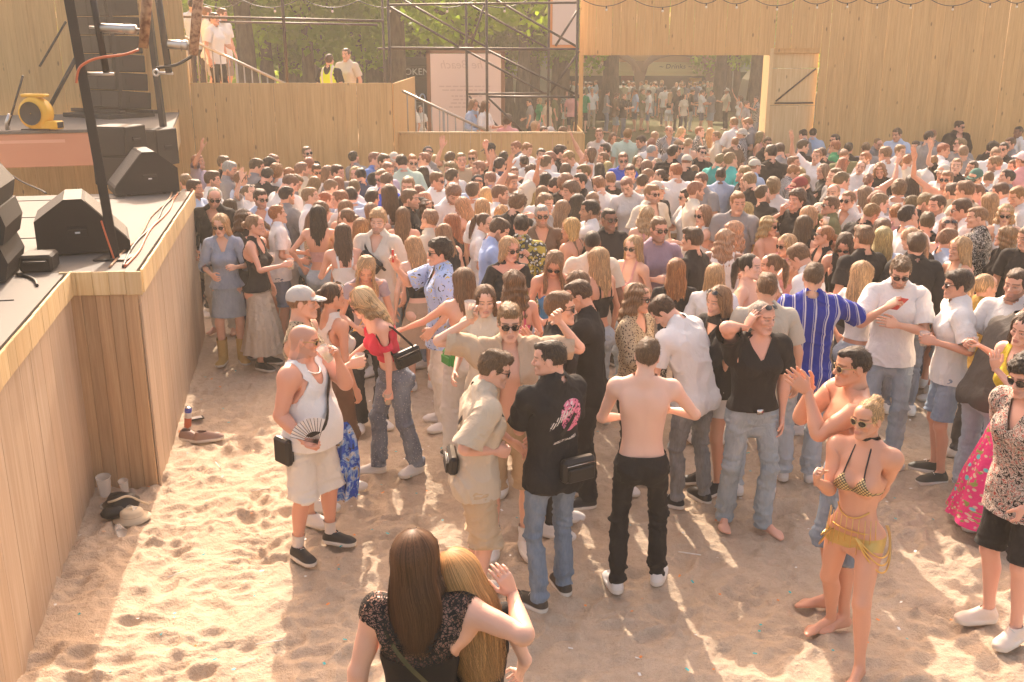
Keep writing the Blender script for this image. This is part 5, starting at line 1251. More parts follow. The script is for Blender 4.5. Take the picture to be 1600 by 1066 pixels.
def crown_mesh(seed, n, rx, rz, zc, leaf=.14, clumps=26):
    r = np.random.default_rng(seed); cc = r.normal(size=(clumps, 3)); cc /= np.linalg.norm(cc, axis=1)[:, None]; cc *= r.uniform(.35, 1, (clumps, 1))**.6; cr = r.uniform(.25, .48, clumps)
    k = r.integers(0, clumps, n); d = r.normal(size=(n, 3)); d /= np.linalg.norm(d, axis=1)[:, None]; p = cc[k]+d*(cr[k]*r.uniform(.3, 1, n)**.5)[:, None]
    p = p*V3(rx, rx, rz)+V3(0, 0, zc); nm = r.normal(size=(n, 3))+V3(0, 0, .5); nm /= np.linalg.norm(nm, axis=1)[:, None]; u = np.cross(nm, r.normal(size=(n, 3))); u /= np.linalg.norm(u, axis=1)[:, None]; v = np.cross(nm, u)
    L = leaf*r.uniform(.6, 1.4, n)[:, None]; P = np.stack([p-u*L, p+v*L*.55, p+u*L, p-v*L*.55], 1).reshape(-1, 3); return P, np.arange(4*n).reshape(n, 4)
CR = [mesh_data('crown', *crown_mesh(20+i, n, rx, rz_, zc, lf), MAT['leaf'], False) for i, (n, rx, rz_, zc, lf) in enumerate(((4200, 3.4, 2.6, 7.0, .17), (3600, 2.6, 2.4, 4.6, .13), (5200, 4.2, 3.4, 9.0, .20)))]
def trunk_mesh(seed, r0, h):
    r = np.random.default_rng(seed); z = np.linspace(0, h, 9); pts = np.stack([np.cumsum(r.normal(0, .035, 9)), np.cumsum(r.normal(0, .03, 9)), z], 1); m_ = [tube_mesh(pts, r0*(1.25*np.exp(-z*1.6)*.5+1-.45*z/h), 10)]
    for k in range(5): a = r.uniform(0, 6.28); j = 5+k % 4; b = pts[min(j, 8)]; m_.append(tube_mesh([b, b+V3(math.cos(a)*.8, math.sin(a)*.8, .8), b+V3(math.cos(a)*2, math.sin(a)*2, 1.7)], [r0*.38, r0*.25, r0*.1], 6))
    return merge(*m_)
TR = [mesh_data('trunk', *trunk_mesh(i, r0, h), MAT['bark']) for i, (r0, h) in enumerate(((.33, 7), (.20, 5), (.45, 9)))]
def tree(px, Y, k, label, s_=1.0):
    p = atY(px, 100, Y); t = thing('tree', label, 'tree', (p[0], Y, -.05), random.uniform(0, 6.28), 'trees behind the walls'); t.scale = (s_, s_, s_*random.uniform(.92, 1.1)); add_obj('trunk', TR[k], t); add_obj('crown', CR[k], t)
TL = [(955, 50, 2, 'broad dark tree trunk standing before the drinks stall, seen through the gate', 1), (1126, 49, 0, 'slim tree trunk at the right end of the drinks stall', 1.0), (1180, 42, 0, 'leafy tree trunk beside the parked truck in the gate opening', .95), (1152, 56, 1, 'thin young tree before the pale green hoarding', 1.1), (1140, 58, 1, 'second thin young tree before the pale green hoarding', 1.0),
      (622, 34, 0, 'dark tree trunk left of the menu sign behind the scaffold', 1.1), (722, 30, 0, 'tree trunk above the menu sign between scaffold poles', .9), (815, 46, 0, 'left of two tree trunks behind the scaffold', 1), (833, 48, 0, 'right of two tree trunks behind the scaffold', 1),
      (393, 33, 0, 'pale straight tree trunk behind the platform, left of the scaffold pole', 1.1), (482, 36, 1, 'slender tree behind the platform, left of the hi-vis vest', 1.3), (505, 44, 2, 'dark tree trunk far behind the hi-vis vest', 1), (420, 46, 0, 'shaded tree behind the slender scaffold pole', 1.1), (340, 44, 2, 'dense tree behind the group on the platform stairs', 1), (560, 40, 1, 'small leafy tree behind the man in the cream tee', 1.4), (655, 52, 2, 'tall tree above the token booth', 1), (880, 56, 0, 'tree beside the left end of the drinks stall', 1.2), (770, 60, 2, 'big tree far behind the menu sign', 1.1), (585, 58, 2, 'big tree far behind the platform', 1.2), (460, 60, 2, 'big dark tree in the far middle behind the platform', 1.2), (300, 58, 2, 'big tree at the far left behind the stairs', 1.2), (1240, 66, 2, 'far tree mostly hidden behind the gate leaf', 1.1), (1010, 74, 2, 'far tree behind the drinks stall roof', 1.2)]
for a in TL: tree(*a)
for i in range(16): tree(300+i*38+random.uniform(-12, 12), random.uniform(47, 66), 1, 'leafy young tree, '+['leftmost', 'second', 'third', 'fourth', 'fifth', 'sixth', 'seventh', 'eighth', 'ninth', 'tenth', 'eleventh', 'twelfth', 'thirteenth', 'fourteenth', 'fifteenth', 'rightmost'][i]+' of the green row behind platform and scaffold', random.uniform(.85, 1.25))
hd = thing('hedge', 'dark green hedge closing the view behind the far trees', 'hedge', (0, 78, 0)); P, Q = crown_mesh(77, 16000, 1, 1, 0, .32, 90); P = P*V3(34, 2.5, 6)+V3(-4, 0, 5) if False else P
r = np.random.default_rng(5); n = 15000; p = np.stack([r.uniform(-46, 36, n), r.normal(0, 1.2, n), r.uniform(0, 15, n)], 1); p[:, 2] *= 1-.25*np.abs(vnoise(p*V3(.15, 0, 0), 3)); nm = r.normal(size=(n, 3)); nm /= np.linalg.norm(nm, axis=1)[:, None]; u = np.cross(nm, r.normal(size=(n, 3))); u /= np.linalg.norm(u, axis=1)[:, None]; v = np.cross(nm, u); L = r.uniform(.3, .75, n)[:, None]
solid('foliage', np.stack([p-u*L, p+v*L*.6, p+u*L, p-v*L*.6], 1).reshape(-1, 3), np.arange(4*n).reshape(n, 4), 'leaf', hd)['kind'] = 'stuff'
# drinks stall with arches
plain('stall_tan', (.50, .30, .12), .8); plain('awning', (.56, .50, .27), .8); plain('stall_arch', (.26, .15, .10), .8); plain('stall_dark', (.035, .028, .022), .9); plain('ink', (.05, .03, .02), .8); plain('counter', (.20, .11, .06), .7); plain('red_sign', (.35, .05, .04), .6); plain('yellow_poster', (.85, .55, .12), .6); plain('hoarding', (.30, .36, .22), .8); plain('green_screen', (.05, .10, .04), .85); plain('booth_dark', (.045, .042, .04), .7); plain('screen_white', (.75, .75, .72), .5)
SYT = 58.0; sx0 = atY(880, 100, SYT)[0]; sx1 = atY(1114, 100, SYT)[0]
dk = thing('drinks_stall', 'long festival drinks stall with cream awning and brown arches beyond the gate', 'stall', (0, SYT, 0))
bbox('back_wall', (sx0-.2, 3.0, -.05), (sx1+.2, 3.1, 3.4), 'stall_dark', dk); bbox('roof', (sx0-.3, .35, 3.35), (sx1+.3, 3.2, 3.5), 'stall_tan', dk); bbox('fascia', (sx0-.25, .30, 2.55), (sx1+.25, .38, 3.36), 'stall_tan', dk); bbox('counter', (sx0, .3, -.05), (sx1, .9, 1.0), 'counter', dk)
ax = [atY(x, 100, SYT)[0] for x in (880, 1000, 1112)]
for i in range(2):
    x0, x1 = ax[i]+.25, ax[i+1]-.25; prism('awning', [(.0, 1.92), (.0, 2.02), (-.0, 2.05), (.34, 2.56), (.36, 2.50)], x0, x1, 'awning', dk, 'yz'); bbox('valance', (x0, -.012, 1.80), (x1, -.002, 2.03), 'awning', dk, .002)
    text('lettering', '~ Drinks ~', .42, 'ink', dk, ((x0+x1)/2, .135, 2.30), rot=(math.radians(56), 0, 0), extrude=.004, italic=.2)
    th = np.linspace(0, math.pi, 13); rx = (x1-x0)/2+.1; cx = (x0+x1)/2; tube('arch', [(cx+rx*math.cos(t), -.05, 2.0+1.05*math.sin(t)) for t in th], .17, 'stall_arch', dk, 8)
for x in ax: prism('pillar', [(x-.22, -.05), (x+.22, -.05), (x+.26, 1.6), (x+.5, 2.6), (x-.5, 2.6), (x-.26, 1.6)], -.15, .30, 'stall_arch', dk, 'xz')
bbox('red_sign', (ax[0]+3.6, 2.9, 1.35), (ax[0]+4.3, 2.95, 1.75), 'red_sign', dk); bbox('yellow_poster', (ax[2]-1.05, .9, 1.15), (ax[2]-.35, .95, 1.65), 'yellow_poster', dk)
tag(bbox('hoarding', (atY(1112, 100, 70)[0], 70, 0), (atY(1215, 100, 70)[0], 70.1, 4.4), 'hoarding'), 'pale green hoarding right of the drinks stall', 'hoarding')
fn = thing('construction_fence', 'dark green screened fence before the pale hoarding', 'fence', (0, 60, 0)); x0 = atY(1108, 100, 60)[0]
for i in range(4): bbox('fence_panel', (x0+i*1.45, 0, .05), (x0+1.40+i*1.45, .02, 1.95), ['green_screen', 'green_screen', 'green_screen', 'yellow_poster'][i], fn, .003); tube('fence_post', [(x0-.025+i*1.45, 0, 0), (x0-.025+i*1.45, 0, 2.05)], .03, 'galv', fn)
# parked truck at the right of the opening
plain('truck_paint', (.16, .15, .14), .4); plain('glass_dark', (.03, .035, .04), .1, 0, .8)
tk = thing('parked_truck', 'dark parked truck at the right end of the gate opening', 'truck', (atY(1200, 100, 44)[0], 44, 0), 0)
prism('cab', [(-1.0, .5), (-1.0, 1.3), (-.85, 2.05), (-.55, 2.45), (1.2, 2.5), (1.2, .5)], -1.0, 1.0, 'truck_paint', tk, 'xz'); bbox('windscreen', (-1.0, -1.006, 1.4), (.6, -1.0015, 2.1), 'glass_dark', tk, .002); bbox('bumper', (-1.1, -1.02, .35), (1.25, -.99, .5), 'black_metal', tk); bbox('grille_panel', (-.9, -1.012, .75), (.4, -1.0015, 1.1), 'grille', tk, .003)
for x in (-.5, .8): P, Q = lathe([(.05, -.12), (.40, -.12), (.42, 0), (.40, .12), (.05, .12)], 16); solid('wheel', P[:, [0, 2, 1]]+V3(x, -.95, .42), Q, 'black_rubber', tk, smooth=True)
# token booth behind the railing
tb = thing('token_booth', 'dark token booth with white lettering left of the menu sign', 'booth', (0, 45, 0)); x0 = atY(598, 100, 45)[0]; x1 = atY(676, 100, 45)[0]
bbox('booth_wall', (x0, .3, -.05), (x1, 1.8, 2.95), 'booth_dark', tb); bbox('sign_board', (x0+.9, .2, 2.05), (x1-.05, .29, 2.62), 'black_box', tb); text('lettering', 'TOKENS', .40, 'screen_white', tb, ((x0+.9+x1)/2-.1, .195, 2.33), extrude=.002); bbox('counter', (x0+.3, -.1, .0), (x1, .28, 1.05), 'booth_dark', tb)
plain('pale_blue', (.45, .55, .80), .4)
for i in range(5): P, Q = tube_mesh([(.11*math.cos(t), 0, .17*math.sin(t)) for t in np.linspace(-.5, 3.64, 11)], .035, 5); solid('window_sign', P, Q, 'pale_blue', tb, (x0+.95+i*.36, .27, 1.22), smooth=True)
plain('hoarding2', (.48, .50, .44), .8)
st2 = thing('white_tents', 'row of pale tents behind the trunks seen through the scaffold', 'tent', (0, 64, 0))
for i, (xa, xb, z0, z1) in enumerate(((797, 812, 1.2, 2.8), (820, 829, 1.2, 2.8), (838, 862, 2.0, 2.9))):
    a = atY(xa, 100, 64)[0]; b = atY(xb, 100, 64)[0]; prism('tent_panel', [(a, 0), (b, 0), (b, z1-.1), ((a+b)/2, z1+.3), (a, z1-.1)], 0, .6, 'hoarding2', st2, 'xz')
# ---------------------------------------------------------------- the crowd
PAL = dict(w=('white', (.78, .75, .72)), c=('cream', (.66, .58, .46)), k=('black', (.022, .020, .020)), g=('grey', (.25, .24, .24)), b=('blue', (.10, .19, .45)), l=('light blue', (.42, .52, .68)), v=('lilac', (.48, .40, .50)), n=('navy', (.035, .05, .10)), e=('green', (.03, .28, .12)), t=('teal', (.05, .42, .38)),
           y=('mustard', (.52, .34, .07)), r=('red', (.60, .06, .08)), p=('pink', (.72, .34, .34)), o=('beige', (.50, .40, .28)), h=('brown', (.20, .13, .08)), i=('olive', (.17, .17, .08)), u=('cobalt blue', (.04, .10, .55)), m=('mint', (.48, .60, .50)), z=('patterned', (.5, .5, .5)), s=('striped', (.5, .5, .5)))
HCOL = dict(k=(.025, .017, .012), d=(.105, .056, .030), m=(.23, .12, .058), n=(.36, .195, .095), b=(.64, .385, .185), g=(.42, .17, .06), y=(.45, .41, .37))
HST = dict(s='short', f='fade', q='quiff', c='curly', t='curtain', z='buzz', l='long', w='wavy', o='bob', p='pony', n='bun', N='bunlow', L='longer', F='longfront', k='under', K='under')
SKIN = [(.73, .41, .27), (.69, .365, .235), (.77, .46, .325), (.65, .33, .205), (.72, .38, .26)]; DARK = (.20, .105, .062)
def blotch(s, v):
    vo = s.node('ShaderNodeTexVoronoi'); vo.inputs['Scale'].default_value = 26; s.link(v, vo.inputs['Vector']); return s.mix(s.ramp(vo.outputs['Distance'], [(.28, 1), (.36, 0)], 'LINEAR'), s.mix(s.ramp(vo.outputs['Color'], [(.4, 0), (.5, 1)], 'CONSTANT'), (.06, .06, .05), (.40, .32, .06)), (.58, .60, .58))
cloth('floral', blotch)
def vstripe(s, v):
    x = sepxyz(s, v); w = s.math('SINE', s.math('MULTIPLY', s.math('ADD', x[0], s.math('MULTIPLY', x[1], .35)), 260)); return s.mix(s.ramp(w, [(.42, 0), (.58, 1)]), s.objcol(), (.72, .70, .68))
cloth('vstripe', vstripe)
def scroll(s, v):
    n = s.noise(v, 30, 1, .5, 1.5); return s.mix(s.ramp(n, [(.44, 0), (.46, 1), (.54, 1), (.56, 0)]), (.02, .02, .02), (.62, .58, .5))
cloth('scroll', scroll)
CPOSE = {
 'a': (dict(footL=(.12, -.02, 10), footR=(-.11, .03, -14)), ('relax', 'relax')),
 'b': (dict(footL=(.10, .05, 14), footR=(-.13, -.05, -8), head=(4, 0, 28), lean=(2, 0, 6), armR=dict(to=(-.16, -.24, 1.08))), ('relax', 'relax')),
 'B': (dict(footL=(.10, .05, 14), footR=(-.13, -.05, -8), head=(6, 3, -30), lean=(2, 0, -6), armL=dict(to=(.16, -.24, 1.06))), ('relax', 'relax')),
 'h': (dict(armR=dict(to=(-.10, -.33, 1.24), pole=(-.6, .2, -1)), footL=(.1, .04, 10), head=(3, 2, 12)), ('relax', 'grip')),
 'H': (dict(armL=dict(to=(.12, -.33, 1.22), pole=(.6, .2, -1)), armR=dict(to=(-.14, -.24, 1.12)), head=(8, 0, -14), lean=(4, 0, -4)), ('grip', 'relax')),
 'u': (dict(armR=dict(to=(-.30, -.22, 1.92), pole=(-1, .1, -.4), hand=(-.1, -.2, 1)), head=(-4, 0, 8), lean=(-2, 3, 4)), ('relax', 'flat')),
 'U': (dict(armR=dict(to=(-.32, -.2, 1.9), pole=(-1, .1, -.4), hand=(0, -.2, 1)), armL=dict(to=(.34, -.16, 1.86), pole=(1, .1, -.4), hand=(0, -.2, 1)), head=(-6, 0, 0)), ('claw', 'flat')),
 'x': (dict(armR=dict(to=(.06, -.24, 1.20), pole=(-1, .2, -.7)), armL=dict(to=(-.06, -.27, 1.24), pole=(1, .2, -.7)), head=(5, 2, 10)), ('relax', 'relax')),
 'p': (dict(armL=dict(to=(.06, -.32, 1.36), pole=(.7, .2, -1)), armR=dict(to=(-.08, -.30, 1.30), pole=(-.7, .2, -1)), head=(24, 0, 0), lean=(5, 0, 0)), ('grip', 'grip')),
 'k': (dict(armR=dict(to=(-.04, -.17, 1.52), pole=(-.9, -.2, -.7), hand=(.3, -.2, 1)), head=(-3, 0, 6)), ('relax', 'grip')),
 'o': (dict(armL=dict(to=(.38, -.42, 1.40), pole=(.5, .3, -1), hand=(.4, -1, 0)), head=(0, 0, 22), lean=(3, 0, 8)), ('flat', 'relax')),
 'd': (dict(head=(26, 4, -10), lean=(9, 0, -4), armR=dict(to=(-.15, -.25, 1.1))), ('relax', 'relax')),
}
CPOSE.update({'a1': (dict(head=(12, 4, 22), lean=(5, 2, 4), armR=dict(to=(-.18, -.22, 1.05))), ('relax', 'relax')), 'a2': (dict(head=(-6, -4, -34), lean=(-2, -3, -8), footL=(.15, -.1, 20)), ('relax', 'relax')), 'a3': (dict(head=(-10, 6, 12), lean=(3, 5, 10), armL=dict(to=(.1, -.3, 1.15)), armR=dict(to=(-.12, -.26, 1.1))), ('relax', 'relax')), 'a4': (dict(head=(18, -5, -18), lean=(7, -4, -6), armL=dict(to=(.16, -.28, 1.2))), ('grip', 'relax'))})
TOPS = {'T': ('tee', dict(sl=.215, hem=.85)), 'S': ('shirt', dict(sl=.24, hem=.84, neck='collar', ease=.016, se=.022)), 'P': ('polo shirt', dict(sl=.20, hem=.86, neck='collar', ease=.011)), 'A': ('tank top', dict(sl=0, hem=.93, neck='tank', ease=.007, hang=.6)), 'C': ('crop top', dict(sl=0, hem=1.10, neck='straps', ease=.005, hang=.4)),
        'X': ('strapless top', dict(sl=0, hem=1.08, neck='', zt=1.31, ease=.005, hang=.4)), 'J': ('long-sleeved jacket', dict(sl=.50, hem=.86, neck='v', ease=.020)), 'H': ('halter top', dict(sl=0, hem=1.08, neck='halter', ease=.005, hang=.4)), 'W': ('short tee', dict(sl=.16, hem=1.06, neck='wide', ease=.009))}
FACE = ['facing the camera', 'half turned right', 'facing right', 'turned away to the right', 'seen from behind', 'turned away to the left', 'facing left', 'half turned left']
POSEW = dict(h='holding a drink up', H='hand held out', u='one arm raised', U='both arms raised', x='arms folded', p='looking down at hands', k='hand at mouth', o='arm reaching out', d='head bowed')
# head-top pixel x,y ; m/f ; hair ; top ; facing ; pose ; extras
CROWD = '''310,242,m,sd,Tv,2,u 347,243,m,sd,Tk,1,a,g 376,249,m,sy,Tg,2,a 390,247,m,sd,Tg,3,b 408,246,m,sk,Tn,2,a 422,240,m,sd,Tk,2,a,g 480,228,m,sd,Tk,2,a,g 489,246,m,sm,To,4,a 556,236,m,sk,Tg,3,b 292,271,m,sm,Tc,5,b
331,289,m,zy,Jk,0,a,g 347,265,m,qd,Sw,2,h 391,265,m,sm,Tl,3,a 424,268,m,fd,Tg,2,d 424,258,m,cg,Tw,3,a 450,261,f,wg,Jl,3,a 407,262,m,sk,Tk,4,a 382,290,f,pd,Tw,1,u,G 364,310,f,ld,Tk,5,b 481,253,m,sn,Tc,4,b
495,256,m,qd,To,0,a,g 485,274,f,lm,Tc,4,a 509,280,m,sm,Pl,2,a 511,260,f,ln,Tw,1,a 546,261,f,ob,Tw,0,a 527,276,f,ln,Cc,5,b 554,280,m,sm,Tw,4,a 561,294,m,sk,Sl,4,b 480,295,m,sm,Tw,2,b 506,305,f,Nm,Ao,3,a
575,312,f,ln,Cp,4,a 582,238,m,sn,Pb,1,a 613,236,m,kd,Tg,0,a 604,240,m,sd,Tk,1,b 662,228,m,kk,Tg,0,a 629,240,m,sk,Sm,4,a 644,240,m,sm,Tc,1,b,g 664,238,m,sm,Tw,7,a,g 680,242,f,ob,Tw,4,a 703,237,m,sd,Tg,3,b
718,241,m,sn,To,0,U 740,234,m,sm,Tg,7,a,g 772,222,m,kk,Aw,5,a 786,236,m,sk,Tk,4,a 813,220,m,sd,Tg,6,a 822,222,m,sg,Tw,1,a 835,231,m,td,Tw,0,a 820,242,m,fk,Sw,4,a 777,246,m,sk,Tn,3,a 593,261,m,sn,Tw,0,a,g
600,253,m,sd,Tv,2,b 627,267,m,sm,Pu,3,a 667,260,f,lk,Tw,4,b 673,267,m,sm,Tw,1,a,g 689,274,m,sd,Tl,7,a,g 692,265,m,sd,Tg,3,a 716,252,m,cm,Tw,0,b 706,279,m,cm,Tw,1,d 732,285,m,td,Tw,3,a 740,273,m,kk,Tl,0,a
739,250,m,sd,Tk,6,a 759,256,f,lk,Te,4,a 766,268,m,sm,Tv,4,a 800,261,m,sm,Tw,0,u 810,270,m,td,Tc,1,U 838,256,f,wd,Tk,4,a 842,268,f,lk,Tw,3,a 822,294,f,lb,Cn,4,a 753,292,f,lb,Tc,4,a 598,288,f,ld,Cw,5,a
642,282,f,od,Tk,4,a 656,289,f,ld,Cc,2,h,g 691,299,f,Lb,Cg,5,a 701,309,f,lm,Tw,2,b 734,307,f,Lb,Cp,5,a 757,311,f,ob,Tw,3,a 799,300,m,cd,Tk,4,a 600,302,f,Nm,Xp,0,a,g 643,315,f,wd,Aw,2,a,g 566,297,m,sk,Sl,4,b
566,342,f,ln,Cw,5,a 695,350,f,ln,Ak,5,a,G 653,369,f,lb,Ck,4,a 612,276,m,sm,Tk,1,b 542,300,m,sm,Tw,6,a 452,290,m,sk,Tg,3,a 466,315,m,sm,Tw,2,b 440,272,m,sd,Tw,3,d 522,255,m,sd,Tg,1,a 572,262,m,sk,Tn,5,a
634,300,m,sd,Tk,2,a 676,325,m,sm,Tc,6,b 716,336,f,lm,Tk,6,h 780,290,m,sm,Tw,2,a 790,318,f,wb,Ck,3,a 737,330,f,pd,Tw,2,a 862,292,f,lm,Tw,4,b 845,300,m,sm,Tg,2,a
937,200,m,sn,Tw,7,a 955,206,f,om,Tw,0,a 980,200,m,sg,Tm,4,a 1007,210,m,sd,Tg,6,a 1017,215,m,sd,Tw,5,b 1023,205,f,lb,Tw,4,a 1045,196,m,zn,Ss,0,a 1061,198,f,lb,Cp,1,a 1075,215,f,Nb,Cc,4,b 1092,198,m,sm,Sz,1,a
1056,217,m,sd,Tg,0,a,g 1043,224,m,fk,Tk,4,a 1091,228,m,sk,Tk,0,a,g 1012,226,m,zy,Tg,2,a 1116,238,m,sm,Tt,3,a 1132,242,m,sd,Tv,2,b 944,223,m,sk,Tk,6,a 979,237,m,sk,Ti,4,a 966,236,m,sd,Tu,7,a,g 934,236,m,sd,Tw,6,a
924,231,f,om,Aw,6,u 873,235,m,sn,Tw,6,a 852,240,m,sd,Tw,4,a 874,226,m,sk,Tk,1,a 899,233,m,sn,Tw,7,a 996,242,f,ld,Tk,0,a 1007,250,f,od,Tk,4,a 1031,248,f,ld,Tg,0,b 1065,241,m,kd,Tk,3,a 1058,254,m,sg,Tw,4,a
1084,257,f,pm,Tk,2,a 1037,263,f,Nd,Tc,7,a,g 1008,263,m,sn,Tw,2,a 972,271,m,sn,Tw,0,a 952,252,f,lb,Tc,4,a 935,254,f,lk,Tk,3,a 914,256,m,sm,Tg,6,a 875,255,f,od,Tw,4,a 912,271,m,sk,Tk,7,b 942,277,m,qm,Tw,4,a
955,268,m,sd,Tk,4,b 886,272,m,cm,Tk,4,a 891,286,m,cd,Tn,6,a 930,296,f,wb,Cc,5,a 869,312,f,ln,Tw,4,b 1020,288,m,qn,Sc,1,a,g 1044,284,m,kg,Tk,1,b 1062,294,m,sk,Tw,6,h,g 1082,280,m,sd,Sc,2,h 1132,262,m,fk,Sl,4,a
1009,320,f,wb,Cp,5,a 1115,322,f,ln,Aw,6,o,g 1132,356,f,wb,Aw,4,a 1145,345,f,wb,Aw,5,a 1100,268,m,sm,Tg,7,a 1060,272,f,lm,Tk,4,b 985,255,m,sd,Tg,0,a 860,275,m,sk,Tk,2,p 898,300,f,lk,Tk,4,a 905,340,f,ob,Ch,5,b
1143,180,m,sn,Tw,5,a 1177,182,m,sg,Tg,6,a 1164,199,m,Kn,Ss,5,a 1180,205,f,ln,Cp,1,a 1148,214,m,sm,Th,5,b 1110,200,f,lb,Cw,4,a 1130,205,m,sn,Sc,6,a 1199,213,m,sd,Tk,1,a,g 1204,227,m,sk,Tk,4,a 1222,223,m,sd,Tg,5,a
1246,217,m,sd,Tk,3,a 1260,201,m,sk,Tg,5,a 1270,200,m,sk,Sl,4,b 1307,209,m,sk,Tg,6,a,g 1306,219,m,sm,Te,6,a,g 1323,230,m,sm,Ti,0,a 1328,222,m,sk,Tk,3,a 1356,222,m,sd,Tg,3,a 1353,237,m,sm,Tw,6,b 1147,238,m,sn,Tt,2,a
1170,242,m,sk,Tg,2,d 1190,247,m,km,Tl,2,a 1223,233,f,ln,Tg,7,a 1241,243,m,fd,Tk,2,a 1217,253,m,sm,Ss,2,a,g 1273,233,m,sn,Tw,7,u 1289,256,f,lm,Tk,6,o 1340,250,f,Nm,Tw,7,a 1168,274,m,sg,Tw,6,a 1147,297,m,sg,Tg,7,a
1194,290,m,fd,Tk,2,a 1246,272,m,kr,Tk,6,a 1270,270,m,sd,Tk,6,a,g 1250,260,f,wb,Tg,4,a 1315,271,m,sy,Tl,6,a,g 1304,285,m,zb,Tc,7,a 1300,305,m,sm,Si,6,k,g 1328,300,m,sm,Sw,7,k,g 1170,314,f,wb,Xy,7,a 1200,337,f,wb,Xp,1,h,g
1268,322,f,lb,Tk,2,k 1262,339,f,ld,Ak,3,b 1286,350,f,Ng,Ak,7,a,g 1233,366,f,ob,Cp,6,o,g 1180,268,m,sd,Tk,4,a 1225,280,m,cm,Tw,3,a 1290,230,m,sd,Tk,4,b 1312,245,f,lm,Tg,4,a 1332,268,m,sm,Tw,2,a 1160,258,m,sd,Tk,6,b
1499,188,m,sk,Jk,0,a,g 1405,199,m,sd,Tl,7,a 1446,203,m,sk,Tg,2,a 1459,202,m,sd,Tg,0,a,g 1369,213,m,zn,Tg,1,a 1436,220,m,sk,Tg,6,b 1385,228,m,sn,Tw,4,a 1407,225,m,sd,Tw,0,a 1472,223,m,sg,Tw,2,a 1503,215,m,sm,Tg,7,a,g
1518,227,m,sm,Tg,3,a 1546,220,f,ck,Tk,3,a 1549,228,m,sm,Tw,7,a,g 1577,214,m,sd,Tg,6,a 1569,222,m,sk,Tk,7,b,g 1591,197,m,fk,Tw,6,h 1597,234,m,kp,Tp,4,a 1420,241,m,sm,Tc,3,a 1455,242,m,sm,Tw,3,p 1379,251,f,wd,Tk,0,a
1402,249,f,lm,Tk,6,u 1476,256,m,km,Tw,6,a 1527,251,m,sd,Tw,6,a 1529,261,m,ke,Tn,6,a,g 1492,247,m,sd,Tk,7,u 1564,242,m,sn,Tw,6,a 1578,250,m,sm,Tw,6,h 1577,264,m,sk,Tg,7,a 1548,267,m,sm,Tw,3,a 1475,267,m,qn,Np,7,u,g
1426,272,f,lk,Tk,4,a 1362,269,f,pn,Aw,3,u 1405,282,m,cm,Tw,3,o 1399,296,m,td,Tg,6,d 1495,285,m,sd,To,4,a 1513,281,m,sm,Tc,5,a 1527,287,m,sm,Tp,7,a,g 1576,284,m,sd,Tw,5,a 1520,312,m,sd,Tw,6,a,g 1468,302,m,sd,Tw,6,o
1400,321,m,sg,Tp,3,a 1420,323,m,fk,Tw,2,b 1472,341,f,lm,Cp,7,a,G 1383,338,f,lm,Tk,5,a 1380,352,f,lb,Tl,4,b 1396,367,f,ld,Tk,4,a 1435,365,f,pb,Tk,4,a 1480,360,m,sn,Tl,2,b 1598,289,m,sg,Tw,6,a 1440,300,m,sm,Tk,1,b
1368,300,m,sm,Tw,3,a 1345,290,f,ln,Cw,4,a 1450,330,m,sd,Tk,4,a 1500,325,f,lm,Ak,5,a 1590,345,m,sd,Tk,7,a 1555,300,f,lb,Cw,4,b 1350,315,m,sm,Tk,3,a 1430,305,f,om,Cc,5,a 1540,345,f,wn,Tk,6,a 1300,262,m,sd,Tg,6,b'''
FLORALS = {(1532, 321)}
def place(x, y, h):
    p = atZ(x, y, h*1.005); return [p[0], p[1]]
def parse():
    out = []; r = random.Random(9)
    for tok in CROWD.split():
        q = tok.split(','); x, y = int(q[0]), int(q[1]); sx = q[2]; h = (r.gauss(1.80, .055) if sx == 'm' else r.gauss(1.675, .05))
        out.append(dict(x=x, y=y, sex=sx, hair=q[3], top=q[4], face=int(q[5]), pose=q[6], ext=q[7] if len(q) > 7 else '', h=h, pos=place(x, y, h)))
    return out
PEOPLE = parse()
HERO_POS = [list(atZ(x, y)[:2]) for x, y in ((495, 860), (618, 738), (726, 900), (811, 806), (858, 935), (994, 912), (1074, 786), (1163, 824), (1268, 699), (1277, 864), (1315, 1023), (1412, 664), (1493, 695), (1526, 808), (1572, 815), (1571, 970))]
# ---------------------------------------------------------------- patterned cloths
def rest_sep(s): return sepxyz(s, s.attr('rest').outputs['Vector'])
def voro(s, v, scale, feature='F1'):
    n = s.node('ShaderNodeTexVoronoi', feature=feature); n.inputs['Scale'].default_value = scale; s.link(v, n.inputs['Vector']); return n.outputs
def hawaii(s, v):
    n = s.noise(v, 9, 3, .6, 1.0); c = s.ramp(n, [(.30, (.04, .05, .08)), (.38, (.06, .14, .48)), (.50, (.30, .42, .62)), (.56, (.62, .62, .60)), (.64, (.50, .30, .06)), (.72, (.16, .13, .03))], 'CONSTANT'); return s.mix(s.noise(v, 30, 2), c, (.10, .2, .5), 'SOFT_LIGHT')
cloth('hawaii', hawaii)
def palms(s, v):
    n = s.noise(v, 13, 2, .5, 2.2); c = s.ramp(n, [(.30, (.02, .02, .03)), (.37, (.40, .52, .78)), (.60, (.46, .57, .80)), (.63, (.60, .46, .05)), (.70, (.03, .03, .03))], 'CONSTANT'); return c
cloth('palms', palms)
def leopard(s, v): d = voro(s, v, 60); return s.mix(s.ramp(d['Distance'], [(.30, 1), (.40, 0)]), (.48, .37, .24), (.05, .03, .02))
cloth('leopard', leopard)
def dots(s, v): d = voro(s, v, 95); return s.mix(s.ramp(d['Distance'], [(.22, 1), (.32, 0)]), (.05, .035, .04), (.55, .48, .46))
cloth('dots', dots)
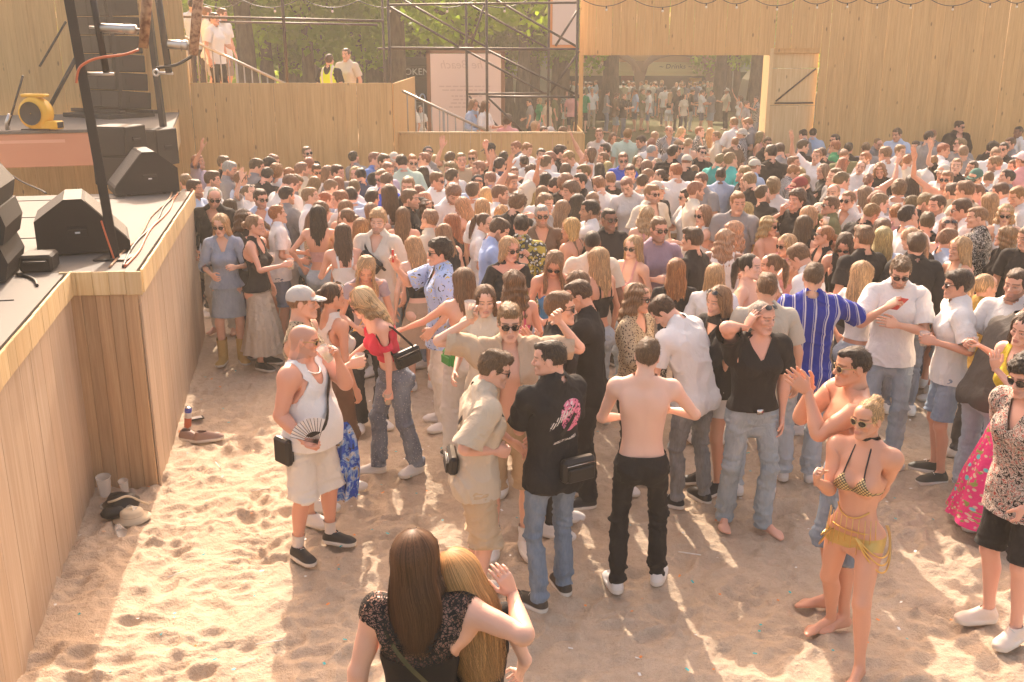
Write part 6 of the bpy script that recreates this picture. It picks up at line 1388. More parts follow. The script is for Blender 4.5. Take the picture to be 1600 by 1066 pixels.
def fskirt(s, v):
    d = voro(s, v, 12); d2 = voro(s, v, 26); n = s.noise(v, 14, 2, .5, 1.5)
    c = s.mix(s.ramp(d2['Distance'], [(.22, 1), (.30, 0)], 'LINEAR'), (.72, .04, .19), (.66, .45, .33)); c = s.mix(s.ramp(n, [(.60, 0), (.62, 1)]), c, (.28, .30, .08)); return s.mix(s.ramp(d['Distance'], [(.20, 1), (.26, 0)]), c, (.13, .50, .52))
cloth('pink_floral', fskirt)
def paisley(s, v):
    n = s.noise(v, 22, 2, .5, 2.5); c = s.ramp(n, [(.38, (.03, .02, .02)), (.42, (.62, .53, .45)), (.47, (.05, .03, .03)), (.52, (.60, .50, .42)), (.58, (.34, .05, .04)), (.66, (.6, .5, .42))], 'CONSTANT'); return c
cloth('paisley', paisley)
def blue_stripe(s, v):
    x = rest_sep(s); t = s.math('FRACT', s.math('MULTIPLY', s.math('ADD', x[0], 5), 13)); return s.mix(s.ramp(t, [(.0, 0), (.58, 0), (.60, 1), (.72, 1), (.74, 0), (.82, 0), (.84, .7), (.88, .7), (.90, 0)], 'CONSTANT'), (.018, .035, .30), (.52, .52, .60))
cloth('blue_stripe', blue_stripe)
def studs(s, v): d = voro(s, v, 55); return s.mix(s.ramp(d['Distance'], [(.13, 1), (.18, 0)]), denim(s, v), (.70, .70, .70))
cloth('stud_denim', studs, crease=.7)
def tee_print(s, v):
    x = rest_sep(s); dx = s.math('DIVIDE', s.math('ADD', x[0], .045), .080); dz = s.math('DIVIDE', s.math('SUBTRACT', x[2], 1.325), .105); r = s.math('SQRT', s.math('ADD', s.math('MULTIPLY', dx, dx), s.math('MULTIPLY', dz, dz)))
    back = s.math('GREATER_THAN', x[1], .03); e = s.math('MULTIPLY', s.math('LESS_THAN', r, 1), back); n = s.noise(v, 48, 3, .6, .6); c = s.mix(e, (.022, .02, .02), s.ramp(n, [(.40, (.02, .015, .015)), (.44, (.80, .22, .33)), (.60, (.85, .32, .42)), (.64, (.85, .70, .70))], 'CONSTANT'))
    # slanted pale lettering band and a thin line of small print
    b = s.math('ABSOLUTE', s.math('SUBTRACT', s.math('SUBTRACT', x[2], 1.30), s.math('MULTIPLY', s.math('SUBTRACT', .06, x[0]), .62))); st = s.math('SINE', s.math('MULTIPLY', s.math('ADD', x[0], s.math('MULTIPLY', x[2], .45)), 330)); rng_ = s.math('MULTIPLY', s.math('GREATER_THAN', x[0], -.05), s.math('LESS_THAN', x[0], .105))
    band = s.math('MULTIPLY', s.math('MULTIPLY', s.math('LESS_THAN', b, .026), s.math('GREATER_THAN', st, -.1)), s.math('MULTIPLY', back, rng_)); c = s.mix(s.math('MULTIPLY', band, s.math('GREATER_THAN', s.noise(v, 70, 1), .42)), c, (.72, .66, .60))
    l = s.math('LESS_THAN', s.math('ABSOLUTE', s.math('SUBTRACT', s.math('ADD', x[2], s.math('MULTIPLY', x[0], .12)), 1.165)), .008); l = s.math('MULTIPLY', s.math('MULTIPLY', l, s.math('LESS_THAN', s.math('ABSOLUTE', s.math('ADD', x[0], .02)), .09)), s.math('MULTIPLY', back, s.math('GREATER_THAN', s.noise(v, 160, 1), .45)))
    return s.mix(l, c, (.6, .55, .5))
cloth('tee_print', tee_print)
s = NT('lace'); v = s.coord(); x = rest_sep(s); up = s.math('GREATER_THAN', s.math('ADD', x[2], s.math('MULTIPLY', s.math('ABSOLUTE', x[0]), -.28)), 1.255); d = voro(s, v, 70, 'DISTANCE_TO_EDGE'); n = s.noise(v, 26, 2, .5, 2)
hole = s.math('MULTIPLY', up, s.math('MULTIPLY', s.math('GREATER_THAN', d['Distance'], .10), s.math('LESS_THAN', s.math('ABSOLUTE', s.math('SUBTRACT', n, .5)), .085))); s.set((.020, .017, .016), .8, spec=.2, Alpha=s.math('SUBTRACT', 1, s.math('MULTIPLY', hole, .92)))
s = NT('silver_cloth'); v = s.coord(); s.set((.62, .55, .46), .32, .85, normal=s.bump(s.noise(v, 24, 4, .7, 1.0), 1.0, .03))
s = NT('gold'); v = s.coord(); s.set((.75, .48, .16), .28, 1, normal=s.bump(s.noise(v, 90, 2), .5, .004))
plain('gold_cloth', (.62, .42, .13), .5, .3, .4, (60, .4)); s = NT('gold_pattern'); v = s.coord(); x = rest_sep(s); t = s.math('ABSOLUTE', s.math('SINE', s.math('MULTIPLY', s.math('ADD', x[0], x[2]), 150))); t2 = s.math('ABSOLUTE', s.math('SINE', s.math('MULTIPLY', s.math('SUBTRACT', x[0], x[2]), 150))); s.set(s.mix(s.math('GREATER_THAN', s.math('MAXIMUM', t, t2), .90), (.66, .48, .22), (.03, .02, .02)), .35, .4)
plain('black_leather', (.018, .016, .015), .45, 0, .4, (120, .25)); plain('chrome', (.72, .70, .66), .2, 1); plain('rope_cream', (.6, .5, .36), .8); plain('watch_black', (.02, .02, .02), .4)
s = NT('cup_plastic'); s.set((.90, .88, .84), .12, spec=.5, Alpha=.42); s = NT('beer'); s.set((.70, .42, .10), .1, spec=.5, Alpha=.85); plain('green_leather', (.04, .30, .05), .4, bump=(40, .3)); plain('phone_red', (.6, .06, .05), .4); plain('can_white', (.75, .72, .68), .3, .3); plain('fan_black', (.03, .02, .02), .5); plain('fan_paper', (.80, .74, .70), .8)
# ---------------------------------------------------------------- placing the people of the foreground
def local(root_xy, rz_, sc_, P):
    d = np.array(P, float)-np.array([root_xy[0], root_xy[1], 0]); ca, sa = math.cos(rz_), math.sin(rz_); return np.array([ca*d[0]+sa*d[1], -sa*d[0]+ca*d[1], d[2]])/sc_
HEROES = {}
def hero(nm, label, face, kind='m', head=None, feet=None, h=None, hL=None, hR=None, poleL=None, poleR=None, palmL=None, palmR=None, dirL=None, dirR=None, fpos=None, pose=None, skin_c=None, wear=(), hair=None, lod='hero', hands=('relax', 'relax'), feat=None, toes=False, xy=None, group='people in front of the crowd', yaw=(10, -12)):
    """head: pixel of the head top; feet: ((Lx,Ly),(Rx,Ry)) pixels of the two ankles' ground points; hL/hR: (px,py,dy) wrists"""
    pose = dict(pose or {}); rz_ = math.radians(face)
    if feet is not None:
        F = [atZ(*f)[:2] for f in feet]; xy_ = (F[0]+F[1])/2
        if h is None:
            lo_, hi_ = 1.5, 2.0
            for _ in range(30):
                m_ = (lo_+hi_)/2; p_ = atZ(head[0], head[1], m_)
                if p_[1] > xy_[1]: lo_ = m_
                else: hi_ = m_
            h = min(1.93, max(1.58, m_))
    elif xy is not None: xy_ = np.array(xy)
    else: xy_ = atZ(head[0], head[1], (h or 1.78))[:2]
    h = h or 1.78; sc_ = h/1.775
    if feet is not None:
        for sd, f, yw in zip('LR', F, yaw):
            l = local(xy_, rz_, sc_, (f[0], f[1], 0)); pose.setdefault('foot'+sd, (l[0], l[1], yw))
    for sd, hp, pl, pm, dr_ in (('L', hL, poleL, palmL, dirL), ('R', hR, poleR, palmR, dirR)):
        if hp is None: continue
        if len(hp) == 3 and abs(hp[0]) > 5: to = local(xy_, rz_, sc_, atY(hp[0], hp[1], xy_[1]+hp[2]))
        else: to = np.array(hp)
        a = dict(to=to)
        if pl is not None: a['pole'] = pl
        if pm is not None: a['palm'] = pm
        if dr_ is not None: a['hand'] = dr_
        pose['arm'+sd] = a
    root, T, sc_ = build_person(label, (xy_[0], xy_[1], 0), rz_, h, kind, pose, skin_c or SKIN[0], list(wear), hair, lod, hands, feat, group, toes=toes)
    HEROES[nm] = (root, T, sc_, kind, lod); return root, T, sc_
def W(t, c=(.5, .5, .5), m='cloth', n=None, **a):
    d = dict(t=t, c=c, m=MAT[m], a=a)
    if n: d['n'] = n
    return d
WHITE_SHOE = W('shoe', (.74, .70, .66), 'shoe'); BLACK_SHOE = W('shoe', (.025, .022, .02), 'shoe')
def gl(c=(.02, .016, .012), **a): return W('glasses', c, 'frame', **a)
def strap_rest(B, shoulder, zs=1.50, zh=.98, width=.034, off=.018, n=44, phi0=0.0):
    """cross-body strap: a slanted loop round the torso from one shoulder to the other hip"""
    bp = B['bp']; R = np.array(torso_prof(bp)); ph = np.linspace(0, 2*np.pi, n, endpoint=False); P = []
    s_ = 1 if shoulder == 'L' else -1
    for k, e in enumerate((-1, 1)):
        z = (zs+zh)/2+(zs-zh)/2*np.cos(ph)**1; zz = np.clip(z, .86, 1.52)
        a = np.interp(zz, R[:, 0], R[:, 1])+off; b = np.interp(zz, R[:, 0], R[:, 2])+off+.012*np.exp(-((zz-1.3)/.08)**2)+(.07*np.exp(-((zz-1.07)/.11)**2)*(np.sin(ph) < 0) if bp['belly'] else 0)+(.05*bp['bust']*np.exp(-((zz-1.265)/.05)**2)*(np.sin(ph) < 0)); y = np.interp(zz, R[:, 0], R[:, 3])
        x = s_*a*np.cos(ph)*np.where(zz > 1.44, .9, 1); yy = y+b*np.sin(ph); z = z+.014*(zz > 1.46)
        P.append(np.stack([x+e*width/2*np.abs(np.sin(ph))*s_*-.45, yy, z+e*width/2*np.where(np.abs(np.sin(ph)) > .3, .9, .2)+0*x], 1))
    P = np.concatenate(P); i = np.arange(n); j = (i+1) % n; Q = np.stack([i, j, n+j, n+i], 1)
    W_ = body_weights(P, B); return dict(P=P, Q=Q, W=adjacency_smooth(W_, Q, len(P), 2), rest=P.copy(), covers=None)
def worn(nm, name, label, cat, parts):
    """a thing worn or carried by a person, standing in that person's frame: parts are (name, P, Q, mat)"""
    root = HEROES[nm][0]; t = thing(name, label, cat, tuple(root.location), root.rotation_euler[2]); t.scale = root.scale
    for pn, P, Q, mt in parts: solid(pn, P, Q, mt, t, smooth=True)
    return t
def posed_of(nm, P, bone):
    R, t, _ = HEROES[nm][1][bone]; return P@R.T+t
def bag_parts(nm, c, size, bone='pelvis', rzd=0, mat='black_leather', tilt=0):
    w, d, h_ = size; P, F = bevel_box((-w/2, -d/2, -h_/2), (w/2, d/2, h_/2), min(size)*.28); R = rot((0, 0, 1), rzd)@rot((0, 1, 0), tilt)
    def q(P_): return posed_of(nm, np.array(P_)@R.T+np.array(c), bone)
    F4 = [list(f)+[f[-1]]*(4-len(f)) for f in F]; z1 = tube_mesh([(-w/2*.86, -d/2-.002, h_*.28), (w/2*.86, -d/2-.002, h_*.28)], .003, 4); P2, F2 = bevel_box((-w/2*.78, -d/2-.016, -h_/2*.82), (w/2*.78, -d/2+.001, h_*.14), .010)
    return [('bag_body', q(P), F4, mat), ('zip', q(z1[0]), z1[1], 'chrome'), ('front_pocket', q(P2), [list(f)+[f[-1]]*(4-len(f)) for f in F2], mat)]
_solid0 = solid
def solid(name, P, Q, mat, parent=None, loc=None, rz=None, smooth=False, col=None):
    if isinstance(Q, list): return pydata(name, P, Q, mat, parent, loc, rz, col, smooth=False)
    return _solid0(name, P, Q, mat, parent, loc, rz, smooth, col)
def strap_of(nm, shoulder, mat='black_leather', **k):
    root, T, sc_, kind, lod = HEROES[nm]; vb, vh = LOD[lod][:2]; B = next(_cache[k_] for k_ in _cache if k_[0] == 'body' and k_[1] == kind and k_[2] == vb); g = strap_rest(B, shoulder, **k); return ('strap', skin(g['P'], g['W'], T), g['Q'], mat)
CUP = None
def cup(label, pos, tilt=(0, 0, 0), beer=.45, s_=1.0):
    """clear plastic beer cup"""
    global CUP
    if CUP is None:
        P, Q = lathe([(.001, .001), (.026, .001), (.028, .004), (.036, .085), (.0385, .112), (.0405, .114), (.0385, .116)], 16); CUP = [mesh_data('cup_wall', P, Q, MAT['cup_plastic'])]; P, Q = lathe([(.0245, .004), (.031, .055), (.001, .056)], 14); CUP.append(mesh_data('drink', P, Q, MAT['beer']))
    t = thing('plastic_cup', label, 'cup', tuple(pos), 0, 'plastic cups in hands'); t.rotation_euler = tilt; t.scale = (s_,)*3; add_obj('cup_wall', CUP[0], t)
    if beer: add_obj('drink', CUP[1], t)
    return t
def grip_point(nm, sd, off=(.0, 0, 0)):
    """world point in the middle of a closed hand"""
    root, T, sc_, kind, _ = HEROES[nm]; bp = BODY[kind]; J = joints(bp); s_ = 1 if sd == 'L' else -1; d = unit(J['hand'+sd]-J['farm'+sd]); n0 = unit(V3(-.69*s_, 0, -.72)); return bone_point(root, T, 'hand'+sd, d*.085+n0*.045+np.array(off))
def cup_in(nm, sd, label, tilt=(0, 0, 0), **k): p = grip_point(nm, sd); return cup(label, p-V3(0, 0, .05), tilt, **k)
# ---- 1 broad man with the fan
hero('fan', 'person in white tank top, cream shorts and sunglasses holding a folding fan', 62, 'mfat', head=(466, 507), feet=((522, 848), (470, 872)), hR=(476, 690, -.30), poleR=(-.3, 1, -.4), hL=(528, 560, -.05), poleL=(.3, -.4, -1), palmR=(.2, -1, .2), dirR=(.5, -.6, -.35), pose=dict(head=(10, 0, 22), lean=(-3, 0, 6)), hands=('grip', 'fist'), skin_c=(0.70, 0.348, 0.232),
     wear=[W('top', (.80, .77, .74), n='tank_top', sl=0, hem=.90, neck='tank', ease=.008, amp=.0048), W('pants', (.76, .70, .62), n='shorts', hem=.50, knee=.108, ease=.014), W('sock', (.7, .62, .56), top=.19), BLACK_SHOE, gl((.55, .36, .12))], hair=None, feat=dict(beard=(.62, .48, .38, .35), scalp=(.66, .46, .36, .35)))
worn('fan', 'crossbody_bag', 'black crossbody bag on the person with the folding fan', 'bag', bag_parts('fan', (-.245, .05, .90), (.17, .06, .20), rzd=75)+[strap_of('fan', 'L', width=.045, zh=1.0)])
g0 = grip_point('fan', 'R'); fa = thing('folding_fan', 'open folding fan with pale paper and dark ribs', 'fan', tuple(g0)); ang = np.linspace(math.radians(70), math.radians(165), 13)
def fp(a, r): return V3(r*math.cos(a), -.03-.012*math.cos(a), r*math.sin(a))
solid('fan_leaf', np.concatenate([[fp(a, .09)+V3(0, .006*(i % 2), 0), fp(a, .185)+V3(0, .012*(i % 2), 0)] for i, a in enumerate(ang)]), np.array([[2*i, 2*i+1, 2*i+3, 2*i+2] for i in range(12)]), 'fan_paper', fa)
for a in ang: tube('rib', [fp(a, 0), fp(a, .185)], .0018, 'fan_black', fa, 4)
cup_in('fan', 'L', 'clear cup lifted to the face of the person with the fan', (.2, -.5, 0))
P, Q = tube_mesh([V3(.085*math.cos(t), .02-.105*math.sin(t)-.03*(math.sin(t) > 0), 1.50-.075*max(0, math.sin(t))) for t in np.linspace(0, 2*math.pi, 40)], .0065, 6); worn('fan', 'neck_chain', 'thick silver chain round the neck of the person with the fan', 'necklace', [('chain', posed_of('fan', P, 'chest'), Q, 'chrome')])
def hung_cloth(nm, label, px, Yoff, w, L, mat):
    root = HEROES[nm][0]; p = atY(px[0], px[1], root.location[1]+Yoff); n, m_ = 15, 22; u = np.linspace(0, 1, n); v_ = np.linspace(0, 1, m_); U, Vv = np.meshgrid(u, v_, indexing='ij'); wd_ = w*(.35+.65*Vv**.6); f = .035*np.sin(U*15+2*Vv)*(.4+.6*Vv)
    P = np.stack([p[0]+(U-.5)*wd_+.03*np.sin(Vv*4), p[1]+f+.02*vnoise(np.stack([U*4, Vv*5, U*0], 2).reshape(-1, 3), 3).reshape(U.shape), p[2]-L*Vv*(1-.10*np.abs(U-.35))], 2).reshape(-1, 3); I = (np.arange(n-1)[:, None]*m_+np.arange(m_-1)[None]).ravel(); Q = np.stack([I, I+1, I+m_+1, I+m_], 1)
    me = mesh_data('hanging_shirt', P, Q, MAT[mat], attrs={'rest': ('FLOAT_VECTOR', P)}); o = add_obj('hanging_shirt', me); return tag(o, label, 'shirt')
hung_cloth('fan', 'blue patterned shirt hanging from the waistband of the person with the fan', (535, 660), .12, .22, .62, 'hawaii')
# ---- 2 red top
hero('red', 'person in red off-shoulder top and studded jeans leaning forward', -58, 'f', head=(568, 468), feet=((648, 738), (588, 738)), h=1.70, hL=(612, 640, -.22), poleL=(.2, 1, -.2), hR=(545, 560, .05), poleR=(-.4, .2, -1), pose=dict(lean=(16, 4, -6), hip=(8, 0, 0), head=(8, 0, -12)), hands=('grip', 'relax'), skin_c=(0.77, 0.452, 0.336),
     wear=[W('top', (.72, .045, .09), n='off_shoulder_top', sl=.20, hem=1.10, neck='', zt=1.385, ease=.007, hang=.5, se=.008), W('pants', (.075, .10, .16), 'stud_denim', n='jeans', low=.075, knee=.07), WHITE_SHOE, gl()], hair=('wavy', (.52, .36, .19)))
worn('red', 'shoulder_bag', 'black shoulder bag under the arm of the person in the red top', 'bag', bag_parts('red', (.20, .10, 1.12), (.24, .06, .15), 'spine', 90)+[('strap', posed_of('red', tube_mesh([(.20, .0, 1.18), (.15, -.05, 1.40), (.135, .01, 1.495), (.16, .10, 1.40), (.20, .18, 1.18)], .011, 6)[0], 'chest'), tube_mesh([(0, 0, 0), (0, 0, 1), (0, 0, 2), (0, 0, 3), (0, 0, 4)], .01, 6)[1], 'black_leather')])
cup_in('red', 'L', 'clear cup held low by the person in the red top', (.3, 0, 0), beer=.3)
# ---- 3 beige shirt man and 4 man with raised arms
hero('beige', 'person in beige shirt and shorts with black bag across the back, facing right', 100, 'm', head=(746, 547), h=1.72, hR=(776, 706, -.12), poleR=(-.4, .9, -.8), hL=(800, 690, .25), poleL=(.8, .3, -.8), pose=dict(head=(8, 0, -6), lean=(10, 0, 0)), hands=('relax', 'fist'), skin_c=(0.72, 0.406, 0.290),
     wear=[W('top', (.56, .46, .345), sl=.255, hem=.83, neck='collar', ease=.022, se=.030, amp=.0096), W('pants', (.52, .385, .25), n='shorts', hem=.50, knee=.098, ease=.016, amp=.0096), WHITE_SHOE, gl()], hair=('quiff', (.17, .10, .052)))
worn('beige', 'sling_bag', 'black sling bag on the back of the person in beige', 'bag', bag_parts('beige', (-.02, .175, 1.05), (.20, .06, .13), 'spine', 180, tilt=8)+[strap_of('beige', 'R', zh=1.0, off=.026)])
hero('arms', 'person in open beige shirt and round sunglasses raising both arms', 4, 'mslim', head=(796, 476), h=1.83, hR=(735, 500, -.02), poleR=(-1, .1, -.55), hL=(872, 500, .02), poleL=(1, .1, -.55), dirR=(.2, -.2, 1), dirL=(-.2, -.5, .5), pose=dict(head=(6, 0, 0)), hands=('relax', 'grip'), skin_c=(0.73, 0.441, 0.313),
     wear=[W('top', (.50, .385, .27), sl=.235, hem=.84, neck='open', ease=.020, se=.026, gap=.055, amp=.0096), W('pants', (.45, .33, .21), n='shorts', hem=.52, knee=.095, ease=.014), W('sock', (.74, .70, .66), top=.20), WHITE_SHOE, gl()], hair=('quiff', (.33, .20, .095)))
cup_in('arms', 'R', 'clear cup with a little beer held high by the person with raised arms', (0, 0, 0), beer=.3)
# ---- 5 printed black tee
hero('tee', 'person in black tee with pink back print and blue jeans', -150, 'mslim', head=(858, 531), feet=((838, 948), (878, 922)), hL=(.02, -.30, 1.12), poleL=(.8, .6, -.8), hR=(-.10, -.26, 1.02), poleR=(-.8, .6, -.7), pose=dict(head=(4, 0, 42), lean=(0, 0, 6)), yaw=(14, -10), skin_c=(0.74, 0.418, 0.302),
     wear=[W('top', (.02, .02, .02), 'tee_print', n='tee', sl=.225, hem=.83, ease=.018, se=.026, amp=.0080), W('pants', (.10, .15, .22), 'denim', n='jeans', low=.062, ease=.010), W('shoe', (.05, .04, .03), 'shoe')], hair=('fade', (.055, .035, .022)))
worn('tee', 'waist_bag', 'black pouch bag low on the back of the person in the printed tee', 'bag', bag_parts('tee', (-.08, .185, .985), (.24, .075, .155), 'pelvis', 180)+[strap_of('tee', 'R', width=.03, zh=.97, off=.024)])
# ---- 6 shirtless back, 7 white tee
hero('bare', 'shirtless person in black trousers seen from behind', 178, 'mslim', head=(1000, 529), feet=((962, 918), (1026, 906)), hR=(1042, 640, .25), poleR=(-1, .4, -.5), hL=(.10, -.30, 1.12), poleL=(1, .6, -.5), dirR=(.3, .2, 1), pose=dict(head=(2, -4, -12), lean=(2, 0, -4)), hands=('relax', 'relax'), skin_c=(0.80, 0.522, 0.400),
     wear=[W('pants', (.022, .020, .019), low=.058, knee=.064, ease=.009, amp=.0066, waist=1.0), WHITE_SHOE], hair=('short', (.16, .095, .05)))
hero('wtee', 'person in plain white tee and grey jeans bowing the head to the left', -138, 'm', head=(1030, 503), feet=((1052, 790), (1096, 782)), h=1.74, hL=(.08, -.30, 1.20), poleL=(.9, .5, -.7), hR=(-.1, -.28, 1.12), pose=dict(head=(26, 6, 20), lean=(19, 6, 4), hip=(5, 0, 0)), skin_c=(0.80, 0.464, 0.325),
     wear=[W('top', (.80, .78, .76), n='tee', sl=.215, hem=.84, ease=.016, amp=.0080), W('pants', (.13, .12, .11), 'denim', n='jeans', low=.058), W('sock', (.75, .72, .68), top=.14), BLACK_SHOE], hair=('short', (.10, .055, .03)))
# ---- 8 v-neck
hero('vneck', 'barefoot person in black V-neck tee and pale jeans, hand raised to the head', 8, 'mfit', head=(1193, 470), feet=((1194, 830), (1132, 818)), hR=(1166, 512, -.05), poleR=(-1, -.3, -.35), hL=(1222, 700, -.02), poleL=(1, .6, -.2), dirR=(.45, -.1, 1), palmR=(1, .2, 0), pose=dict(head=(4, 2, 26)), hands=('relax', 'relax'), skin_c=(0.72, 0.394, 0.278), toes=True, yaw=(24, -14),
     wear=[W('top', (.022, .019, .018), n='tee', sl=.20, hem=.985, neck='v', ease=.011, hang=.55, amp=.0064), W('pants', (.24, .29, .32), 'denim', n='jeans', low=.070, knee=.068, hem=.03, ease=.010), gl(up=True)], hair=('buzz', (.42, .33, .27)), feat=dict(scalp=(.45, .33, .26, .25)))
P, Q = lathe([(1, -.018), (1.02, 0), (1, .018)], 40); R_ = np.array(torso_prof(BODY['mfit'])); bz = 1.005; P = np.stack([P[:, 0]*(np.interp(bz, R_[:, 0], R_[:, 1])+.016), .010+P[:, 1]*(np.interp(bz, R_[:, 0], R_[:, 2])+.018), bz-.012+P[:, 2]], 1); plain('belt_brown', (.16, .07, .035), .5)
worn('vneck', 'leather_belt', 'brown belt of the person in the V-neck tee', 'belt', [('belt_band', posed_of('vneck', P, 'pelvis'), Q, 'belt_brown')]+[('buckle', posed_of('vneck', box_mesh((-.022, -.142, .975), (.022, -.126, 1.012))[0], 'pelvis'), box_mesh((0, 0, 0), (1, 1, 1))[1], 'chrome')])
# ---- 9 striped shirt
hero('stripe', 'person in cobalt blue vertically striped shirt seen from behind', 172, 'm', head=(1272, 410), h=1.84, hR=(1312, 470, .30), poleR=(-1, .3, -.6), pose=dict(head=(4, 0, -14)), hands=('relax', 'grip'),
     wear=[W('top', (.02, .03, .3), 'blue_stripe', sl=.25, hem=.80, neck='collar', ease=.014, se=.022, amp=.0096), W('pants', (.40, .44, .47), 'denim', n='jeans', low=.075, knee=.07), WHITE_SHOE], hair=('fade', (.17, .10, .055)))
# ---- 10 clapping, 11 gold bikini
hero('clap', 'shirtless person in denim shorts clapping with raised hands, facing left', -84, 'mfit', head=(1343, 543), h=1.79, hL=(1262, 612, -.04), poleL=(.3, -.5, -1), hR=(1266, 606, .10), poleR=(-.5, .2, -1), palmL=(-1, 0, 0), palmR=(1, 0, 0), dirL=(-.05, -.75, .65), dirR=(.05, -.75, .65), pose=dict(head=(-2, 0, 0), lean=(4, 0, 0)), hands=('flat', 'flat'), skin_c=(0.65, 0.325, 0.203), toes=True,
     wear=[W('pants', (.13, .19, .27), 'denim', n='denim_shorts', hem=.47, knee=.092, ease=.014), gl((.5, .34, .14))], hair=('fade', (.06, .035, .022)))
hero('bikini', 'person in gold bikini with hanging gold chains, choker and sunglasses', -48, 'ffit', head=(1348, 622), feet=((1338, 1062), (1292, 985)), hR=(1276, 752, -.12), poleR=(-.1, .9, -1), hL=(1352, 800, .16), poleL=(.9, .7, 0), dirR=(.1, -.4, 1), pose=dict(head=(6, 0, -12), lean=(-4, 0, 4)), hands=('fist', 'fist'), skin_c=(0.67, 0.336, 0.209), toes=True, yaw=(8, -20),
     wear=[W('top', (.66, .45, .2), 'gold_pattern', n='bikini_top', sl=0, hem=1.215, neck='bikini', zt=1.34, ease=.003, hang=.2, amp=.0005), W('pants', (.03, .025, .02), 'gold_cloth', n='bikini_bottom', hem=.835, waist=.93, ease=.003, amp=.001), gl((.6, .42, .2))], hair=('bun', (.66, .40, .18)))
B_ = body_rest('ffit', LOD['hero'][0], LOD['hero'][1], True); R_ = np.array(torso_prof(BODY['ffit']))
def ring(z, off, drop=0.0, n=40, a0=0, a1=2*math.pi, dz=None):
    out = []
    for t in np.linspace(a0, a1, n):
        zz = z-drop*math.sin(math.pi*(t-a0)/(a1-a0)); zc = max(zz, .93); a = np.interp(zc, R_[:, 0], R_[:, 1])+off; b = np.interp(zc, R_[:, 0], R_[:, 2])+off+.03*(math.sin(t) > 0)*math.sin(t); y = np.interp(zc, R_[:, 0], R_[:, 3]); out.append((a*math.cos(t), y+b*math.sin(t), zz))
    return out
ch = []
for z, off, dp, a0, a1 in ((.965, .010, 0, 0, 2*math.pi), (.955, .05, .13, -1.2, .9), (.955, .056, .18, -1.2, .9), (.955, .06, .23, -1.2, .9), (.955, .05, .13, math.pi-.9, math.pi+1.2), (.955, .058, .2, math.pi-.9, math.pi+1.2), (1.10, .008, .05, -2.6, -.5)): P, Q = tube_mesh(ring(z, off, dp, 40, a0, a1), .0062, 5); ch.append(('chain', posed_of('bikini', P, 'pelvis'), Q, 'gold'))
for t in np.linspace(-2.7, -.4, 11):
    a, b, y = .165, .125, .01; P, Q = tube_mesh([(a*math.cos(t), y+b*math.sin(t), 1.06), (a*1.06*math.cos(t), y+b*1.06*math.sin(t), .97), (a*1.1*math.cos(t), y+b*1.12*math.sin(t), .86-.04*math.sin(5*t))], .003, 4); ch.append(('chain', posed_of('bikini', P, 'pelvis'), Q, 'gold'))
worn('bikini', 'body_chain', 'gold body chain belt hanging round the hips of the person in the bikini', 'body chain', ch)
P, Q = lathe([(.064, -.014), (.066, 0), (.064, .014)], 24); worn('bikini', 'choker', 'black choker with gold studs on the person in the bikini', 'choker', [('band', posed_of('bikini', P*V3(.9, .95, 1)+V3(0, .029, 1.545), 'neck'), Q, 'black_leather')])
P, Q = tube_mesh([(s_*x, y, z) for s_, x, y, z in ((1, .07, -.125, 1.29), (1, .06, -.09, 1.38), (1, .05, -.03, 1.49), (1, .03, .05, 1.53), (-1, .03, .05, 1.53), (-1, .05, -.03, 1.49), (-1, .06, -.09, 1.38), (-1, .07, -.125, 1.29))], .005, 5); worn('bikini', 'halter_string', 'dark halter string of the gold bikini', 'string', [('string', posed_of('bikini', P, 'chest'), Q, 'black_leather')])
# ---- 12 the two friends at the bottom edge
hero('lace', 'person in black lace top seen from behind at the bottom edge, arm round a friend', 176, 'fbig', head=(652, 836), h=1.70, hR=(800, 926, .10), poleR=(-1, .95, -.25), dirR=(.4, .2, 1), hL=(556, 1120, .0), pose=dict(head=(6, 6, -10)), hands=('relax', 'relax'), skin_c=(0.77, 0.441, 0.313), group='pair embracing at the bottom edge',
     wear=[W('top', (.02, .018, .016), 'lace', n='lace_top', sl=.05, hem=.9, neck='wide', ease=.006, hang=.4, se=.006, amp=.001), W('pants', (.03, .03, .035), 'denim', n='jeans'), BLACK_SHOE], hair=('long', (.09, .045, .024)))
hero('blonde', 'person in plain black top leaning on a friend at the bottom edge', -172, 'f', xy=atZ(745, 884, 1.58)[:2]+np.array([.0, .12]), h=1.56, hL=(.25, -.2, .95), hR=(-.22, -.2, 1.0), pose=dict(head=(10, 16, 10), lean=(2, 5, 0)), skin_c=(0.77, 0.464, 0.348), group='pair embracing at the bottom edge',
     wear=[W('top', (.02, .018, .018), n='top', sl=.1, hem=.95, ease=.006, hang=.5), W('pants', (.1, .13, .2), 'denim', n='jeans'), WHITE_SHOE], hair=('longer', (.42, .24, .095)))
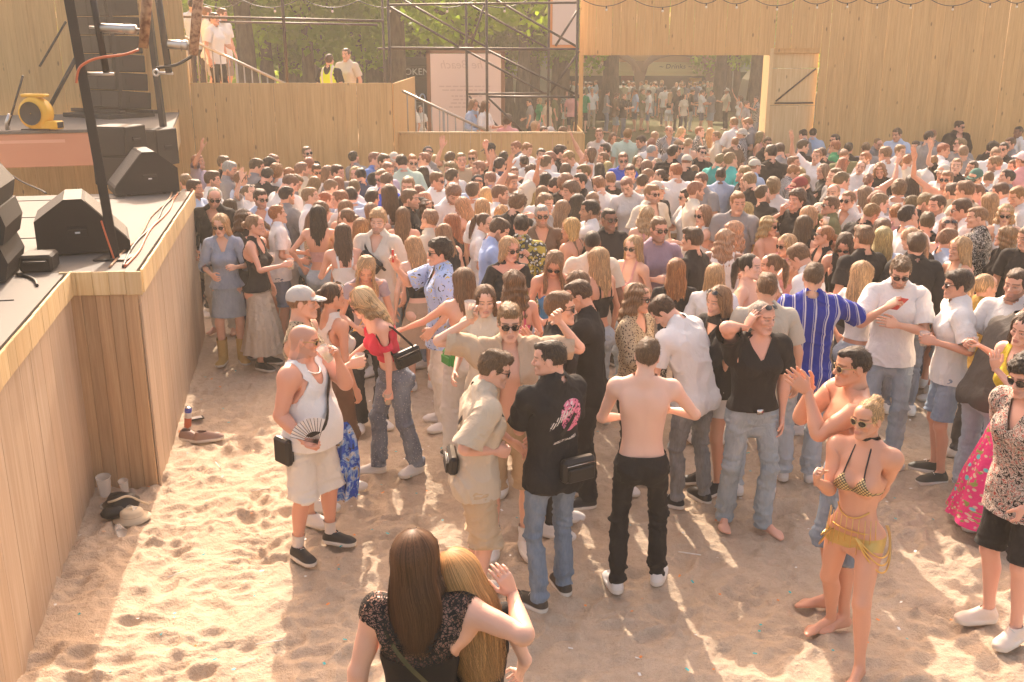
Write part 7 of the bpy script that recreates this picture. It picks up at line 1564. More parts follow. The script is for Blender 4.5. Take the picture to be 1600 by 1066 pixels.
def strands(nm, style, n, col, seed, width=.0022, messy=.006):
    """separate locks of hair flowing over the head and down the back"""
    root, T, sc_, kind, lod = HEROES[nm]; r = np.random.default_rng(seed); zb = dict(long=-.33, longer=-.44, wavy=-.30)[style]; Ps = []; Qs = []; m_ = 20; o = 0
    tt = np.array([0, .25, .55, .85, 1.0]); A_ = np.array([.075, .086, .094, .085, .06]); Bd = np.array([.055, .055, .042, .030, .02])
    ph = np.concatenate([r.normal(0, 1.15, int(n*.75)), r.uniform(-2.3, 2.3, n-int(n*.75))]); ph = np.clip(ph, -2.35, 2.35); off = r.uniform(.0, messy*1.6, n)+.003; th0 = r.uniform(.05, .8, n); ln = r.uniform(.80, 1.08, n); s_ = np.linspace(0, 1, m_); k1 = .42
    P = np.zeros((n, m_, 3)); wob = r.uniform(0, 6.28, n); wa = r.uniform(.2, 1, n)*messy
    for i, u in enumerate(s_):
        if u < k1:
            th = th0+(1.62-th0)*(u/k1); rx, ry, rz_ = .0885, .110, .101; P[:, i] = np.stack([(rx+off)*np.sin(th)*np.sin(ph), .019+(ry+off)*np.sin(th)*np.cos(ph), .034+(rz_+off)*np.cos(th)], 1)
        else:
            f = (u-k1)/(1-k1); z = .034+(zb*ln-.034)*f; t = np.clip((.06-z)/(.06-zb), 0, 1.1); a = np.interp(t, tt, A_)+off; b = np.interp(t, tt, Bd)+off; yc = .055+(.105-.055)*t; q = np.stack([a*np.sin(ph), yc+b*np.cos(ph), z], 1); w_ = np.clip(f/.25, 0, 1)[..., None] if np.ndim(f) else min(1, f/.25); prev = np.stack([(.0885+off)*np.sin(ph), .019+(.110+off)*np.cos(ph), z], 1); P[:, i] = prev*(1-w_)+q*w_
            P[:, i, 0] += wa*np.sin(wob+f*5)*f*1.6; P[:, i, 1] += wa*np.cos(wob*1.7+f*4)*f*1.2
    P += HC; side = np.stack([np.cos(ph), -np.sin(ph), 0*ph], 1)[:, None]*(width*r.uniform(.6, 1.3, n))[:, None, None]*np.interp(s_, [0, .1, .85, 1], [.5, 1, .9, .15])[None, :, None]
    V_ = np.stack([P-side, P+side], 2).reshape(-1, 3); base = (np.arange(n)[:, None]*m_*2+np.arange(m_-1)[None]*2).ravel(); Q = np.stack([base, base+1, base+3, base+2], 1)
    W_ = np.zeros((len(V_), len(BN))); t = np.clip((1.60-V_[:, 2])/.14, 0, 1); t = t*t*(3-2*t)*.92; W_[:, BI['head']] = 1-t; W_[:, BI['chest']] = t
    hue = np.repeat(r.uniform(.55, 1.45, n), m_*2); fc = np.stack([hue*col[0], hue*col[1], hue*col[2], hue*0+1], 1)
    me = mesh_data('hair_strands', skin(V_, W_, T), Q, MAT['strand'], attrs={'feat': ('FLOAT_COLOR', fc)}); o = add_obj('hair_strands', me, root); o['kind'] = 'stuff'
s = NT('strand'); s.set(s.attr('feat').outputs['Color'], .5, spec=.2)
strands('lace', 'long', 5200, (.13, .062, .030), 1, .0011, .007); strands('blonde', 'longer', 5600, (.52, .28, .11), 2, .0011, .018); strands('red', 'wavy', 900, (.70, .50, .28), 3, .0016, .010)
P, Q = lathe([(.034, -.006), (.036, 0), (.034, .006)], 18); R3, t3, p3 = HEROES['lace'][1]['handR']; J_ = joints(BODY['fbig']); dq = unit(J_['handR']-J_['farmR']); fr = minrot((0, 0, 1), dq); worn('lace', 'wrist_watch', 'slim watch on the wrist of the person in the lace top', 'watch', [('band', posed_of('lace', P@fr.T+J_['handR']-dq*.02, 'handR'), Q, 'watch_black'), ('dial', posed_of('lace', lathe([(.001, .004), (.015, .004), (.016, 0)], 12)[0]@minrot((0, 0, 1), unit(V3(.69, 0, .72))).T+J_['handR']-dq*.02+unit(V3(-.69, 0, .72))*.03, 'handR'), lathe([(.001, .004), (.015, .004), (.016, 0)], 12)[1], 'chrome')])
worn('lace', 'bag_strap', 'thin olive bag strap across the back of the person in the lace top', 'strap', [strap_of('lace', 'L', 'strap_olive', width=.022, zh=1.0, off=.016)]) if plain('strap_olive', (.09, .08, .035), .7) else None
# ---- 13 - 17 the right-hand group
hero('phone', 'person in white tee and pale jeans looking down at a phone', -18, 'm', head=(1409, 396), h=1.84, hR=(1385, 480, -.22), poleR=(-.8, .3, -.8), hL=(1402, 508, -.24), poleL=(.9, .4, -.5), pose=dict(head=(22, 0, 2), lean=(3, 0, 0)), hands=('relax', 'grip'),
     wear=[W('top', (.80, .78, .75), n='tee', sl=.225, hem=.87, ease=.014, se=.018, amp=.0096), W('pants', (.26, .32, .37), 'denim', n='jeans', low=.072, knee=.07), WHITE_SHOE, gl()], hair=('quiff', (.20, .115, .055)), feat=dict(beard=(.10, .05, .025, .6)))
p = grip_point('phone', 'R'); ph_ = thing('mobile_phone', 'dark mobile phone held by the person in white tee', 'phone', tuple(p)); ph_.rotation_euler = (math.radians(-50), .2, .3); bbox('phone_case', (-.037, -.075, -.004), (.037, .075, .004), 'phone_red', ph_, .003); bbox('screen', (-.034, -.072, .0042), (.034, .072, .0052), 'lens', ph_, .0003)
hero('wshort', 'person in white tee and denim shorts holding a cup, facing left', -100, 'mslim', head=(1500, 423), h=1.77, hL=(1462, 535, -.20), poleL=(.4, .8, -.7), hR=(1462, 530, .1), pose=dict(head=(2, 0, 0)), hands=('grip', 'relax'), skin_c=(0.65, 0.336, 0.220),
     wear=[W('top', (.79, .77, .74), n='tee', sl=.21, hem=.87, ease=.020, amp=.0080), W('pants', (.17, .24, .34), 'denim', n='denim_shorts', hem=.56, knee=.088, ease=.012), W('shoe', (.06, .055, .04), 'shoe'), gl()], hair=('curtain', (.05, .03, .02)))
cup_in('wshort', 'L', 'clear cup held by the person in denim shorts', (0, 0, 0), beer=.4)
hero('greytee', 'person in charcoal speckled tee and rolled jeans bending into a hug at the right edge', 112, 'm', head=(1585, 495), xy=atZ(1518, 788)[:2], h=1.80, hL=(.1, -.5, 1.3), hR=(-.1, -.45, 1.25), pose=dict(lean=(26, 0, 0), hip=(10, 0, 0), head=(16, 0, -6)), 
     wear=[W('top', (.075, .066, .060), n='tee', sl=.215, hem=.84, ease=.014), W('pants', (.30, .36, .42), 'denim', n='jeans', hem=.14, low=.07, knee=.072), W('shoe', (.20, .11, .07), 'shoe')], hair=('short', (.10, .055, .03)))
hero('skirt', 'person in yellow top and pink floral skirt hugging at the right edge', -66, 'f', xy=atZ(1556, 836)[:2], h=1.72, hL=(1555, 575, -.05), poleL=(.4, -.4, -1), dirL=(.2, -.4, .8), hR=(1530, 540, .3), pose=dict(head=(6, 10, 10), lean=(6, 0, 0)), skin_c=(0.72, 0.418, 0.313),
     wear=[W('top', (.55, .42, .04), n='crop_top', sl=0, hem=1.06, neck='tank', ease=.006, hang=.4), W('skirt', (.7, .1, .2), 'pink_floral', hem=.14, flare=.30, pleat=.07, npl=11), W('shoe', (.4, .25, .18), 'shoe')], hair=('long', (.10, .055, .03)))
hero('paisley', 'person in red and black paisley shirt and black shorts at the right edge', -70, 'm', head=(1626, 552), h=1.80, hL=(1592, 830, -.15), hR=(1570, 720, .2), hands=('grip', 'relax'), pose=dict(head=(8, 0, 6), lean=(7, 0, 0)), skin_c=(0.72, 0.394, 0.290),
     wear=[W('top', (.3, .1, .08), 'paisley', sl=.24, hem=.80, neck='collar', ease=.020, se=.026), W('pants', (.022, .020, .02), n='shorts', hem=.54, knee=.09, ease=.012), W('shoe', (.74, .62, .52), 'shoe', chunky=.003), gl()], hair=('curly', (.035, .022, .015)))
cup_in('paisley', 'L', 'clear cup held low by the person in the paisley shirt', (.2, 0, 0), beer=0)
# ---------------------------------------------------------------- the front rows of the crowd, each one known
MPOSE = dict(CPOSE)
MPOSE.update({'bend': (dict(lean=(38, 0, 10), hip=(14, 0, 0), head=(-6, 0, 10), armR=dict(to=(-.42, -.50, .98), pole=(-.4, .2, -1)), armL=dict(to=(.1, -.4, .9))), ('relax', 'flat')),
 'clapf': (dict(armL=dict(to=(.03, -.38, 1.26), pole=(.8, .2, -1), hand=(-.1, -.7, .7)), armR=dict(to=(-.03, -.38, 1.24), pole=(-.8, .2, -1), hand=(.1, -.7, .7)), head=(14, 0, -4), lean=(6, 0, 0)), ('flat', 'flat')),
 'out': (dict(armL=dict(to=(.46, -.42, 1.16), pole=(.2, .6, -1)), head=(2, 0, 10)), ('grip', 'relax')),
 'outp': (dict(armL=dict(to=(.12, -.52, 1.42), pole=(.7, .2, -1)), armR=dict(to=(-.1, -.5, 1.40), pole=(-.7, .2, -1)), head=(0, 0, 0)), ('point', 'relax')),
 'hip': (dict(armL=dict(to=(.24, -.02, 1.02), pole=(1, .6, 0)), footL=(.13, -.05, 14), head=(2, 3, -8)), ('fist', 'relax')),
 'phoneup': (dict(armR=dict(to=(-.10, -.38, 1.52), pole=(-.7, .2, -1), hand=(0, -.3, 1)), head=(0, 0, 0), armL=dict(to=(.2, -.1, 1.0))), ('relax', 'grip'))})
MIDS = [  # head x, y, sex, hair, top (code or dict), facing deg, pose, extras, bottoms, label
 (345, 333, 'f', 'lb', ('Jl', 'denim', (.22, .29, .42), dict(sl=.34, hem=.93, neck='collar', ease=.014), 'denim_shirt'), 14, 'H', 'g', ('skirt', (.22, .28, .36), 'denim', dict(hem=.58, flare=.10)), 'person in denim shirt, denim skirt and yellow boots beside the stage', 'boots'),
 (304, 280, 'm', 'sd', 'Tl', 84, 'a', '', ('pants', (.035, .03, .03), 'cloth', dict(low=.06)), 'person in light grey-blue tee and dark trousers standing against the stage end', ''),
 (406, 294, 'm', 'sd', ('Sl', 'cloth', (.55, .60, .74), dict(sl=.36, hem=.85, neck='collar', ease=.016), 'shirt'), 10, 'b', 'g', ('pants', (.5, .42, .32), 'cloth', dict(hem=.52, knee=.09, ease=.012)), 'person in pale blue shirt with rolled sleeves and sunglasses', ''),
 (400, 335, 'f', 'Nn', ('Ak', 'cloth', (.022, .02, .02), dict(TOPS['A'][1]), 'tank_top'), 78, 'h', '', ('skirt', (.6, .5, .4), 'silver_cloth', dict(hem=.22, flare=.22, pleat=.06)), 'person in black tank top and long silver skirt holding a cup', ''),
 (371, 329, 'f', 'wd', 'Jk', 60, 'h', 'g', ('pants', (.10, .08, .14), 'cloth', dict(low=.08)), 'person in black jacket and sunglasses beside the denim skirt', ''),
 (484, 312, 'f', 'lm', ('Cc', 'leopard', (.6, .5, .4), dict(sl=0, hem=1.05, neck='tank', ease=.006, hang=.4), 'crochet_top'), 120, 'd', '', ('pants', (.24, .32, .42), 'denim', dict(hem=.72, ease=.012)), 'person in crochet top and denim shorts with an arm across the back', ''),
 (498, 321, 'f', 'lk', ('Cp', 'cloth', (.62, .36, .34), dict(sl=0, hem=1.12, neck='', zt=1.24, ease=.004, hang=.4), 'bandeau'), 176, 'hip', '', ('pants', (.34, .41, .46), 'denim', dict(low=.08, knee=.075)), 'person in pink bandeau and pale jeans seen from behind', ''),
 (527, 324, 'f', 'Nm', ('He', 'cloth', (.06, .30, .05), dict(sl=0, hem=1.0, neck='tank', ease=.004, hang=.4), 'halter_top'), -140, 'b', '', ('pants', (.3, .36, .42), 'denim', dict(low=.07)), 'person in bright green halter top turned away', ''),
 (541, 312, 'f', 'Ln', 'Cc', 168, 'a', '', ('pants', (.3, .36, .42), 'denim', {}), 'person in cream top, back turned, just behind the green halter top', ''),
 (535, 350, 'f', 'ld', ('Xw', 'cloth', (.75, .72, .7), dict(sl=0, hem=1.05, neck='straps', ease=.004, hang=.4), 'top'), -160, 'H', '', ('pants', (.03, .03, .03), 'cloth', {}), 'person in white strap top seen from behind, left of the chest bag', ''),
 (588, 328, 'm', 'cb', ('Sc', 'cloth', (.64, .57, .48), dict(sl=.24, hem=.84, neck='collar', ease=.02, se=.026), 'shirt'), -16, 'h', '', ('pants', (.62, .57, .49), 'cloth', dict(low=.07)), 'person in cream shirt with black chest bag looking down', 'chestbag'),
 (447, 417, 'f', 'pd', 'Aw', -35, 'bend', 'g', ('pants', (.6, .55, .5), 'cloth', dict(low=.09)), 'person bending forward with one arm stretched to the left, wearing glasses', ''),
 (475, 446, 'm', 'kn', ('To', 'leopard', (.5, .4, .3), dict(sl=0, hem=.88, neck='tank', ease=.008), 'vest'), 84, 'h', '', ('pants', (.5, .4, .3), 'cloth', dict(hem=.52, knee=.09)), 'person in light grey cap and patterned vest in profile', 'cap'),
 (520, 440, 'f', 'pd', ('Aw', 'cloth', (.70, .62, .55), dict(sl=0, hem=1.0, neck='tank', ease=.006, hang=.4), 'tank_top'), 128, 'a', 'G', ('pants', (.16, .095, .06), 'cloth', dict(low=.11, knee=.09)), 'person in white tank top and brown wide trousers turned away', ''),
 (568, 391, 'f', 'Fb', ('Cv', 'cloth', (.40, .32, .34), dict(sl=.10, hem=1.06, neck='wide', ease=.006, hang=.4), 'top'), 22, 'd', '', ('pants', (.03, .03, .03), 'cloth', dict(low=.09)), 'person in mauve top with chain bag, looking down', 'bag'),
 (630, 323, 'f', 'lm', 'Xu', 176, 'a', '', ('pants', (.3, .36, .42), 'denim', {}), 'person in cobalt strapless top seen from behind', ''),
 (686, 374, 'm', 'ck', ('Sl', 'palms', (.4, .5, .8), dict(sl=.25, hem=.80, neck='collar', ease=.022, se=.03), 'shirt'), -78, 'phoneup', 'g', ('pants', (.70, .64, .56), 'cloth', dict(low=.08, knee=.08)), 'person in blue shirt with palm print lifting a red vape', 'vape'),
 (724, 418, 'f', 'lm', ('Cl', 'denim', (.25, .31, .40), dict(sl=0, hem=1.02, neck='', zt=1.33, ease=.005, hang=.4), 'denim_top'), -150, 'out', '', ('pants', (.72, .66, .58), 'cloth', dict(low=.13, knee=.11)), 'person in denim top and wide white trousers holding a cup out to the left', 'greenbag'),
 (766, 337, 'm', 'sd', ('Tl', 'cloth', (.33, .42, .66), dict(TOPS['T'][1]), 'tee'), 92, 'p', '', ('pants', (.09, .12, .17), 'denim', dict(low=.065)), 'person in sky blue tee and dark jeans in profile', ''),
 (796, 369, 'f', 'ob', ('Tk', 'cloth', (.02, .02, .02), dict(sl=.18, hem=1.0, neck='wide', ease=.010, se=.035), 'puff_sleeve_top'), 2, 'b', 'g', ('skirt', (.03, .03, .03), 'cloth', dict(hem=.5)), 'person in black puff-sleeve top and large sunglasses', ''),
 (864, 383, 'f', 'Fn', ('Xb', 'cloth', (.05, .20, .40), dict(TOPS['X'][1]), 'bandeau'), 10, 'd', 'g', ('pants', (.3, .36, .42), 'denim', {}), 'person in blue bandeau and sunglasses looking down', ''),
 (803, 420, 'f', 'wm', ('Cp', 'cloth', (.66, .12, .22), dict(sl=0, hem=1.1, neck='straps', ease=.004, hang=.4), 'pink_top'), -168, 'a', '', ('pants', (.25, .3, .36), 'denim', {}), 'person in hot pink strap top seen from behind, above the raised arms', ''),
 (836, 448, 'm', 'sm', 'Tk', 84, 'a', 'g', ('pants', (.03, .03, .03), 'cloth', {}), 'person in black tee and sunglasses in profile behind the raised arms', ''),
 (813, 334, 'm', 'sk', ('Sz', 'floral', (.5, .5, .4), dict(sl=.24, hem=.84, neck='collar', ease=.018), 'shirt'), 150, 'b', '', ('pants', (.1, .1, .1), 'cloth', {}), 'person in yellow floral shirt turned away', ''),
 (846, 320, 'm', 'sy', ('Ph', 'cloth', (.15, .10, .07), dict(TOPS['P'][1]), 'polo_shirt'), 6, 'a', 'g', ('pants', (.25, .2, .15), 'cloth', {}), 'person in brown polo shirt and sunglasses facing the camera', ''),
 (903, 423, 'f', 'om', ('Tz', 'dots', (.05, .04, .04), dict(sl=.12, hem=.9, neck='wide', ease=.008), 'dotted_top'), -120, 'x', 'g', ('skirt', (.05, .035, .04), 'dots', dict(hem=.42, flare=.22)), 'person in dark dotted dress beside the black tee', ''),
 (922, 434, 'm', 'fd', ('Tk', 'cloth', (.022, .02, .019), dict(sl=.22, hem=.85, ease=.012), 'tee'), -96, 'clapf', 'g', ('pants', (.03, .028, .028), 'cloth', dict(low=.07)), 'person in black tee and glasses with both hands held out to the left', ''),
 (927, 358, 'm', 'zk', 'Tc', 176, 'a', '', ('pants', (.4, .33, .25), 'cloth', {}), 'person in cream tee seen from behind, right of the brown polo', 'dark'),
 (952, 325, 'm', 'fk', 'Tk', 24, 'a', 'g', ('pants', (.03, .03, .03), 'cloth', {}), 'person in black tee and gold sunglasses looking left', 'dark'),
 (921, 312, 'm', 'sk', 'Tw', -92, 'outp', '', ('pants', (.09, .12, .17), 'denim', {}), 'person in white tee stretching both arms to the left', ''),
 (934, 386, 'f', 'lb', ('Ck', 'cloth', (.02, .02, .02), dict(sl=0, hem=1.12, neck='straps', ease=.004, hang=.4), 'black_top'), -140, 'a', '', ('pants', (.3, .36, .42), 'denim', {}), 'person in thin-strapped black top turned away, centre', ''),
 (1002, 272, 'm', 'sd', ('So', 'cloth', (.42, .34, .26), dict(TOPS['S'][1], hem=.98, hang=.5), 'shirt'), 160, 'H', '', ('pants', (.58, .5, .38), 'cloth', dict(low=.07)), 'tall person in tucked taupe shirt and beige trousers turned away', ''),
 (1030, 339, 'm', 'sm', ('Tv', 'cloth', (.36, .26, .32), dict(TOPS['T'][1]), 'tee'), 8, 'h', 'g', ('pants', (.05, .06, .09), 'denim', {}), 'person in mauve tee and dark sunglasses facing the camera', ''),
 (1005, 366, 'f', 'Lb', ('Cp', 'cloth', (.66, .32, .30), dict(sl=0, hem=.95, neck='straps', ease=.005, hang=.5), 'pink_top'), -48, 'h', 'g', ('pants', (.34, .41, .46), 'denim', {}), 'person in pale pink strap top and sunglasses holding a cup', ''),
 (1058, 403, 'f', 'lg', ('Tk', 'cloth', (.02, .018, .018), dict(sl=.20, hem=1.10, ease=.010, hang=.6), 'crop_tee'), 176, 'a', '', ('pants', (.06, .10, .35), 'scroll', {}), 'person in black cropped tee seen from behind with green bag', 'greenbag'),
 (1090, 408, 'f', 'ob', 'Tw', 168, 'a', '', ('pants', (.7, .66, .6), 'cloth', {}), 'person in white tee seen from behind, beside the black cropped tee', ''),
 (1082, 355, 'm', 'qd', 'Tk', -130, 'a', '', ('pants', (.1, .1, .12), 'cloth', {}), 'person in black tee turned away behind the black cropped tee', ''),
 (1001, 443, 'f', 'wn', ('Jo', 'leopard', (.5, .4, .3), dict(sl=.44, hem=.9, neck='v', ease=.014), 'blouse'), 48, 'h', 'g', ('pants', (.03, .03, .03), 'cloth', {}), 'person in leopard print blouse and sunglasses turned right', ''),
 (1107, 454, 'f', 'ln', 'Jk', -64, 'x', 'G', ('pants', (.70, .66, .62), 'cloth', dict(hem=.70, ease=.014)), 'person in black jacket and white shorts with sunglasses pushed up', ''),
 (1175, 396, 'f', 'pk', 'Xk', 58, 'a', '', ('pants', (.03, .03, .03), 'cloth', {}), 'person in black strapless top facing a friend in white tank top', ''),
 (1203, 396, 'f', 'pm', 'Aw', -100, 'a', '', ('pants', (.3, .36, .42), 'denim', {}), 'person in white tank top facing a friend in black strapless top', ''),
 (1186, 423, 'm', 'fm', ('To', 'cloth', (.52, .46, .37), dict(TOPS['T'][1]), 'tee'), 178, 'a', '', ('pants', (.4, .44, .47), 'denim', {}), 'person in stone-coloured tee behind the raised hand of the V-neck', ''),
 (1347, 409, 'f', 'lb', ('Ww', 'cloth', (.74, .70, .66), dict(sl=.12, hem=1.06, neck='wide', ease=.006, hang=.4), 'top'), 120, 'hip', 'g', ('pants', (.33, .40, .47), 'denim', dict(hem=.72, ease=.012)), 'person in white top and denim shorts beside the striped shirt', ''),
 (1441, 369, 'm', 'td', 'Jk', 176, 'a', '', ('pants', (.1, .12, .16), 'denim', {}), 'person in black jacket behind the person with the phone', ''),
 (1545, 426, 'f', 'pb', ('Jy', 'cloth', (.36, .22, .05), dict(TOPS['J'][1]), 'jacket'), 84, 'h', '', ('pants', (.1, .1, .1), 'cloth', {}), 'person in mustard jacket holding a beer', ''),
 (1322, 356, 'f', 'ld', 'Ak', -12, 'd', 'g', ('pants', (.03, .03, .03), 'cloth', {}), 'person in black tank top and narrow sunglasses looking down', ''),
 (1351, 352, 'm', 'qm', 'Tk', -160, 'a', 'g', ('pants', (.1, .1, .12), 'cloth', {}), 'person in black tee with sunglasses seen from behind, right of centre', ''),
 (1532, 322, 'm', 'fn', ('Sz', 'scroll', (.05, .05, .05), dict(TOPS['S'][1]), 'shirt'), -140, 'b', '', ('pants', (.05, .05, .05), 'cloth', {}), 'person in black shirt with white baroque pattern', ''),
 (1573, 317, 'f', 'wb', ('Aw', 'cloth', (.75, .70, .68), dict(sl=0, hem=1.06, neck='tank', ease=.006, hang=.4), 'crop_top'), -8, 'H', 'g', ('skirt', (.2, .12, .08), 'cloth', dict(hem=.6)), 'person in white crop top and sunglasses beside the baroque shirt', ''),
 (1245, 297, 'm', 'cd', 'Tk', -62, 'k', '', ('pants', (.05, .05, .06), 'cloth', {}), 'person in black tee with hand to the chin, looking left', ''),
 (1273, 377, 'm', 'sm', 'Tw', -118, 'd', '', ('pants', (.1, .12, .16), 'denim', {}), 'person in white tee with bowed head above the striped shirt', ''),
 (1500, 370, 'f', 'lb', 'Cc', -78, 'a', '', ('pants', (.3, .36, .42), 'denim', {}), 'person in cream top facing left, above the denim shorts', ''),
 (1588, 420, 'm', 'sd', 'Tw', -60, 'h', '', ('pants', (.1, .12, .16), 'denim', {}), 'person in white tee holding a beer at the right edge', ''),
 (760, 445, 'f', 'lm', 'Tc', -30, 'b', '', ('pants', (.4, .33, .26), 'cloth', {}), 'person in cream tee half hidden left of the raised arms', ''),
]
MID_XY = []
for q in MIDS:
    x, y, sx, hr_, top, fc, po, ex, bt, lab, spc = q; ps, hands = MPOSE[po]; r_ = random.Random(x*7+y); h = (1.81 if sx == 'm' else 1.69)+r_.uniform(-.03, .03); kk = 1.0
    if po == 'bend': p = atZ(x+4, 520)[:2]; h = 1.66
    else: p = atZ(x, y, h*1.005)[:2]
    for f in HERO_POS+MID_XY:
        d = p-np.array(f); r2 = np.hypot(*d)
        if r2 < .36: p = p+d/(r2+1e-6)*(.36-r2)
    MID_XY.append(list(p)); 
    if isinstance(top, str): tn, ta = TOPS[top[0]]; tw = W('top', PAL[top[1]][1], 'cloth', n=tn.replace('-', '_').replace(' ', '_'), **ta)
    else: tw = W('top', top[2], top[1], n=top[4], **top[3])
    wr = [tw, W(bt[0], bt[1], bt[2], n={'denim': 'jeans' if 'hem' not in bt[3] else 'denim_shorts'}.get(bt[2]) if bt[0] == 'pants' else None, **bt[3])]
    wr.append(W('shoe', (.50, .33, .10), 'shoe', high=.30) if spc == 'boots' else r_.choice([WHITE_SHOE, WHITE_SHOE, BLACK_SHOE]))
    if ex: wr.append(gl(**(dict(up=True) if ex == 'G' else {})))
    if hr_[0] == 'k': wr.append(W('cap', (.50, .46, .42), n='cap'))
    hs = HST[hr_[0]]; hc = HCOL.get(hr_[1], HCOL['m'])
    if spc == 'dark' : sk = DARK
    else: sk = r_.choice(SKIN)
    if (hr_[1] == 'k' and sx == 'm' and y < 330 and x in (921,)): sk = (.36, .19, .11)
    kind = 'f' if sx == 'f' else r_.choice(['m', 'm', 'mslim'])
    root, T, sc_ = build_person(lab, (p[0], p[1], 0), math.radians(fc), h, kind, ps, sk, wr, (hs, hc), 'mid', hands, dict(beard=(.05, .03, .02, .5)) if sx == 'm' and r_.random() < .4 else {}, 'people in the front rows', key='m'+po)
    HEROES['m%d' % x] = (root, T, sc_, kind, 'mid')
    if po in ('h', 'out') : cup_in('m%d' % x, 'L' if po == 'out' else 'R', 'clear cup of the '+' '.join(lab.split()[:12]).rstrip(','), (0, 0, 0), beer=.4)
    if spc == 'chestbag': worn('m%d' % x, 'chest_bag', 'black chest bag across the cream shirt', 'bag', bag_parts('m%d' % x, (-.02, -.165, 1.27), (.26, .06, .14), 'chest', 0, tilt=38)+[strap_of('m%d' % x, 'R', zh=1.1, off=.03)])
    if spc == 'greenbag': worn('m%d' % x, 'green_bag', 'green shoulder bag of the '+('wide white trousers' if x < 900 else 'person in black cropped tee'), 'bag', bag_parts('m%d' % x, (.19 if x < 900 else -.20, .10, 1.02), (.20, .08, .14), 'pelvis', 90, 'green_leather')+[strap_of('m%d' % x, 'R' if x < 900 else 'L', 'green_leather', width=.012, zh=1.02, off=.02)])
    if spc == 'bag': worn('m%d' % x, 'chain_bag', 'black bag on a gold chain worn with the mauve top', 'bag', bag_parts('m%d' % x, (.22, .0, 1.0), (.20, .07, .16), 'pelvis', 90)+[strap_of('m%d' % x, 'L', 'gold', width=.012, zh=1.0, off=.02)])
    if spc == 'vape': v_ = grip_point('m%d' % x, 'R'); tag(bbox('vape_pen', (-.010, -.010, -.02), (.010, .010, .10), 'phone_red', None, .003, loc=tuple(v_)), 'small red vape held up by the person in palm print', 'vape')
def limit(q):
    """nobody stands inside a wall"""
    x, y = q['pos']
    lim = 18.35 if x < -2.2 else 18.85 if x < 1.45 else 30 if x < 5.4 else 22.0
    if y > lim:
        k = lim/y; q['pos'] = [x*k, lim]; q['h'] = min(1.97, max(1.6, atY(q['x'], q['y'], lim)[2]/1.005))
for q in PEOPLE: limit(q)
fixed = np.array(HERO_POS+MID_XY); pos = np.array([q['pos'] for q in PEOPLE])
for _ in range(40):
    for i in range(len(pos)):
        d = pos[i]-np.concatenate([pos, fixed]); r2 = np.hypot(d[:, 0], d[:, 1]); r2[i] = 9; j = np.where(r2 < .40)[0]
        for k in j: pos[i] += d[k]/(r2[k]+1e-6)*(.40-r2[k])*(.3 if k < len(pos) else .6)*np.array([.6, 1])
for q, p in zip(PEOPLE, pos): q['pos'] = list(p); limit(q) if False else None
def clampw(q):
    x, y = q['pos']; lim = 18.4 if x < -2.2 else 18.9 if x < 1.45 else 30 if x < 5.4 else 22.1; q['pos'][1] = min(y, lim)
for q in PEOPLE: clampw(q)
def zone(q):
    x, y = q['x'], q['y']
    a = 'close to the stage' if x < 400 else 'below the platform' if x < 612 else 'below the low wall' if x < 905 else 'before the gate' if x < 1205 else 'by the gate leaf' if x < 1330 else 'by the right wall'
    if x >= 905 and y < 212 and x < 1200: a = 'in the gate opening'
    elif y > 292: a = {'close to the stage': 'near the stage corner', 'below the platform': 'in the left middle', 'below the low wall': 'in the centre', 'before the gate': 'right of the centre', 'by the gate leaf': 'in the right middle', 'by the right wall': 'at the far right'}[a]
    elif y > 252: a = {'close to the stage': 'mid-crowd near stage', 'below the platform': 'mid-crowd under platform', 'below the low wall': 'mid-crowd in centre', 'before the gate': 'mid-crowd below gate', 'by the gate leaf': 'mid-crowd below gate leaf', 'by the right wall': 'mid-crowd at right'}[a]
    return a
def base_label(q):
    tn = TOPS[q['top'][0]][0] if q['top'][0] != 'N' else None; s = 'shirtless person' if tn is None else 'person in '+PAL[q['top'][1]][0]+' '+tn
    if q['hair'][0] in 'kK': s += ' and cap' if q['hair'][0] == 'k' else ' and bucket hat'
    elif q['ext'] == 'g': s += ' and sunglasses'
    elif q['ext'] == 'G': s += ', sunglasses pushed up'
    return s
L1 = {}
for q in PEOPLE: q['l'] = base_label(q)+', '+(POSEW.get(q['pose']) or FACE[q['face']])
def dup_fix(fn):
    seen = {}
    for q in PEOPLE: seen.setdefault(q['l'], []).append(q)
    for l, qs in seen.items():
        if len(qs) > 1: fn(l, qs)
dup_fix(lambda l, qs: [q.__setitem__('l', base_label(q)+', '+(POSEW.get(q['pose']) or FACE[q['face']])+' '+zone(q)) for q in qs])
ORD = ['leftmost', 'second from left', 'third from left', 'fourth from left', 'fifth from left', 'sixth from left', 'seventh from left', 'eighth from left']
def ordn(l, qs):
    qs.sort(key=lambda q: q['x'])
    for i, q in enumerate(qs): q['l'] = l+', '+('left one' if len(qs) == 2 and i == 0 else 'right one' if len(qs) == 2 else ORD[i])
dup_fix(ordn)
CUPS = []
rr_ = random.Random(21)
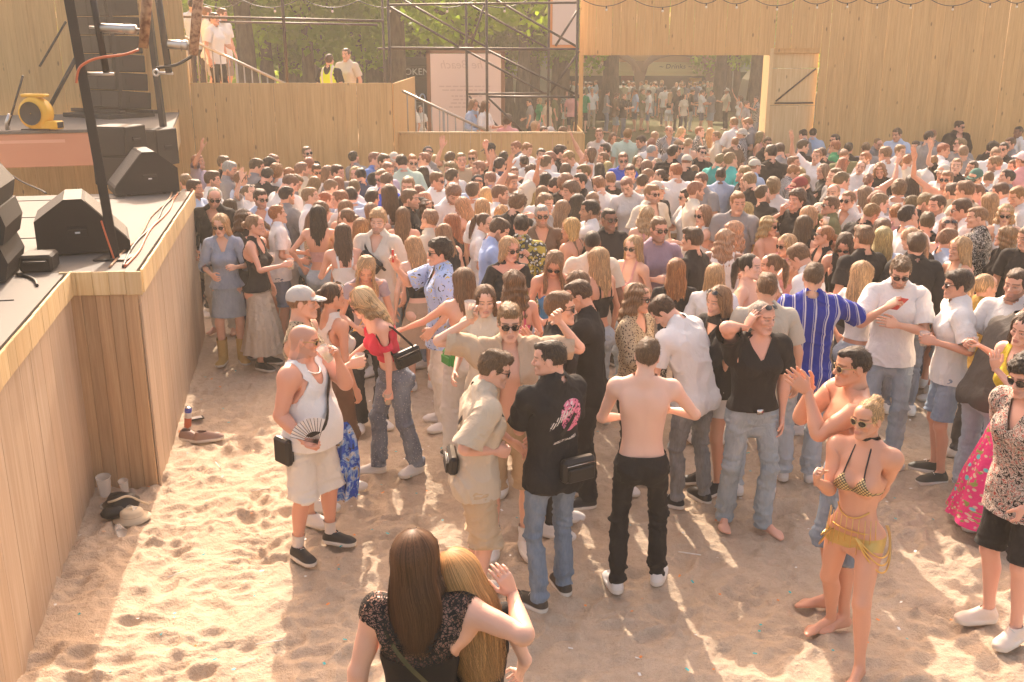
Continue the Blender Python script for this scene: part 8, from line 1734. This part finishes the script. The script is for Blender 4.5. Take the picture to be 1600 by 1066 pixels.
for n_, q in enumerate(PEOPLE):
    sx = q['sex']; lod = 'far' if q['y'] < 300 else 'mid'; hs, hc = q['hair'][0], q['hair'][1]
    if q['pose'] in 'ab': q['pose'] = rr_.choice(['a', 'b', 'B', 'a1', 'a2', 'a3', 'a4', 'a1', 'a2', 'a3', 'x', 'H', 'o'])
    ps, hands = CPOSE[q['pose']]; tk, tcl = q['top'][0], q['top'][1]
    kind = 'm' if sx == 'm' else 'f'
    kind = rr_.choice(['m', 'm', 'm', 'mslim', 'mslim', 'mfit', 'mfat'] if sx == 'm' else ['f', 'f', 'f', 'fbig'])
    sk = rr_.choice(SKIN)
    if q['x'] in (772, 927, 952, 1132, 1591, 820): sk = DARK
    wear = []
    if hc in 'dm': hc = rr_.choice('ddmn' if hc == 'd' else 'mnng')
    if tk != 'N':
        m = MAT['cloth'] if tcl not in 'zs' else MAT['scroll' if tcl == 'z' else 'vstripe']; col = PAL[tcl][1]; jt = rr_.uniform(.88, 1.08); col = tuple(min(.85, c*jt) for c in col)
        if tcl == 's': col = (.05, .05, .06)
        wear.append(dict(t='top', n=TOPS[tk][0].split()[-1], c=col, m=m, a=dict(TOPS[tk][1])))
    if sx == 'm': bt = rr_.choice(['jeans', 'jeans', 'shorts', 'chino'])
    else: bt = rr_.choice(['jeans', 'jshort', 'skirt', 'wide'])
    if bt == 'jeans': wear.append(dict(t='pants', n='jeans', c=rr_.choice([(.10, .15, .25), (.22, .29, .38), (.05, .06, .09)]), m=MAT['denim'], a=dict(low=.06)))
    elif bt == 'shorts': wear.append(dict(t='pants', n='shorts', c=rr_.choice([(.5, .4, .28), (.03, .03, .04), (.16, .2, .28)]), m=MAT['cloth'], a=dict(hem=.52, knee=.09, ease=.012)))
    elif bt == 'chino': wear.append(dict(t='pants', c=rr_.choice([(.5, .41, .3), (.04, .04, .045), (.6, .55, .47)]), m=MAT['cloth'], a=dict(low=.06)))
    elif bt == 'jshort': wear.append(dict(t='pants', n='shorts', c=(.24, .32, .42), m=MAT['denim'], a=dict(hem=.74, ease=.012)))
    elif bt == 'skirt': wear.append(dict(t='skirt', c=rr_.choice([(.02, .02, .02), (.7, .66, .6), (.45, .3, .2)]), m=MAT['cloth'], a=dict(hem=.55, flare=.3)))
    else: wear.append(dict(t='pants', c=rr_.choice([(.65, .58, .48), (.03, .03, .03), (.2, .13, .09)]), m=MAT['cloth'], a=dict(low=.11, knee=.095)))
    if q['y'] >= 290: wear.append(dict(t='shoe', c=rr_.choice([(.72, .7, .66), (.72, .7, .66), (.03, .03, .03)]), m=MAT['shoe']))
    if q['ext'] in ('g', 'G'): wear.append(dict(t='glasses', c=(.02, .015, .012), m=MAT['frame'], a=dict(up=True) if q['ext'] == 'G' else {}))
    if hs in 'kK': wear.append(dict(t='cap', n='cap' if hs == 'k' else 'bucket_hat', c={'k': (.03, .03, .03), 'd': (.05, .05, .06), 'r': (.25, .05, .05), 'e': (.06, .16, .13), 'p': (.75, .55, .55)}.get(hc, (.55, .5, .42)), m=MAT['cloth'], a=dict(bucket=True) if hs == 'K' else {}))
    hr = (HST[hs], tuple(c*rr_.uniform(.85, 1.2) for c in HCOL[hc if hc in HCOL else 'm'])) if hs != '0' else None
    rz_ = math.radians(45*q['face'] if q['face'] <= 4 else 45*q['face']-360)+rr_.uniform(-.28, .28)
    ft = dict(beard=(.05, .03, .02, .5)) if sx == 'm' and rr_.random() < .35 else {}
    root, T, sc_ = build_person(q['l'], (q['pos'][0], q['pos'][1], 0), rz_, q['h'], kind, ps, sk, wear, hr, lod, hands, ft, 'people in the crowd', key='c'+q['pose'])
    if q['pose'] in ('h', 'k') and q['y'] > 220: CUPS.append((bone_point(root, T, 'handR', (0, 0, 0)), q))
for p_, q in CUPS:
    if q['y'] > 235: cup('clear cup of the '+' '.join(q['l'].replace(',', '').split()[:12]), p_+V3(0, -.03, .02), beer=.4)
# ---------------------------------------------------------------- people beyond the wall and on the platform
def hivis(s, v):
    z = rest_sep(s); b = s.math('LESS_THAN', s.math('ABSOLUTE', s.math('SUBTRACT', z[2], 1.12)), .03); b2 = s.math('LESS_THAN', s.math('ABSOLUTE', s.math('SUBTRACT', s.math('ABSOLUTE', z[0]), .10)), .022); return s.mix(s.math('MAXIMUM', b, b2), (.62, .80, .02), (.62, .60, .50))
cloth('hivis', hivis, crease=.3)
FAR = [ # head pixel, sex, hair, top, facing, pose, bottoms colour, label
 (925, 131, 'm', 'sy', 'Sw', 10, 'a', (.5, .42, .32), 'person in white shirt and beige trousers walking towards the gate'), (949, 134, 'm', 'sd', 'Tg', 80, 'b', (.16, .2, .28), 'person in grey tee before the broad trunk'), (963, 138, 'm', 'sm', 'Th', 95, 'b', (.35, .42, .5), 'person in brown tee walking right beside the broad trunk'),
 (976, 139, 'm', 'zn', 'Tk', 70, 'h', (.12, .15, .2), 'person in black tee and jeans just right of the broad trunk'), (993, 133, 'm', 'sm', 'Tl', -80, 'a', (.1, .1, .12), 'person in light blue tee before the stall pillar'), (1005, 132, 'm', 'sd', 'Ti', 60, 'h', (.3, .25, .18), 'person in olive tee facing the stall pillar'), (1014, 134, 'm', 'sd', 'Tw', -90, 'a', (.16, .2, .28), 'person in white tee facing left at the stall pillar'),
 (1047, 138, 'f', 'Lb', 'Ck', 178, 'x', (.62, .62, .64), 'person in black top and pale shorts beyond the gate'), (1061, 134, 'm', 'sg', 'Tk', 10, 'a', (.03, .03, .03), 'person in black shirt beside the pale shorts'), (1040, 129, 'm', 'sk', 'Tw', 170, 'a', (.1, .1, .12), 'person in white tee queueing at the stall'), (1081, 133, 'm', 'sd', 'Tk', 84, 'H', (.42, .46, .5), 'person in black tee and pale jeans walking right'),
 (1098, 134, 'm', 'sk', 'Tw', 70, 'x', (.08, .1, .15), 'person in bright white tee between two black tees'), (1113, 134, 'm', 'fk', 'Tg', -70, 'x', (.3, .35, .42), 'person in dark grey tee facing left near the slim trunk'), (1136, 132, 'm', 'kn', 'Sc', -84, 'h', (.03, .03, .035), 'person in cream shirt, cap and black shorts beyond the gate'), (1156, 142, 'f', 'wd', 'Aw', -86, 'u', (.62, .55, .45), 'person in white top and cream trousers raising a cup in the gate'), (1183, 143, 'm', 'sd', 'Sz', -80, 'o', (.2, .22, .26), 'person in patterned shirt at the right of the gate view'),
 (912, 134, 'm', 'sd', 'Te', 170, 'a', (.05, .05, .05), 'person in green tee left of the broad trunk'), (885, 136, 'f', 'lm', 'Sz', 20, 'a', (.66, .6, .52), 'person in patterned shirt and white trousers behind the scaffold'), (894, 138, 'm', 'sd', 'Tp', 160, 'a', (.04, .04, .05), 'person in pink tee behind the right scaffold pole'), (842, 146, 'f', 'ob', 'Te', -70, 'a', (.4, .45, .5), 'person in bright green top and jeans behind the scaffold'), (856, 147, 'm', 'sd', 'To', 60, 'a', (.4, .45, .5), 'person in tan tee and jeans behind the scaffold'), (828, 147, 'm', 'sk', 'Tg', -100, 'b', (.04, .04, .05), 'person in grey tee walking left behind the scaffold'), (868, 140, 'm', 'sd', 'Ti', 90, 'a', (.2, .16, .1), 'person in olive tee behind the scaffold'),
 (648, 125, 'm', 'sm', 'Sc', 0, 'x', (.2, .17, .13), 'person in cream shirt with folded arms by the token booth'), (633, 127, 'f', 'lb', 'Tg', 20, 'a', (.1, .1, .12), 'person in grey tee by the token booth'), (667, 128, 'm', 'sd', 'Tw', -80, 'a', (.1, .1, .12), 'person in white tee at the edge of the menu sign'), (637, 154, 'm', 'sd', 'Tw', 80, 'a', (.04, .04, .05), 'person in white tee and black trousers behind the railing'), (646, 156, 'm', 'sk', 'Tw', -60, 'h', (.03, .03, .03), 'person in white tee holding a cup behind the railing'), (657, 157, 'f', 'om', 'Tw', -20, 'b', (.6, .5, .4), 'person in white tee and pale trousers behind the railing'),
 (1168, 150, 'm', 'sd', 'Tg', 60, 'a', (.1, .1, .12), 'person in grey tee at the truck'), (1070, 140, 'f', 'ld', 'Tc', 30, 'a', (.1, .1, .12), 'person in cream tee behind the black shirt beyond the gate')]
def add_far(x, y, sx, hr_, top, fc, po, bc, lab, xyz=None, h=None, wear=None, sk=None, lod='far', grp='people beyond the walls'):
    h = h or (1.80 if sx == 'm' else 1.69); tn, ta = TOPS[top[0]]; p = atZ(x, y, h)
    if xyz is not None: p = np.array(xyz)
    else: p = V3(p[0], p[1], -.18)
    m = {'z': 'scroll'}.get(top[1], 'cloth'); wr = [W('top', PAL[top[1]][1], m, n=tn.split()[-1], **ta)]+(wear or [])+[W('pants', bc, 'cloth', **(dict(low=.06) if x % 3 else dict(hem=.52, knee=.09, ease=.012)))]
    if hr_[0] == 'k': wr.append(W('cap', (.6, .55, .5), n='cap'))
    return build_person(lab, tuple(p), math.radians(fc), h, 'f' if sx == 'f' else 'm', CPOSE[po][0], sk or SKIN[x % 5], wr, (HST[hr_[0]], HCOL.get(hr_[1], HCOL['m'])), lod, CPOSE[po][1], {}, grp, key='c'+po)
for q in FAR: add_far(*q)
PLAT = [(301, -2, 'm', 'sk', 'Tl', 170, 'a', (.08, .08, .1), 'person in pale blue tee with a dark bag highest on the platform stairs', 20.4), (324, 11, 'm', 'sn', 'Tw', 120, 'a', (.4, .4, .42), 'person in white tee second on the platform stairs', 20.2), (345, 13, 'm', 'sm', 'Tw', 60, 'b', (.3, .25, .2), 'person in white tee farthest right on the platform stairs', 20.5), (334, 20, 'm', 'sd', 'Tw', 70, 'a', (.03, .03, .03), 'person in white tee with a dark strap at the stair railing', 20.0),
        (515, 85, 'm', 'sd', 'Tk', 160, 'a', (.03, .03, .03), 'person in yellow hi-vis vest on the platform', 20.4), (540, 76, 'm', 'sd', 'Tc', -20, 'a', (.2, .2, .2), 'person in cream tee talking to the hi-vis vest', 20.7),
        (738, 155, 'f', 'ln', 'Jl', 60, 'H', (.2, .25, .35), 'person in blue jacket sitting on the stairs before the menu sign', 20.9), (756, 157, 'f', 'lm', 'Tw', 70, 'H', (.5, .4, .35), 'person in white top sitting on the stairs beside the blue jacket', 20.8), (794, 180, 'm', 'cd', 'Tp', 150, 'a', (.2, .2, .2), 'person in pink shirt behind the low wall', 20.6), (838, 190, 'f', 'ob', 'Tc', 60, 'a', (.2, .2, .2), 'person in cream tee behind the low wall', 20.6), (850, 198, 'm', 'sd', 'Tp', 20, 'a', (.2, .2, .2), 'person just showing a face above the low wall', 20.5), (861, 198, 'm', 'kn', 'To', 150, 'a', (.2, .2, .2), 'person in tan cap just above the low wall', 20.8), (881, 198, 'm', 'sm', 'Tg', 120, 'a', (.2, .2, .2), 'person just showing above the low wall at its right end', 20.6)]
for q in PLAT:
    p = atY(q[0], q[1], q[9]); h = 1.80 if q[2] == 'm' else 1.69; wr = [W('top', (.6, .8, .02), 'hivis', n='hivis_vest', sl=0, hem=.92, neck='tank', ease=.028, hang=.95)] if 'vest on' in q[8] else None
    add_far(*q[:9], xyz=(p[0], q[9], max(-.02, p[2]-h)), h=h, wear=wr, grp='people on the platform')
# the dense queue at the stall reads as one mass
def far_mass():
    r = np.random.default_rng(3); Ps = []; Qs = []; Cs = []; o = 0; src = [o_ for o_ in C.objects if o_.name.startswith('person') and o_.get('group') == 'people beyond the walls'][:12]; base = []
    for s_ in src:
        ms = []
        for ch in s_.children:
            me = ch.data; n = len(me.vertices); co = np.zeros(n*3, np.float32); me.vertices.foreach_get('co', co); l = np.zeros(len(me.loops), np.int32); me.loops.foreach_get('vertex_index', l)
            if len(l) != 4*len(me.polygons): continue
            ms.append((ch.name.split('.')[0], co.reshape(-1, 3), l.reshape(-1, 4), np.array(ch.color[:3])))
        base.append(ms)
    tops = [(.7, .68, .66), (.05, .05, .05), (.45, .52, .66), (.2, .2, .2), (.3, .3, .2), (.66, .6, .5), (.1, .12, .2)]
    for i in range(46):
        x = r.uniform(sx0+.3, sx1-.3); y = r.uniform(52.5, 57.4); a = r.uniform(0, 6.28); ca, sa = math.cos(a), math.sin(a); t = tops[r.integers(len(tops))]
        for nm, P, Q, c in base[r.integers(len(base))]:
            if nm in ('cap',): continue
            c = c if nm in ('body', 'hair', 'trousers') else np.array(t); Ps.append(np.stack([ca*P[:, 0]-sa*P[:, 1]+x, sa*P[:, 0]+ca*P[:, 1]+y, P[:, 2]-.18], 1)); Qs.append(Q+o); Cs.append(np.tile(np.r_[c, 1], (len(P), 1))); o += len(P)
    me = mesh_data('distant_queue', np.concatenate(Ps), np.concatenate(Qs), MAT['strand'], attrs={'feat': ('FLOAT_COLOR', np.concatenate(Cs))}); q = add_obj('distant_queue', me); q['kind'] = 'stuff'; q['label'] = 'dense far-off queue of people before the drinks stall'; q['category'] = 'crowd'
far_mass()
# ---------------------------------------------------------------- things lying on the sand
def lie(label, px, rz_, tilt=math.pi/2, **k):
    p = atZ(*px); c = cup(label, (p[0], p[1], .035), (0, 0, 0), beer=0, **k); c.rotation_euler = (tilt, 0, rz_); c['group'] = 'cups lying on the sand'; return c
lie('crushed clear cup lying nearest the camera in the stage corner pile', (185, 830), .6); lie('clear cup leaning upright against the stage corner boards', (197, 775), 0, .25); lie('clear cup on its side at the left end of the corner pile', (160, 797), 1.3); lie('clear cup tipped over at the right of the corner pile', (220, 805), -.5, 1.1); lie('large cup standing against the near stage boards in the corner', (166, 780), .3, .15, s_=1.5)
bp_ = atZ(190, 800); bk = thing('crumpled_bag', 'crumpled dark bag with tan strap in the stage corner', 'bag', (bp_[0], bp_[1], 0), .3)
def lump(c, r, seed, k=.3):
    P, Q = lathe([(.02, -1), (.6, -.8), (.95, -.3), (1, .1), (.75, .7), (.3, .97), (.02, 1)], 14); P = P*np.array(r); n = unit(P[0]); P = P*(1+k*vnoise(P*14, seed)[:, None]); P[:, 2] = np.maximum(P[:, 2], -c[2]+.002); return P+np.array(c), Q
solid('bag_body', *lump((0, 0, .07), (.13, .10, .085), 4), 'black_leather', bk, smooth=True); tube('strap', smooth_pts([(-.08, -.06, .12), (-.02, -.11, .15), (.06, -.05, .16), (.16, .0, .06), (.20, .04, .02)]), .009, 'rope_cream', bk, 6); solid('flap', *lump((-.05, -.11, .05), (.08, .05, .05), 9), 'black_leather', bk, smooth=True)
tp_ = atZ(207, 812); tn_ = thing('straw_hat', 'small tan straw hat on the sand in the stage corner', 'hat', (tp_[0], tp_[1], 0)); P, Q = lathe([(.135, .01), (.14, .014), (.09, .018), (.085, .07), (.06, .085), (.005, .087)], 18); solid('hat_shell', P, Q, 'rope_cream', tn_, smooth=True); P, Q = lathe([(.088, .024), (.0875, .045)], 18); solid('hat_band', P, Q, 'belt_brown', tn_, smooth=True)
cp_ = atZ(290, 668); cn = thing('drink_can', 'tall can with blue top and orange body standing by the stage side', 'can', (cp_[0]+.02, cp_[1], 0)); cn.rotation_euler = (0, .12, 0)
for nm, z0, z1, m in (('can_body', 0, .10, 'orange_rubber'), ('can_middle', .10, .155, 'can_white'), ('can_top', .155, .20, 'blue_plastic')): P, Q = lathe([(.031, z0), (.033, z0+.004), (.033, z1-.003), (.031, z1)], 16); solid(nm, P, Q, m, cn, smooth=True)
P, Q = lathe([(.031, .20), (.027, .208), (.002, .208)], 16); solid('can_lid', P, Q, 'chrome', cn, smooth=True)
Bs = body_rest('m', LOD['mid'][0], LOD['mid'][1]); plain('shoe_taupe', (.32, .20, .15), .7)
for i, (px, rz_, lb) in enumerate((((300, 688), 1.2, 'left taupe sneaker of the pair left on the sand by the stage'), ((326, 688), 1.9, 'right taupe sneaker of the pair left on the sand by the stage'))):
    g = shoe_rest(Bs, .011, 'L'); p = atZ(*px); t = thing('sneaker', lb, 'shoe', (p[0], p[1], -.004), rz_); P = g['P']-V3(joints(Bs['bp'])['footL'][0], -.04, 0); me = mesh_data('upper', P, g['Q'], MAT['shoe'], attrs={'rest': ('FLOAT_VECTOR', g['rest'])}); add_obj('upper', me, t, (.30, .19, .15)); solid('insole', np.array([[-.03, .06, .05], [.03, .06, .05], [.03, -.05, .05], [-.03, -.05, .05]], float), np.array([[0, 1, 2, 3]]), 'dark_void', t)
p = atZ(307, 655); t = thing('lost_phone_case', 'small dark rectangular case lying by the taupe sneakers', 'case', (p[0], p[1], .004), .5); bbox('case_shell', (-.07, -.04, 0), (.07, .04, .012), 'black_leather', t, .004); bbox('case_window', (-.05, -.03, .0125), (.05, .03, .0145), 'can_white', t, .001)
def confetti(name, n, mat, seed, box, size):
    r = np.random.default_rng(seed); x = r.uniform(box[0], box[1], n); y = r.uniform(box[2], box[3], n); c = np.stack([x, y, 0*x+.012], 1); a = r.uniform(0, 6.28, n); t = r.uniform(-.5, .5, n); u = np.stack([np.cos(a), np.sin(a), t], 1)*size*r.uniform(.5, 1.3, n)[:, None]; v = np.stack([-np.sin(a), np.cos(a), t*.3], 1)*size*.7; P = np.stack([c-u-v, c+u-v, c+u+v, c-u+v], 1).reshape(-1, 3); o = solid(name, P, np.arange(4*n).reshape(n, 4), mat); o['kind'] = 'stuff'; return o
plain('teal_paper', (.03, .40, .42), .6); plain('orange_paper', (.75, .25, .05), .6)
confetti('teal_confetti', 150, 'teal_paper', 1, (-3.4, 5, 4.6, 10.5), .011); confetti('orange_confetti', 110, 'orange_paper', 2, (-3.4, 4, 4.6, 10.5), .011); confetti('white_scraps', 110, 'white_print', 3, (-3.2, 5, 4.6, 11), .012)
r = random.Random(8)
for i, (x, y) in enumerate(((262, 905), (1095, 870), (392, 770), (345, 735), (400, 1010))):
    p = atZ(x, y); a = r.uniform(0, 3); tag(tube('straw', [(p[0], p[1], .014), (p[0]+.16*math.cos(a), p[1]+.16*math.sin(a), .018)], .004, 'white_print', None, 6), ['white straw in the shadow near the stage boards', 'white straw on the sand behind the V-neck tee', 'white straw on the sand left of the fan', 'white straw near the taupe sneakers', 'white straw low on the open sand'][i], 'straw', 'straws on the sand')
# ---------------------------------------------------------------- dusty air
hz = bbox('haze', (-70, -3, -1.2), (70, 100, 17.5), None, None, .0) if False else solid('haze', *box_mesh((-75, -4, -1.2), (75, 110, 22)), None)
hm = bpy.data.materials.new('haze'); hm.use_nodes = True; hn = hm.node_tree.nodes; hn.remove(hn['Principled BSDF']); pv = hn.new('ShaderNodeVolumePrincipled'); pv.inputs['Color'].default_value = (1, .90, .77, 1); pv.inputs['Density'].default_value = .0030; pv.inputs['Anisotropy'].default_value = .35
hm.node_tree.links.new(pv.outputs[0], hn['Material Output'].inputs['Volume']); hz.data.materials.append(hm); hz['kind'] = 'stuff'
